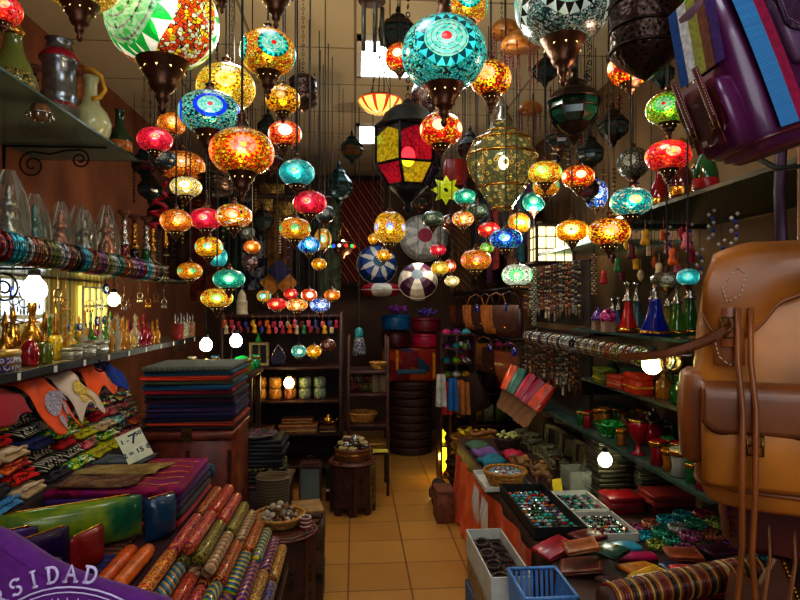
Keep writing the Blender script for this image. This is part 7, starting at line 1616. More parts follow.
b_ = bulb(P(577, 238, 3.42), 'cold white bulb on the short glass shelf, the one beside the lattice lantern', .03, 4, (240, 250, 255), True); hang(b_, .07, CEIL, r=.003)
b_ = bulb(P(585, 234, 3.28), 'cold white bulb on the short glass shelf behind the fiery amber lamp', .03, 4, (240, 250, 255), True); hang(b_, .07, CEIL, r=.003)
# --- hanging leather bags in the far right
def leather_bag(label, loc, w, h, d, c, rz, group, flap=True, top=1.6):
    t = thing('hanging_bag', label, 'bag', loc, rz, group); m = leather('bag%d_%d' % (c[0], c[1]), c)
    MB().box(w, d, h, None, 0, min(.03, d*.45)).build('bag_body', m, t)
    if flap: MB().surf(lambda u, v: ((u-.5)*w*(.98-.12*v**3), -d/2-.006-.004*sin(pi*v)-.0*u, h*1.0-h*.72*v+(-.12*h*v*(1-(2*u-1)**2)*1 if v > .5 else 0)), 10, 10, None, 0, .0).surf(lambda u, v: ((u-.5)*w*.98, -d/2-.006+(d+.01)*v, h+.004), 4, 3).build('flap', m, t)
    MB().lathe([(.009, 0), (.009, .004), (.0001, .005)], 10, T(0, -d/2-.012, h*.3, 90)).build('clasp', BRASS, t)
    MB().tube([(-w*.46, 0, h*.9), (-w*.3, 0, h+(top-loc[2]-h)*.7), (0, 0, top-loc[2]), (w*.3, 0, h+(top-loc[2]-h)*.7), (w*.46, 0, h*.9)], .006, 5).build('shoulder_strap', m, t); return t
BGC = [('dark brown', (70, 34, 26)), ('chestnut', (120, 58, 34)), ('tan', (160, 100, 50)), ('red-brown', (110, 44, 28)), ('chocolate', (60, 34, 28))]
t = thing('hanging_rail', 'dark rail from which the upper row of leather bags hangs', 'rail', (1.12, 5.2, 1.62)); MB().tube([(0, -1.1, 0), (0, 1.45, 0)], .012, 8).build('rail_bar', IRON, t); MB().tube([(0, -.75, 0), (.6, -.75, 0)], .01, 6).build('rail_arm', IRON, t); MB().tube([(0, 1.4, 0), (.6, 1.4, 0)], .01, 6).build('rail_arm', IRON, t)
for k in range(6):
    n_, c = BGC[(k*2+k//3) % 5]; leather_bag('%s leather bag, %s from the entrance in the upper hanging row' % (n_, nth(k)), (1.10, 4.22+.4*k, 1.27), .26, .23, .07, c, -58, 'leather bags in the upper row', True, 1.598)
t = thing('hanging_rail', 'lower dark rail from which the second row of leather bags hangs', 'rail', (1.18, 4.95, 1.235)); MB().tube([(0, -.6, 0), (0, 1.2, 0)], .01, 8).build('rail_bar', IRON, t); MB().tube([(0, -.55, 0), (.55, -.55, 0)], .01, 6).build('rail_arm', IRON, t); MB().tube([(0, 1.15, 0), (.55, 1.15, 0)], .01, 6).build('rail_arm', IRON, t)
for k in range(4):
    n_, c = BGC[(k*3+1) % 5]; leather_bag('%s leather bag, %s from the entrance in the lower hanging row' % (n_, nth(k)), (1.16, 4.44+.45*k, .9), .24, .25, .07, c, -58, 'leather bags in the lower row', True, 1.216)
leather_bag('big dark brown square leather bag slung askew under the hanging rows', (.98, 4.85, .62), .3, .3, .09, (54, 32, 28), -20, None, True, 1.2)
bpy.data.objects[[o.name for o in COL.objects if o.get('label', '').startswith('big dark brown square')][0]].rotation_euler = (0, radians(-24), radians(-20))
# eye-charm key rings in front of the bags
for k, (px, py, Y) in enumerate(((477, 309, 3.9), (506, 307, 3.7), (468, 345, 3.9), (490, 348, 3.9), (514, 352, 3.7))):
    p = P(px, py, Y); eye_charm(p, 'blue eye charm on a chain, %s of those in front of the leather bags' % nth(k), .032, CEIL, 'eye charms before the leather bags')
# fan of slippers
def slipper(label, loc, c, rot, group, s=1.):
    t = thing('slipper', label, 'slipper', loc, 0, group, tuple(radians(a) for a in rot)); m = leather('slip%d_%d_%d' % c, c)
    out = [(-.035, -.12), (-.03, -.06), (-.034, .02), (-.042, .07), (-.034, .115), (0, .15), (.034, .115), (.042, .07), (.034, .02), (.03, -.06), (.035, -.12), (.02, -.138), (-.02, -.138)]
    MB().prism([(x*s, y*s) for x, y in out], .009*s).build('sole', mat('sole', (130, 90, 54), .6), t)
    MB().surf(lambda u, v: ((.043*cos(pi*u)*(1-.62*max(0, v-.3)**1.4))*s, (-.015+.16*v)*s, (.009+.044*sin(pi*u)*(1-.75*v))*s), 12, 8).build('upper', m, t); return t
for k, (n_, c) in enumerate((('orange', (220, 80, 20)), ('sea green', (10, 110, 90)), ('crimson', (170, 10, 60)), ('raspberry', (150, 14, 70)), ('vermilion', (200, 60, 24)))):
    p = P((508, 514, 522, 529, 536)[k], (388, 391, 396, 402, 406)[k], 4.02-.1*k); slipper('%s leather slipper hanging in the fan above the low counter, %s from the aisle' % (n_, nth(k)), p, c, (78, (14, 20, 26, 30, 34)[k], -40), 'slippers hanging in a fan', 1.1)
    MB().tube([(0, 0, 0), (0, .3, 0)], .002, 4).build('hanging_loop', CORD, [o for o in COL.objects if o.name.startswith('slipper') and o.type == 'EMPTY'][-1])
# bundle of colourful slippers on far shelf
shelf_unit('slipper_shelf', 'dark shelf at the rear right corner stacked with slippers and cloths', 1.0, 1.7, 5.9, 6.6, (.3, .62, .95), 1.2)
SLC = [('pink', (190, 40, 110)), ('lime', (120, 170, 30)), ('blue', (30, 90, 170)), ('purple', (110, 30, 120)), ('white', (190, 190, 180)), ('red', (170, 20, 30)), ('turquoise', (30, 140, 150)), ('yellow', (200, 160, 30))]
for lev, z in enumerate((.951, 1.01, 1.07)):
    for k in range(6):
        n_, c = SLC[(k*3+lev*2) % 8]; slipper('%s slipper, %s from the aisle in the %s layer on the rear shelf' % (n_, nth(k), ('lowest', 'middle', 'top')[lev]), (1.09+.1*k, 6.12, z+.0005), c, (0, 0, 180+RN.uniform(-6, 6)), 'slippers on the rear shelf', 1.0)
for k in range(10):
    n_, c = SLC[(k*5+1) % 8]; z = (.621, .301)[k//5]; i = k % 5
    o = draped('cloth_bundle', '%s cloth bundle, %s from the aisle on the %s rear shelf' % (n_, nth(i), ('middle', 'bottom')[k//5]), (1.05+.122*i, 5.96, z+.17), (.1, .0, .01), (0, .2, .02), mat('bundle_'+n_, tuple(int(x*.7) for x in c), .8, 0, .4, 14), .145, .008, 'cloth', 90+k)
soft_pouf('blue satin cushion drum by the leather bags', (.90, 5.62, .72), .11, .14, (14, 90, 150))
t = thing('round_stand', 'thin dark round stand under the blue satin cushion drum', 'stand', (.90, 5.62, 0)); MB().lathe([(.11, 0), (.12, .02), (.03, .05), (.025, .66), (.11, .7), (.11, .718), (.0001, .718)], 18).build('turned_stand', DKWOOD, t)

t = thing('slipper_tower', 'narrow dark tower of small shelves with bright slippers before the rear leather bags', 'shelves', (.87, 5.14, 0))
for sx in (-1, 1): MB().box(.016, .26, 1.255, T(sx*.145, 0, 0)).build('side_panel', DKWOOD, t)
for z in (.3, .62, .88, 1.0, 1.12, 1.24): MB().box(.27, .25, .01, T(0, 0, z)).build('shelf_board', DKWOOD, t)
for lev, z in enumerate((.8905, 1.0105, 1.1305, 1.2505)):
    for k in range(3):
        n_, c = SLC[(k*3+lev*5+1) % 8]; slipper('%s slipper, %s from the aisle on the %s shelf of the slipper tower' % (n_, nth(k), ('lowest', 'second', 'third', 'top')[lev]), (.785+.085*k, 5.115, z), c, (0, 0, 180), 'slippers in the tower', .86)
for k, (px, py, c, n_) in enumerate(((441, 388, (170, 170, 160), 'white'), (447, 396, (190, 30, 30), 'red'), (453, 392, (20, 90, 150), 'blue'), (459, 394, (200, 110, 30), 'orange'), (465, 396, (150, 90, 40), 'tan'))):
    o = MB().surf(lambda u, v: ((u-.5)*.07*(1+.3*v), .01*sin(12*u)*(.3+v), -.26*v), 10, 6).build('hanging_pouch', mat('dangle_'+n_, c, .7, 0, .3, 20), None, P(px, py-14, 4.72+.03*(k % 2))); tag(o, n_+' cloth pouch strip dangling by the aisle before the slipper tower', 'pouch'); link('cord', CORDM, o, (0, 0, 0), None, (.0015, .0015, CEIL-o.location.z-.002))

for k in range(20):
    px = 604+4.6*k; nm_, c = TRK[(k*4+k//3) % len(TRK)]; p = on_shelf(px, 1.215+.03*(k % 3), 1.66+.05*((k*7) % 4)); me = trinket(nm_, c, k % 3)
    o = link('hanging_trinket', me, None, p, None, .95); tag(o, '%s charm, %s from the deep end of those dangling under the upper right glass shelf' % (nm_, nth(k)), 'trinket', 'charms dangling under the upper right shelf'); link('cord', CORDM, o, (0, 0, .05), None, (.001, .001, (1.883-p.z)/.95-.05))
# ============================================================ backpacks near the entrance
def loft(b, secs, n=28, p=.55, M=None, mi=0):
    """closed body through sections (z, half width, half depth, y shift), squarish outline"""
    vs = []; fs = []
    for z, w, d, ys in secs:
        for i in range(n):
            a = 2*pi*i/n; c, s = cos(a), sin(a)
            vs.append((w*abs(c)**p*(1 if c > 0 else -1), ys+d*abs(s)**p*(1 if s > 0 else -1), z))
    k = len(secs)
    for j in range(k-1):
        for i in range(n): fs.append((j*n+i, j*n+(i+1) % n, (j+1)*n+(i+1) % n, (j+1)*n+i))
    fs.append(tuple(range(n-1, -1, -1))); fs.append(tuple(range((k-1)*n, k*n))); b.add(vs, fs, mi, True, M)
def stitches(b, pts, r=.0011, gap=.0075, mi=0):
    pts = [Vector(p) for p in pts]
    for a, c in zip(pts, pts[1:]):
        L_ = (c-a).length; n = max(1, int(L_/gap))
        for i in range(n): q = a+(c-a)*(i/n); b.tube([q, q+(c-a)*(.62/n)], r, 4, None, mi)
def buckle(M, par, w=.026, h=.036):
    b = MB(); b.tube([(-w/2, 0, 0), (w/2, 0, 0), (w/2, 0, h), (-w/2, 0, h)], .0026, 6, M, 0, True).tube([(-w/2, 0, h*.5), (w/2, 0, h*.5)], .002, 5, M).tube([(0, -.003, h*.5), (0, -.004, h*1.02)], .0018, 5, M); return b.build('buckle', mat('antique_brass', (120, 94, 50), .3, .9, .3, 60), par)
def tan(k, c): return mat('tan_leather_'+k, c, .42, 0, .4, 6, .3, coat=.12)
TL, TD, TB = tan('light', (178, 112, 38)), tan('pocket', (132, 74, 30)), tan('flap', (160, 96, 32))
THREAD = mat('white_thread', (214, 196, 170), .7, 0, .1, 50); DTHR = mat('dark_thread', (90, 54, 34), .7, 0, .1, 50)
bp = P(817, 511, 1.05)
t = thing('tan_backpack', 'tan leather backpack with buckled flap hanging beside the entrance', 'backpack', bp, -27)
b = MB(); loft(b, [(0, .15, .05, 0), (.012, .185, .07, 0), (.05, .203, .082, 0), (.14, .208, .088, 0), (.24, .205, .086, 0), (.34, .198, .08, 0), (.42, .185, .072, .005), (.465, .15, .05, .01), (.478, .1, .03, .01)], 36, .5)
b.build('bag_body', TL, t)
b = MB(); b.tube([(.2*cos(a), -.0805*1.0 if False else .083*(-abs(sin(a))**.5 if sin(a) < 0 else abs(sin(a))**.5), .042) for a in [2*pi*i/40 for i in range(40)]], .005, 6, None, 0, True); b.build('base_piping', TD, t)
# lid flap, arched up between its two strap tabs
def flapf(u, v):
    x = (u-.5)*.39; s = abs(x)
    low = .368+.05*(1-min(1, abs(s-.15)/.075)**2) * -1+.05*max(0, 1-s/.13)**1.3+.05*max(0, (s-.165)/.03)**2*.6
    w = (.80+.12*(v/.4)) if v < .4 else .92+.08*min(1, (v-.4)/.25)
    if v < .4: k = v/.4; y = .075-.155*k; z = .482+.018*sin(pi*k)-.075*max(0, abs(u-.5)*2-.6)**1.6*1.2
    else: k = (v-.4)/.6; y = -.080-.018*sin(pi*min(1, k*.9+.1)); z = .482-(.482-low)*k-.075*max(0, abs(u-.5)*2-.6)**1.6*1.2*(1-k)
    return (x*w, y-.008, z)
b = MB(); b.surf(flapf, 40, 22, None, 0, .004); o = b.build('lid_flap', TB, t)
b = MB(); b.tube([Vector(flapf(i/40, 1))+Vector((0, -.001, 0)) for i in range(41)], .0034, 5); b.build('flap_binding', TD, o)
for s in (-1, 1):
    cx = s*.152
    # strap sewn on the flap with a pointed stitched patch, buckle, patch on the bag
    b = MB(); b.box(.026, .004, .095, T(cx, -.102, .305), 0, .001); sp = b.build('flap_strap', TD, t)
    b = MB(); b2 = MB(); stitches(b, [(cx-.004, -.1095, .385), (cx-.012, -.1095, .41), (cx+.012, -.1055, .448), (cx+.026, -.1055, .435), (cx+.018, -.1085, .40), (cx-.004, -.1095, .385)]); stitches(b2, [(cx-.022, -.0975, .312), (cx-.016, -.0975, .287), (cx, -.0975, .272), (cx+.014, -.0975, .282)]); b.build('stitching', THREAD, sp); b2.build('stitching', THREAD, sp)
    b = MB(); b.box(.05, .004, .075, T(cx, -.0925, .272), 0, .002); b.build('buckle_patch', TD, t)
    buckle(T(cx, -.108, .322), t)
    # front pockets with round-cornered flaps
    px_ = s*.108
    b = MB(); loft(b, [(.055, .075, .018, -.088), (.065, .088, .03, -.092), (.14, .09, .036, -.094), (.225, .088, .03, -.092), (.235, .08, .02, -.09)], 24, .45); pk = b.build('front_pocket', TL, t)
    b = MB(); b.surf(lambda u, v: (px_*0+(u-.5)*.182, -.094-.034-.004*sin(pi*v) if v > .2 else -.092-.036*v/.2, .243-.098*max(0, v-.1)*(1-.35*max(0, abs(u-.5)*2-.75)**1.3*4*v)), 20, 10, None, 0, .003); pf = b.build('pocket_flap', TD, pk)
    b = MB(); stitches(b, [(-.086, -.1315, .232), (-.086, -.1335, .176), (-.062, -.134, .162), (.062, -.134, .162), (.086, -.1335, .176), (.086, -.1315, .232)], .0009); b.build('stitching', DTHR, pf)
    pk.location = (px_, 0, 0)
    buckle(T(px_+(-.01 if s < 0 else .01), -.138, .122), t, .024, .034)
    # side pocket
    b = MB(); loft(b, [(.08, .018, .05, 0), (.09, .03, .06, 0), (.18, .034, .064, 0), (.245, .028, .058, 0), (.255, .016, .05, 0)], 20, .5, T(s*.2, 0, 0)); b.build('side_pocket', TD, t)
    b = MB()
    stitches(b, [(s*.004, -.0965, .06), (s*.004, -.0985, .25)], .001); b.build('stitching', DTHR, t)
def cordp(px, py, Y): return t.matrix_world.inverted() @ P(px, py, Y)
bpy.context.view_layer.update()
b = MB(); q = [(-.139, -.110, .375), (-.140, -.113, .28), (-.137, -.148, .2), (-.139, -.15, .06), (-.135, -.12, -.04), (-.143, -.115, -.14), (-.139, -.115, -.24)]
b.tube(q, .0052, 7).tube([(x+.020, y+.002, z) for x, y, z in q[:4]]+[(-.122, -.13, -.05), (-.114, -.12, -.15), (-.118, -.12, -.25)], .0052, 7).build('drawstring', TD, t)
b = MB(); b.surf(lambda u, v: (-.15-.19*u-.02*u*(1-u), -.112-.02*sin(3*u), .345-.085*u**.8+.05*u*(u-.5)*1.0+(v-.5)*.020*(1-.5*u)), 16, 2, None, 0, .003); b.build('loose_strap', TD, t)
b = MB(); b.tube([(-.04, .07, .47), (-.03, .16, .62), (-.0, .26, .9), (-.0, .26, CEIL-bp.z-.004)], .011, 6, None, 0, False, .3); b.build('shoulder_strap', mat('plum_strap', (60, 24, 50), .5), t)
b = MB(); b.tube([(-.06, .2, CEIL-bp.z-.004), (-.06, .2, .80), (-.085, .14, .70), (-.05, .06, .65), (.0, 0, .64), (.02, .02, .5)], .006, 6); b.build('iron_hook', IRON, t)
# second leather bag hanging beneath, with purple panel
t = thing('leather_satchel', 'brown leather satchel with purple panel hanging half hidden under the tan backpack', 'bag', P(800, 552, 1.32), -20)
b = MB(); loft(b, [(0, .13, .03, 0), (.02, .16, .045, 0), (.1, .17, .05, 0), (.17, .165, .045, 0), (.19, .14, .03, 0)], 28, .5); b.build('bag_body', tan('satchel', (130, 76, 40)), t)
b = MB(); b.surf(lambda u, v: (-.165+.075*u, -.056-.003*sin(pi*u), .185-.10*v), 8, 6, None, 0, .003); b.build('purple_panel', mat('violet_suede', (70, 20, 90), .8), t)
b = MB(); b.surf(lambda u, v: (-.16+.30*u, -.058-.006*sin(pi*u), .11-.09*v-.05*u*v+.0*u), 16, 6, None, 0, .003); b.build('red_brown_panel', tan('redbrown', (120, 50, 36)), t)
b = MB()
for x, l in ((-.02, .3), (.03, .26), (.055, .2)): b.tube([(x-.06, -.055, .08), (x-.062, -.07, 0), (x-.08+.02*l, -.07, -.1), (x-.09, -.065, -l)], .0075, 6, None, 0, False, .5)
b.build('hanging_thong', tan('thong', (150, 96, 56)), t); MB().tube([(0, .02, .18), (.02, .06, .5), (.03, .07, CEIL-t.location.z-.004)], .008, 6, None, 0, False, .4).build('shoulder_strap', TD, t)
t = thing('sequin_pouch', 'pointed tan suede pouch edged with gold sequins low under the satchel', 'pouch', (1.13, 1.61, .62), -20)
MB().prism([(-.09, 0), (.09, 0), (.1, .05), (.05, .19), (.0, .1), (-.07, .12)], .03, T(0, .015, 0, 90)).build('pouch_body', tan('suede', (110, 66, 40)), t); b = MB()
for i in range(14): b.ell(.007, .004, .007, T(.1-.05*i/13, -.02, .05+.14*i/13), 0, 6, 4)
b.build('sequin_edge', BRASS, t); MB().box(.12, .05, .117, T(.0, .015, -.117), 0, .004).build('stand_block', DKWOOD, t)
# --- purple backpack
PL = mat('purple_leather', (84, 22, 72), .3, 0, .3, 7, .25, coat=.3); PG = mat('greyed_purple_leather', (92, 62, 92), .4, 0, .3, 9, .25, coat=.2); PW = mat('wine_leather', (92, 26, 40), .36, 0, .3, 8, .25, coat=.2)
t = thing('purple_backpack', 'purple leather backpack with sky blue woven stripe tilting into the top corner', 'backpack', (0, 0, 0), 0, None, (radians(-6), radians(-19), radians(8))); t.scale = (.62, .62, .62); t.location = P(769, 138, .84)-t.rotation_euler.to_matrix() @ Vector((-.17, -.1, .03))*.62
b = MB(); loft(b, [(0, .14, .07, 0), (.015, .168, .092, 0), (.05, .18, .1, 0), (.16, .18, .104, 0), (.3, .168, .1, 0), (.42, .152, .092, 0), (.46, .12, .06, 0)], 36, .45); b.build('bag_body', PL, t)
b = MB(); b.tube([(.176*(1 if cos(a) > 0 else -1)*abs(cos(a))**.45, .1*(1 if sin(a) > 0 else -1)*abs(sin(a))**.45, .035) for a in [2*pi*i/44 for i in range(44)]], .0055, 6, None, 0, True).build('base_piping', PW, t)
def frontsheet(nm, x0, x1, z0_, z1, m, off=.004, lean=0., nw=0):
    b = MB(); b.surf(lambda u, v: (x0+(x1-x0)*u+lean*v, -.1045-off-.004*sin(pi*v), z0_+(z1-z0_)*v), 8, 12, None, 0, .0); return b.build(nm, m, t)
WV = pat('sky_blue_weave', [(60, 140, 200), (90, 165, 215), (50, 120, 190)], 220, 'stripe', .95, axis=(0, 0, 1)); 
frontsheet('woven_stripe', -.135, -.08, .045, .43, WV); frontsheet('crimson_stripe', -.08, -.05, .045, .43, mat('crimson_weave', (140, 10, 60), .95, 0, .2, 60))
pk = MB(); loft(pk, [(.18, .055, .012, -.108), (.19, .066, .018, -.11), (.3, .07, .02, -.11), (.36, .066, .014, -.108)], 22, .5, T(.03, 0, 0)); pk.build('front_pocket', PG, t)
b = MB(); b.surf(lambda u, v: (-.04+.14*u, -.131-.004*sin(pi*u), .40-.15*v+.03*v*(2*u-1)**4), 14, 8, None, 0, .003); fl = b.build('pocket_flap', PG, t); b = MB(); stitches(b, [(-.032, -.137, .385), (-.032, -.137, .285), (-.01, -.139, .262), (.07, -.139, .262), (.093, -.137, .285)], .0011); b.build('stitching', mat('grey_thread', (150, 120, 150), .7), fl)
# striped rug panels at the upper left
for k, (y0, c) in enumerate(((-.085, (70, 40, 110)), (-.055, (120, 70, 44)), (-.02, (150, 150, 60)), (.015, (200, 200, 196)), (.05, (24, 70, 130)))):
    b = MB(); b.surf(lambda u, v: (-.188+.045*max(0, v-.0)*1.0-.0, y0+.034*u+.0*v, .25+.2*v), 4, 8); b.build('rug_stripe', mat('rug_stripe%d' % k, c, .95, 0, .25, 80), t)
# side pocket with two buckled straps
b = MB(); loft(b, [(.03, .05, .02, 0), (.045, .068, .036, 0), (.15, .072, .042, 0), (.21, .066, .034, 0), (.22, .05, .02, 0)], 24, .5, T(-.185, .0, 0) @ T(rz=-90)); b.build('side_pocket', PL, t)
MS = T(-.185, .0, 0, rz=-90)
b = MB(); b.surf(lambda u, v: ((u-.5)*.148, -.046-.004*sin(pi*u) if v > .15 else -.03-.016*v/.15, .235-.13*v-.035*v*sin(pi*u)), 16, 8, MS, 0, .003); fl = b.build('pocket_flap', PW, t)
for x in (-.042, .04):
    b = MB(); b.box(.022, .004, .20, MS @ T(x, -.053, .06), 0, .001); s_ = b.build('pocket_strap', PW, t); b = MB()
    for s in (-1, 1): stitches(b, [MS @ Vector((x+s*.007, -.0558, .255)), MS @ Vector((x+s*.007, -.0558, .13))], .0009)
    b.build('stitching', THREAD, s_); buckle(MS @ T(x, -.058, .085), t, .028, .034)
b = MB(); b.tube([(0, .06, .45), (-.0, .06, .6), (.28, .1, .9)], .01, 6).build('hanging_strap', PL, t)
# ============================================================ other hanging pieces
def regthing(t, r, lo, hi): LREG.append((t.location.x, t.location.y, r, t.location.z+lo, t.location.z+hi))
def pane(b, q, mi): b.add(q, [(0, 1, 2, 3)], mi, False)
def fit(px, py, Y, s, ar=1.35):
    k, Y2, l, a, c = settle(px, py, 2*s*F/Y, 2*s*F/Y*ar, 2*s); return l, a
def hexl(label, px, py, Y, s, cols, lit, n=6, frame=IRON):
    L0, s = fit(px, py, Y, s)
    t = thing('hexagonal_lantern', label, 'lantern', L0, 12); f = MB(); g = MB()
    def ring(r, z): return [Vector((r*cos(2*pi*i/n), r*sin(2*pi*i/n), z))*s for i in range(n)]
    R0, R1, R2 = ring(.6, -1.1), ring(1., -.5), ring(1., .62)
    for q, (A, B) in enumerate(((R0, R1), (R1, R2))):
        for i in range(n):
            f.tube([A[i], B[i]], .05*s, 5).tube([A[i], A[(i+1) % n]], .045*s, 5); f.tube([B[i], B[(i+1) % n]], .045*s, 5)
            k = .97; pane(g, [A[i]*k, A[(i+1) % n]*k, B[(i+1) % n]*k, B[i]*k], ((3, 1, 2, 0, 1, 5), (1, 5, 2, 1, 0, 5))[q][i])
    f.build('metal_frame', frame, t); g.build('coloured_panes', cols, t)
    MB().lathe([(1.06*s, .62*s), (1.02*s, .68*s), (.8*s, .86*s), (.72*s, 1.05*s), (.5*s, 1.25*s), (.18*s, 1.36*s), (.12*s, 1.5*s), (.0001, 1.54*s)], n*2).build('domed_roof', frame, t)
    MB().lathe([(.0001, -1.95*s), (.08*s, -1.85*s), (.14*s, -1.75*s), (.1*s, -1.62*s), (.3*s, -1.4*s), (.62*s, -1.1*s)], n*2).build('tapered_foot', frame, t)
    b = MB()
    for i in range(n):
        for a, c in ((.62, .3),): # dark arch corners over each upper pane
            A, B = R2[i]*.985, R2[(i+1) % n]*.985; d = Vector((0, 0, -.30*s)); M0 = (A+B)/2
            b.add([A, B, B+d, M0+d*.25, A+d], [(0, 3, 4), (0, 1, 3), (1, 2, 3)], 0, False)
    b.build('arch_corners', frame, t)
    if lit: MB().ell(.22*s, .22*s, .3*s, T(0, 0, -.2*s)).build('bulb', emis('lamp_bulb', (255, 240, 190), 14.), t)
    hang(t, 1.5*s, CEIL, True, .004); 0; return t
def gp(c, e, cl=.3):
    t = NT('stained_pane'); v = t.n('ShaderNodeTexVoronoi', Vector=t.coords(), Scale=90.); l = lin(c)
    cc = t.mix(t.math('MULTIPLY', v.outputs['Distance'], .8), l, (0, 0, 0, 1)); em = t.n('ShaderNodeEmission', Color=cc, Strength=e); tr = t.n('ShaderNodeBsdfTransparent', Color=l); return t.out(t.n('ShaderNodeMixShader', i0=cl, i1=em, i2=tr))
hexl('black hexagonal lantern with lit red, yellow and blue panes in the middle of the shop', 408, 150, 2.3, .128, [gp((225, 40, 60), .9), gp((240, 200, 40), 1.), gp((60, 140, 230), .8), gp((215, 30, 50), .9), gp((235, 215, 60), 1.), gp((80, 60, 90), .3)], True)
def metal_lantern(label, px, py, Y, s, m, gm_, tall=1., name='metal_lantern'):
    L0, s = fit(px, py, Y, s); t = thing(name, label, 'lantern', L0, RN.uniform(0, 60))
    MB().lathe([(.0001, 1.75*tall), (.08, 1.7*tall), (.14, 1.5*tall), (.1, 1.35*tall), (.42, 1.12*tall), (.5, .98*tall), (.46, .92*tall), (.8, .66), (.98, .4), (1.0, .32)], 8, T(s=s), 0, False).build('roof', m, t)
    MB().lathe([(.92, .32), (.96, 0), (.9, -.3), (.66, -.56)], 8, T(s=s), 0, False).build('glass_body', gm_, t)
    b = MB()
    for i in range(8):
        a = 2*pi*i/8; b.tube([(r*s*cos(a), r*s*sin(a), z*s) for r, z in ((1., .34), (1.0, 0), (.94, -.3), (.68, -.58))], .04*s, 4)
    b.torus(1.0*s, .05*s, T(0, 0, .33*s), 0, 16, 5).torus(.98*s, .04*s, T(0, 0, -.02*s), 0, 16, 5).build('ribs', m, t)
    MB().lathe([(.68, -.55), (.5, -.75), (.2, -.95), (.26, -1.05), (.1, -1.25), (.0001, -1.4)], 8, T(s=s), 0, False).build('foot', m, t); hang(t, 1.7*tall*s, CEIL, True, .003); 0; return t
GLD = glass('dark_lantern_glass', (50, 70, 70), .6); TEALM = mat('dark_teal_metal', (10, 44, 46), .35, .6, .4, 40)
metal_lantern('dark teal metal lantern hanging in front of the dark red kilim', 339, 188, 4.2, .095, TEALM, GLD, 1.15)
metal_lantern('dark green glass and bronze lantern below the huge black and white lamp', 574, 110, 2.25, .1, DKBRONZE, glass('green_lantern_glass', (14, 60, 44), .6), .95)
metal_lantern('bell-shaped bronze lantern by the nearer ceiling light', 398, 36, 2.5, .08, DKBRONZE, GLD, .9)
for k, (px, py, Y, s, lab) in enumerate(((232, 120, 2.9, .07, 'behind the bright yellow lamp'), (150, 190, 3.3, .06, 'before the left wall beyond the hookah shelf'), (560, 140, 3.0, .065, 'left of the pale yellow lamp'), (318, 222, 4.9, .09, 'behind the beige lamp'), (268, 128, 3.6, .06, 'between the amber swirl lamp and the small red one'), (428, 160, 4.4, .09, 'right of the hexagonal lantern'), (613, 128, 2.75, .07, 'under the red and yellow lamp with white discs'), (590, 155, 2.2, .05, 'above the white and blue lamp'), (700, 118, 2.3, .06, 'between the bright green lamp and the purple backpack'))):
    metal_lantern('dark pierced metal lantern hanging '+lab, px, py, Y, s, (DKBRONZE, IRON, BRONZE)[k % 3], GLD, 1+.1*(k % 3))
for k, (px, py, Y, s, lab) in enumerate(((545, 72, 2.9, .06, 'right of the two wide amber shell chimes'), (618, 58, 2.35, .045, 'close beside the big pierced cylinder'), (588, 190, 3.2, .06, 'between the white and blue lamp and the orange-red one'), (662, 75, 2.5, .05, 'above the bright green lamp'), (160, 215, 3.9, .075, 'behind the orange disc lamp by the left wall'), (270, 160, 4.0, .085, 'left of the small turquoise lamp'), (262, 222, 4.6, .09, 'right of the orange and white lamp'), (352, 150, 4.6, .085, 'left of the hexagonal lantern'), (470, 150, 3.4, .07, 'between the hexagonal lantern and the gold-dotted one'), (420, 200, 4.8, .08, 'under the hexagonal lantern foot'), (540, 222, 5.6, .11, 'under the sea green lamp by the fabric shawls'), (144, 165, 3.9, .075, 'left of the unlit blue-grey lamp'))):
    metal_lantern('dark glass-sided metal lantern hanging '+lab, px, py, Y, s, (IRON, BRONZE, DKBRONZE, TEALM)[k % 4], (GLD, glass('amber_lantern_glass', (110, 70, 30), .6), glass('wine_lantern_glass', (80, 20, 30), .6))[k % 3], .9+.12*(k % 3))
t = thing('hookah_hose', 'crimson coiled hookah hose hanging beside the left wall near the orange disc lamp', 'hose', P(158, 205, 3.75)); MB().tube([(.045*cos(i*.55), .045*sin(i*.55), .14-.0065*i) for i in range(44)], .011, 7).build('hose_coil', mat('crimson_hose', (170, 14, 50), .5, 0, .2, 40), t); MB().lathe([(.012, 0), (.016, .02), (.01, .1), (.014, .12), (.0001, .125)], 10, T(.045, 0, -.26)).build('mouthpiece', BRASS, t); hang(t, .14, CEIL, False, .002)
# oriental brass and glass lantern
t = thing('glass_lantern', 'large bulbous lantern of gold-dotted clear glass in brass rings', 'lantern', (0, 0, 0))
gd = NT('gold_dotted_glass'); v = gd.n('ShaderNodeTexVoronoi', Vector=gd.coords(), Scale=34.); d_ = v.outputs['Distance']
em = bsdf(gd, gd.ramp(gd.math('MULTIPLY', d_, 1.5), [lin((120, 70, 30)), lin((235, 205, 110)), lin((110, 120, 90)), lin((120, 130, 100))]), .15, .2, coat=.6, emit=lin((150, 140, 90)), es=.10); tr_ = gd.n('ShaderNodeBsdfTransparent', Color=lin((215, 215, 190)))
GD = gd.out(gd.n('ShaderNodeMixShader', i0=gd.math('MULTIPLY', gd.math('GREATER_THAN', d_, .45), .5), i1=em, i2=tr_))
t.location, s = fit(502, 160, 2.55, .15); MB().lathe([(r*s, z*s) for r, z in ((.28, 1.05), (.42, .8), (.78, .55), (1.0, .12), (.98, -.25), (.8, -.62), (.62, -.78), (.66, -.85), (.5, -1.1), (.26, -1.42), (.0001, -1.5))], 24, None, 0, True, 1, 1, 8, .03).build('glass_body', GD, t)
b = MB()
for r, z in ((.44, .8), (.8, .55), (1.01, .1), (.66, -.8), (.28, -1.4)): b.torus(r*s, .02*s+.003, T(0, 0, z*s), 0, 28, 5)
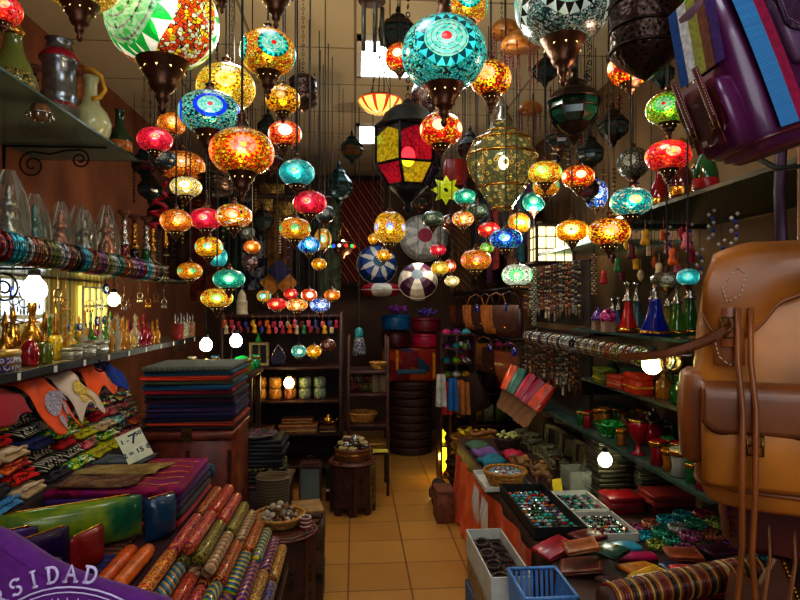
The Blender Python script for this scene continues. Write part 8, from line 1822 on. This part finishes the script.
for i in range(8): a = 2*pi*i/8; b.tube([(r*s*1.02*cos(a), r*s*1.02*sin(a), z*s) for r, z in ((.42, .8), (.78, .55), (1.0, .12), (.98, -.25), (.8, -.62), (.64, -.8))], .003, 4)
b.build('brass_rings', BRASS, t); MB().lathe([(.3*s, 1.04*s), (.32*s, 1.1*s), (.16*s, 1.4*s), (.2*s, 1.5*s), (.05*s, 1.75*s)], 16).build('neck', SILVER, t); MB().ell(.024, .024, .034, T(.0, -.03, -.02)).build('bulb', emis('lamp_bulb', (255, 240, 190), 14.), t); hang(t, 1.7*s, CEIL, True, .003)
# round dish lantern
t = thing('dish_lantern', 'shallow red and yellow glass dish lantern hung on rods before the far ceiling light', 'lantern', fit(380, 108, 2.9, .11, .5)[0])
DM = NT('dish_pattern'); sx_ = DM.n('ShaderNodeSeparateXYZ', i0=DM.coords()); an = DM.math('ABSOLUTE', DM.math('SUBTRACT', DM.math('FRACT', DM.math('DIVIDE', DM.math('MULTIPLY', DM.math('ARCTAN2', sx_.outputs[1], sx_.outputs[0]), 10.), 2*pi)), .5)); rim = DM.math('GREATER_THAN', sx_.outputs[2], .034)
dc = DM.mix(DM.math('LESS_THAN', an, .36), lin((190, 50, 20)), lin((250, 225, 120))); dc = DM.mix(rim, dc, lin((200, 70, 30))); DM = DM.out(bsdf(DM, dc, .3, 0, emit=dc, es=.9, coat=.4))
MB().lathe([(.0001, -.03), (.05, -.027), (.085, -.01), (.112, .02), (.122, .04), (.114, .04), (.08, -.004), (.0001, -.022)], 28).build('glass_dish', DM, t); b = MB()
for i in range(3): a = 2*pi*i/3+.4; b.tube([(.106*cos(a), .106*sin(a), .045), (.06*cos(a), .06*sin(a), .09), (0, 0, .3)], .003, 4)
b.torus(.108, .004, T(0, 0, .046), 0, 30, 5).build('iron_hanger', IRON, t); hang(t, .3, CEIL, False, .003)
# star bowl lantern with coloured glass drops
t = thing('bowl_lantern', 'small bronze bowl lantern dotted with red, green and blue glass in front of the kilim', 'lantern', P(343, 247, 4.3))
MB().lathe([(.0001, -.085), (.012, -.08), (.02, -.06), (.05, -.05), (.056, -.042), (.075, 0), (.083, .035), (.078, .035), (.07, 0), (.0001, -.03)], 20).build('bowl_body', BRONZE, t)
for k in range(10):
    a = 2*pi*k/10; MB().ell(.013, .013, .013, T(.078*cos(a), .078*sin(a), .004), 0, 8, 5).build('glass_drop', emis('drop%d' % (k % 4), ((255, 60, 40), (60, 220, 100), (60, 90, 255), (255, 240, 220))[k % 4], 1.6), t)
b = MB()
for i in range(3): a = 2*pi*i/3; b.tube([(.08*cos(a), .08*sin(a), .035), (0, 0, .17)], .002, 4)
b.build('chain_hanger', BRASS, t); MB().ell(.02, .02, .02, T(0, 0, .03)).build('bulb', emis('lamp_bulb', (255, 240, 190), 14.), t); hang(t, .17, CEIL, False, .002)
# star paper lamp and red cube
t = thing('star_lantern', 'yellow-green star-shaped lantern beside the brass glass lantern', 'lantern', P(446, 190, 3.9)); b = MB()
for i in range(8):
    for j in (-1, 0, 1):
        a = 2*pi*i/8; d = Vector((cos(a)*cos(j*.8), .3*sin(j*.8), sin(a)*cos(j*.8))); u = Vector((-sin(a), 0, cos(a))); w = d.cross(u)
        b.add([d*.1, (u*.03+w*.03+d*.035), (-u*.03+w*.03+d*.035), (-u*.03-w*.03+d*.035), (u*.03-w*.03+d*.035)], [(0, 1, 2), (0, 2, 3), (0, 3, 4), (0, 4, 1)], 0, False)
b.build('star_points', mat('lime_glow', (170, 180, 20), .5, emit=(190, 200, 20), es=.35), t); hang(t, .09, CEIL, False, .002)
t = thing('cube_lantern', 'dark red cube lantern hanging behind the star-shaped one', 'lantern', fit(455, 172, 4.3, .1, 1)[0]); MB().box(.16, .16, .17, T(0, 0, -.085), 0, .006).build('cube_body', mat('red_cube', (120, 14, 12), .4, emit=(160, 20, 10), es=.12), t); hang(t, .08, CEIL, False, .002)
# pierced drum and big pierced cylinder
PIER = NT('pierced_metal'); pv = PIER.n('ShaderNodeTexVoronoi', Vector=PIER.coords(), Scale=70.); PIER = PIER.out(bsdf(PIER, PIER.mix(PIER.math('LESS_THAN', pv.outputs['Distance'], .28), lin((70, 52, 44)), lin((6, 5, 5))), .35, .8, pv.outputs['Distance'], .6))
def drum(label, px, py, Y, r, h):
    L0, q_ = fit(px, py, Y, r, 1.2); h *= q_/r; r = q_; t = thing('pierced_drum', label, 'lantern', L0); MB().lathe([(r*.4, h*.8), (r*.9, h*.62), (r, h*.5), (r, -h*.5), (r*.86, -h*.62), (r*.3, -h*.85), (.0001, -h*.95)], 30).build('drum_body', PIER, t); b = MB()
    for z in (.5, .16, -.2, -.5): b.torus(r*1.01, r*.05, T(0, 0, h*z), 0, 34, 5)
    b.build('hoops', DKBRONZE, t); hang(t, h*.78, CEIL, True, .003)
drum('pierced bronze drum lantern beside the specked amber lamp', 303, 92, 2.75, .062, .1); drum('big dark pierced cylinder lantern at the top beside the purple backpack', 645, 18, 1.72, .1, .2); drum('dark pierced drum lantern behind the amber swirl lamp, over the pink lamp', 216, 184, 3.3, .09, .08)
# wind chimes and shell chimes
t = thing('wind_chime', 'wind chime of dark tubes hanging in front of the nearer ceiling light', 'chime', P(372, 2, 2.2)); MB().lathe([(.05, 0), (.05, .012), (.0001, .014)], 20).build('chime_disc', DKWOOD, t)
for k, L_ in enumerate((.14, .15, .12, .17, .11)): a = 2*pi*k/5; MB().lathe([(.008, -L_-.02), (.008, -.02)], 8, T(.038*cos(a), .038*sin(a), 0)).tube([(.038*cos(a), .038*sin(a), -.02), (.038*cos(a), .038*sin(a), 0)], .001, 4).build('tube', mat('grey_tube', (70, 66, 56), .4, .5, .3, 30), t)
hang(t, .012, CEIL)
for k, (px, py, Y, r) in enumerate(((505, 32, 2.7, .062), (521, 44, 2.5, .075), (530, 110, 2.7, .07))):
    t = thing('shell_chime', ('amber shell chime, farthest of those right of the big teal lamp', 'amber shell chime with the widest dome, below the huge black and white lamp', 'amber shell chime with red bead strings above the gold-dotted lantern')[k], 'chime', fit(px, py, Y, r, 2.6)[0]); MB().lathe([(r, -.012), (r*.96, .012), (r*.7, .035), (r*.3, .05), (.0001, .053)], 22).build('shell_dome', mat('amber_capiz', (150, 92, 30), .35, 0, .3, 30, emit=(150, 80, 20), es=.06), t); b = MB(); n_ = 9
    for i in range(n_):
        a = 2*pi*i/n_; L_ = .10+.03*(i % 3)
        for j in range(int(L_/.012)): b.ell(.0042, .0042, .005, T(r*.86*cos(a), r*.86*sin(a), -.018-.012*j), j % 3 == 2, 5, 4)
        b.tube([(r*.86*cos(a), r*.86*sin(a), -.01), (r*.86*cos(a), r*.86*sin(a), -.02-L_)], .0008, 4)
    b.build('bead_strings', [mat('red_bead', (110, 30, 24), .3), mat('brown_bead', (80, 50, 36), .3)], t); hang(t, .05, CEIL)
# --- clutter: long strands, plaques and cloths in the dim left rear
SM = {}
def strand(label, px, py0, py1, Y, c, group, kind):
    a = P(px, py0, Y); L_ = (py1-py0)*Y/F; k = (c, kind)
    if k not in SM:
        b = MB(); n = 26
        for i in range(n):
            z = -(i+.5)/n
            if kind == 0: b.ell(.009, .009, .42/n, T(0, 0, z), i % 2, 6, 4)
            elif kind == 1: b.ell(.006+.012*(i % 5 == 2), .006+.012*(i % 5 == 2), .4/n, T(0, 0, z), int(i % 5 == 2), 6, 4)
            else: b.lathe([(.0001, -.5/n), (.016*(.4+.6*abs(sin(i*.7))), 0), (.0001, .5/n)], 6, T(0, 0, z), i % 3 == 0, False)
        SM[k] = b.mesh('hanging_strand', [mat('strand_a%s' % (c,), c, .25, .5, .4, 60), mat('strand_b%s' % (c,), tuple(min(255, int(x*1.9+20)) for x in c), .25, .5, .4, 60)])
    t = link('hanging_strand', SM[k], None, a, None, (1.3, 1.3, L_)); tag(t, label, 'bead strand', group); c_ = link('cord', CORDM, t, (0, 0, 0), None, (.0015, .0015, (CEIL-a.z-.002)/L_))
SCOL = [(60, 50, 44), (90, 70, 40), (70, 30, 26), (40, 60, 60), (110, 100, 90), (50, 40, 70), (120, 90, 40)]
SN = ['dark grey', 'old gold', 'dark red', 'dark teal', 'silver-grey', 'dusky violet', 'gold']
for k in range(46):
    ci = k % 7; left = k < 24
    px = (134+8.1*k) if left else (548+5.5*(k-24)); py0 = RN.uniform(150, 235) if left else RN.uniform(70, 190); Y = 4.5+.09*(k % 4) if left else 3.3+.15*(k % 4)
    if px > 330 and left or k == 22: continue
    if not left and px > 660: continue
    if any(sqrt((P(px, py0, Y).x-x_)**2+(P(px, py0, Y).y-y_)**2) < r_+.035 for x_, y_, r_, a_, b_ in LREG): continue
    if P(px, py0, Y).x > 1.66 or P(px, py0, Y).x < -1.66: continue
    strand('%s bead strand, %s from the %s' % (SN[ci], nth(k if left else 45-k), 'wall in the dim rear over the dish table' if left else 'entrance over the necklace board'), px, py0, py0+RN.uniform(25, 60), Y, SCOL[ci], 'bead strands in the dim rear' if left else 'bead strands over the necklaces', k % 3)
t = thing('hanging_rod', 'long dark rod across the rear from which cloths and plaques hang', 'rod', (-.9, 5.32, 2.45)); MB().tube([(-.8, 0, 0), (.78, 0, 0)], .012, 6).build('rod', DKWOOD, t)
for i in (-.7, .7): MB().tube([(i, 0, 0), (i, 0, .598)], .004, 5).build('cord', CORD, t)
HC = [('dark brown', [(50, 34, 28), (70, 48, 34)], -1.55, .22, .75), ('rust red', [(110, 40, 24), (70, 24, 20)], -1.32, .2, .9), ('dark green', [(24, 50, 36), (16, 34, 28)], -1.1, .2, .95), ('navy and white', [(20, 26, 60), (20, 26, 60), (120, 120, 120)], -.88, .2, .8), ('ochre', [(120, 84, 40), (90, 60, 30)], -.66, .2, .9), ('black', [(20, 18, 20), (36, 30, 34)], -.44, .2, .95), ('grey-green', [(70, 80, 60), (50, 56, 44)], -.22, .18, .85)]
for n_, c, x, w, L_ in HC:
    o = MB().surf(lambda u, v: ((u-.5)*w*(1+.1*v), .014*sin(16*u)*(.3+v), -L_*v), 16, 8).build('hanging_cloth', pat('hcloth_'+n_, c, 20, 'print', .9), None, (x, 5.33, 2.434)); tag(o, n_+' cloth hanging from the long rod in the dim rear', 'cloth')
for k, (px, py, w, h) in enumerate(((272, 189, 24, 10), (285, 209, 22, 14), (262, 205, 20, 12))):
    p = P(px, py, 5.0-.05*k); W_2, H_2 = S(w, 5.0), S(h, 5.0); t = thing('gilt_plaque', 'gilt relief plaque, %s of three in the dim rear above the trinkets' % ('topmost', 'middle', 'lowest')[k] if k < 3 else '', 'plaque', p); MB().box(W_2, .02, H_2, T(0, 0, -H_2/2), 0, .004).build('plaque_board', pat('gilt_relief', [(150, 120, 50), (70, 50, 20), (180, 150, 80)], 40, 'rings', .35, metal=.6, bump=.5), t); hang(t, H_2/2, CEIL, r=.002)
    t.name = 'hanging_plaque'
for k, (px, py, c, n_) in enumerate(((272, 283, (170, 110, 30), 'mustard'), (286, 283, (150, 96, 30), 'ochre'), (279, 271, (24, 30, 70), 'navy'))):
    t = thing('hanging_cushion', n_+' diamond-shaped cloth hanging behind the shelf row of lit lamps', 'cloth', P(px, py, 5.22-.04*k), 0, None, (0, radians(45), 0)); MB().surf(lambda u, v: (.15*(u-.5), -.02*sin(pi*u)*sin(pi*v), .15*(v-.5)), 8, 8).build('padded_cloth', mat('diamond_'+n_, c, .8), t)
# right rear filler: dark hanging cloths behind the lamps
t = thing('hanging_rod', 'dark rod along the right rear from which shawls hang', 'rod', (1.3, 5.5, 2.62)); MB().tube([(0, -1.3, 0), (0, 1.4, 0)], .012, 6).build('rod', DKWOOD, t)
for i in (-1.2, 1.3): MB().tube([(0, i, 0), (0, i, .428)], .004, 5).build('cord', CORD, t)
for k in range(9):
    n_, c = (('plum', (60, 24, 50)), ('teal', (20, 60, 70)), ('umber', (70, 46, 30)), ('charcoal', (40, 38, 40)), ('brick', (110, 40, 28)))[k % 5]; L_ = .65+.12*(k % 3)
    o = MB().surf(lambda u, v: (.012*sin(16*u)*(.3+v), (u-.5)*.24, -L_*v), 16, 8).build('hanging_shawl', pat('shawl_'+n_, [c, tuple(int(x*.6) for x in c), tuple(min(255, int(x*1.4)) for x in c)], 20, 'print', .9), None, (1.31, 4.42+.27*k, 2.604)); tag(o, '%s shawl, %s from the entrance on the rod in the right rear' % (n_, nth(k)), 'shawl', 'shawls on the right rear rod')
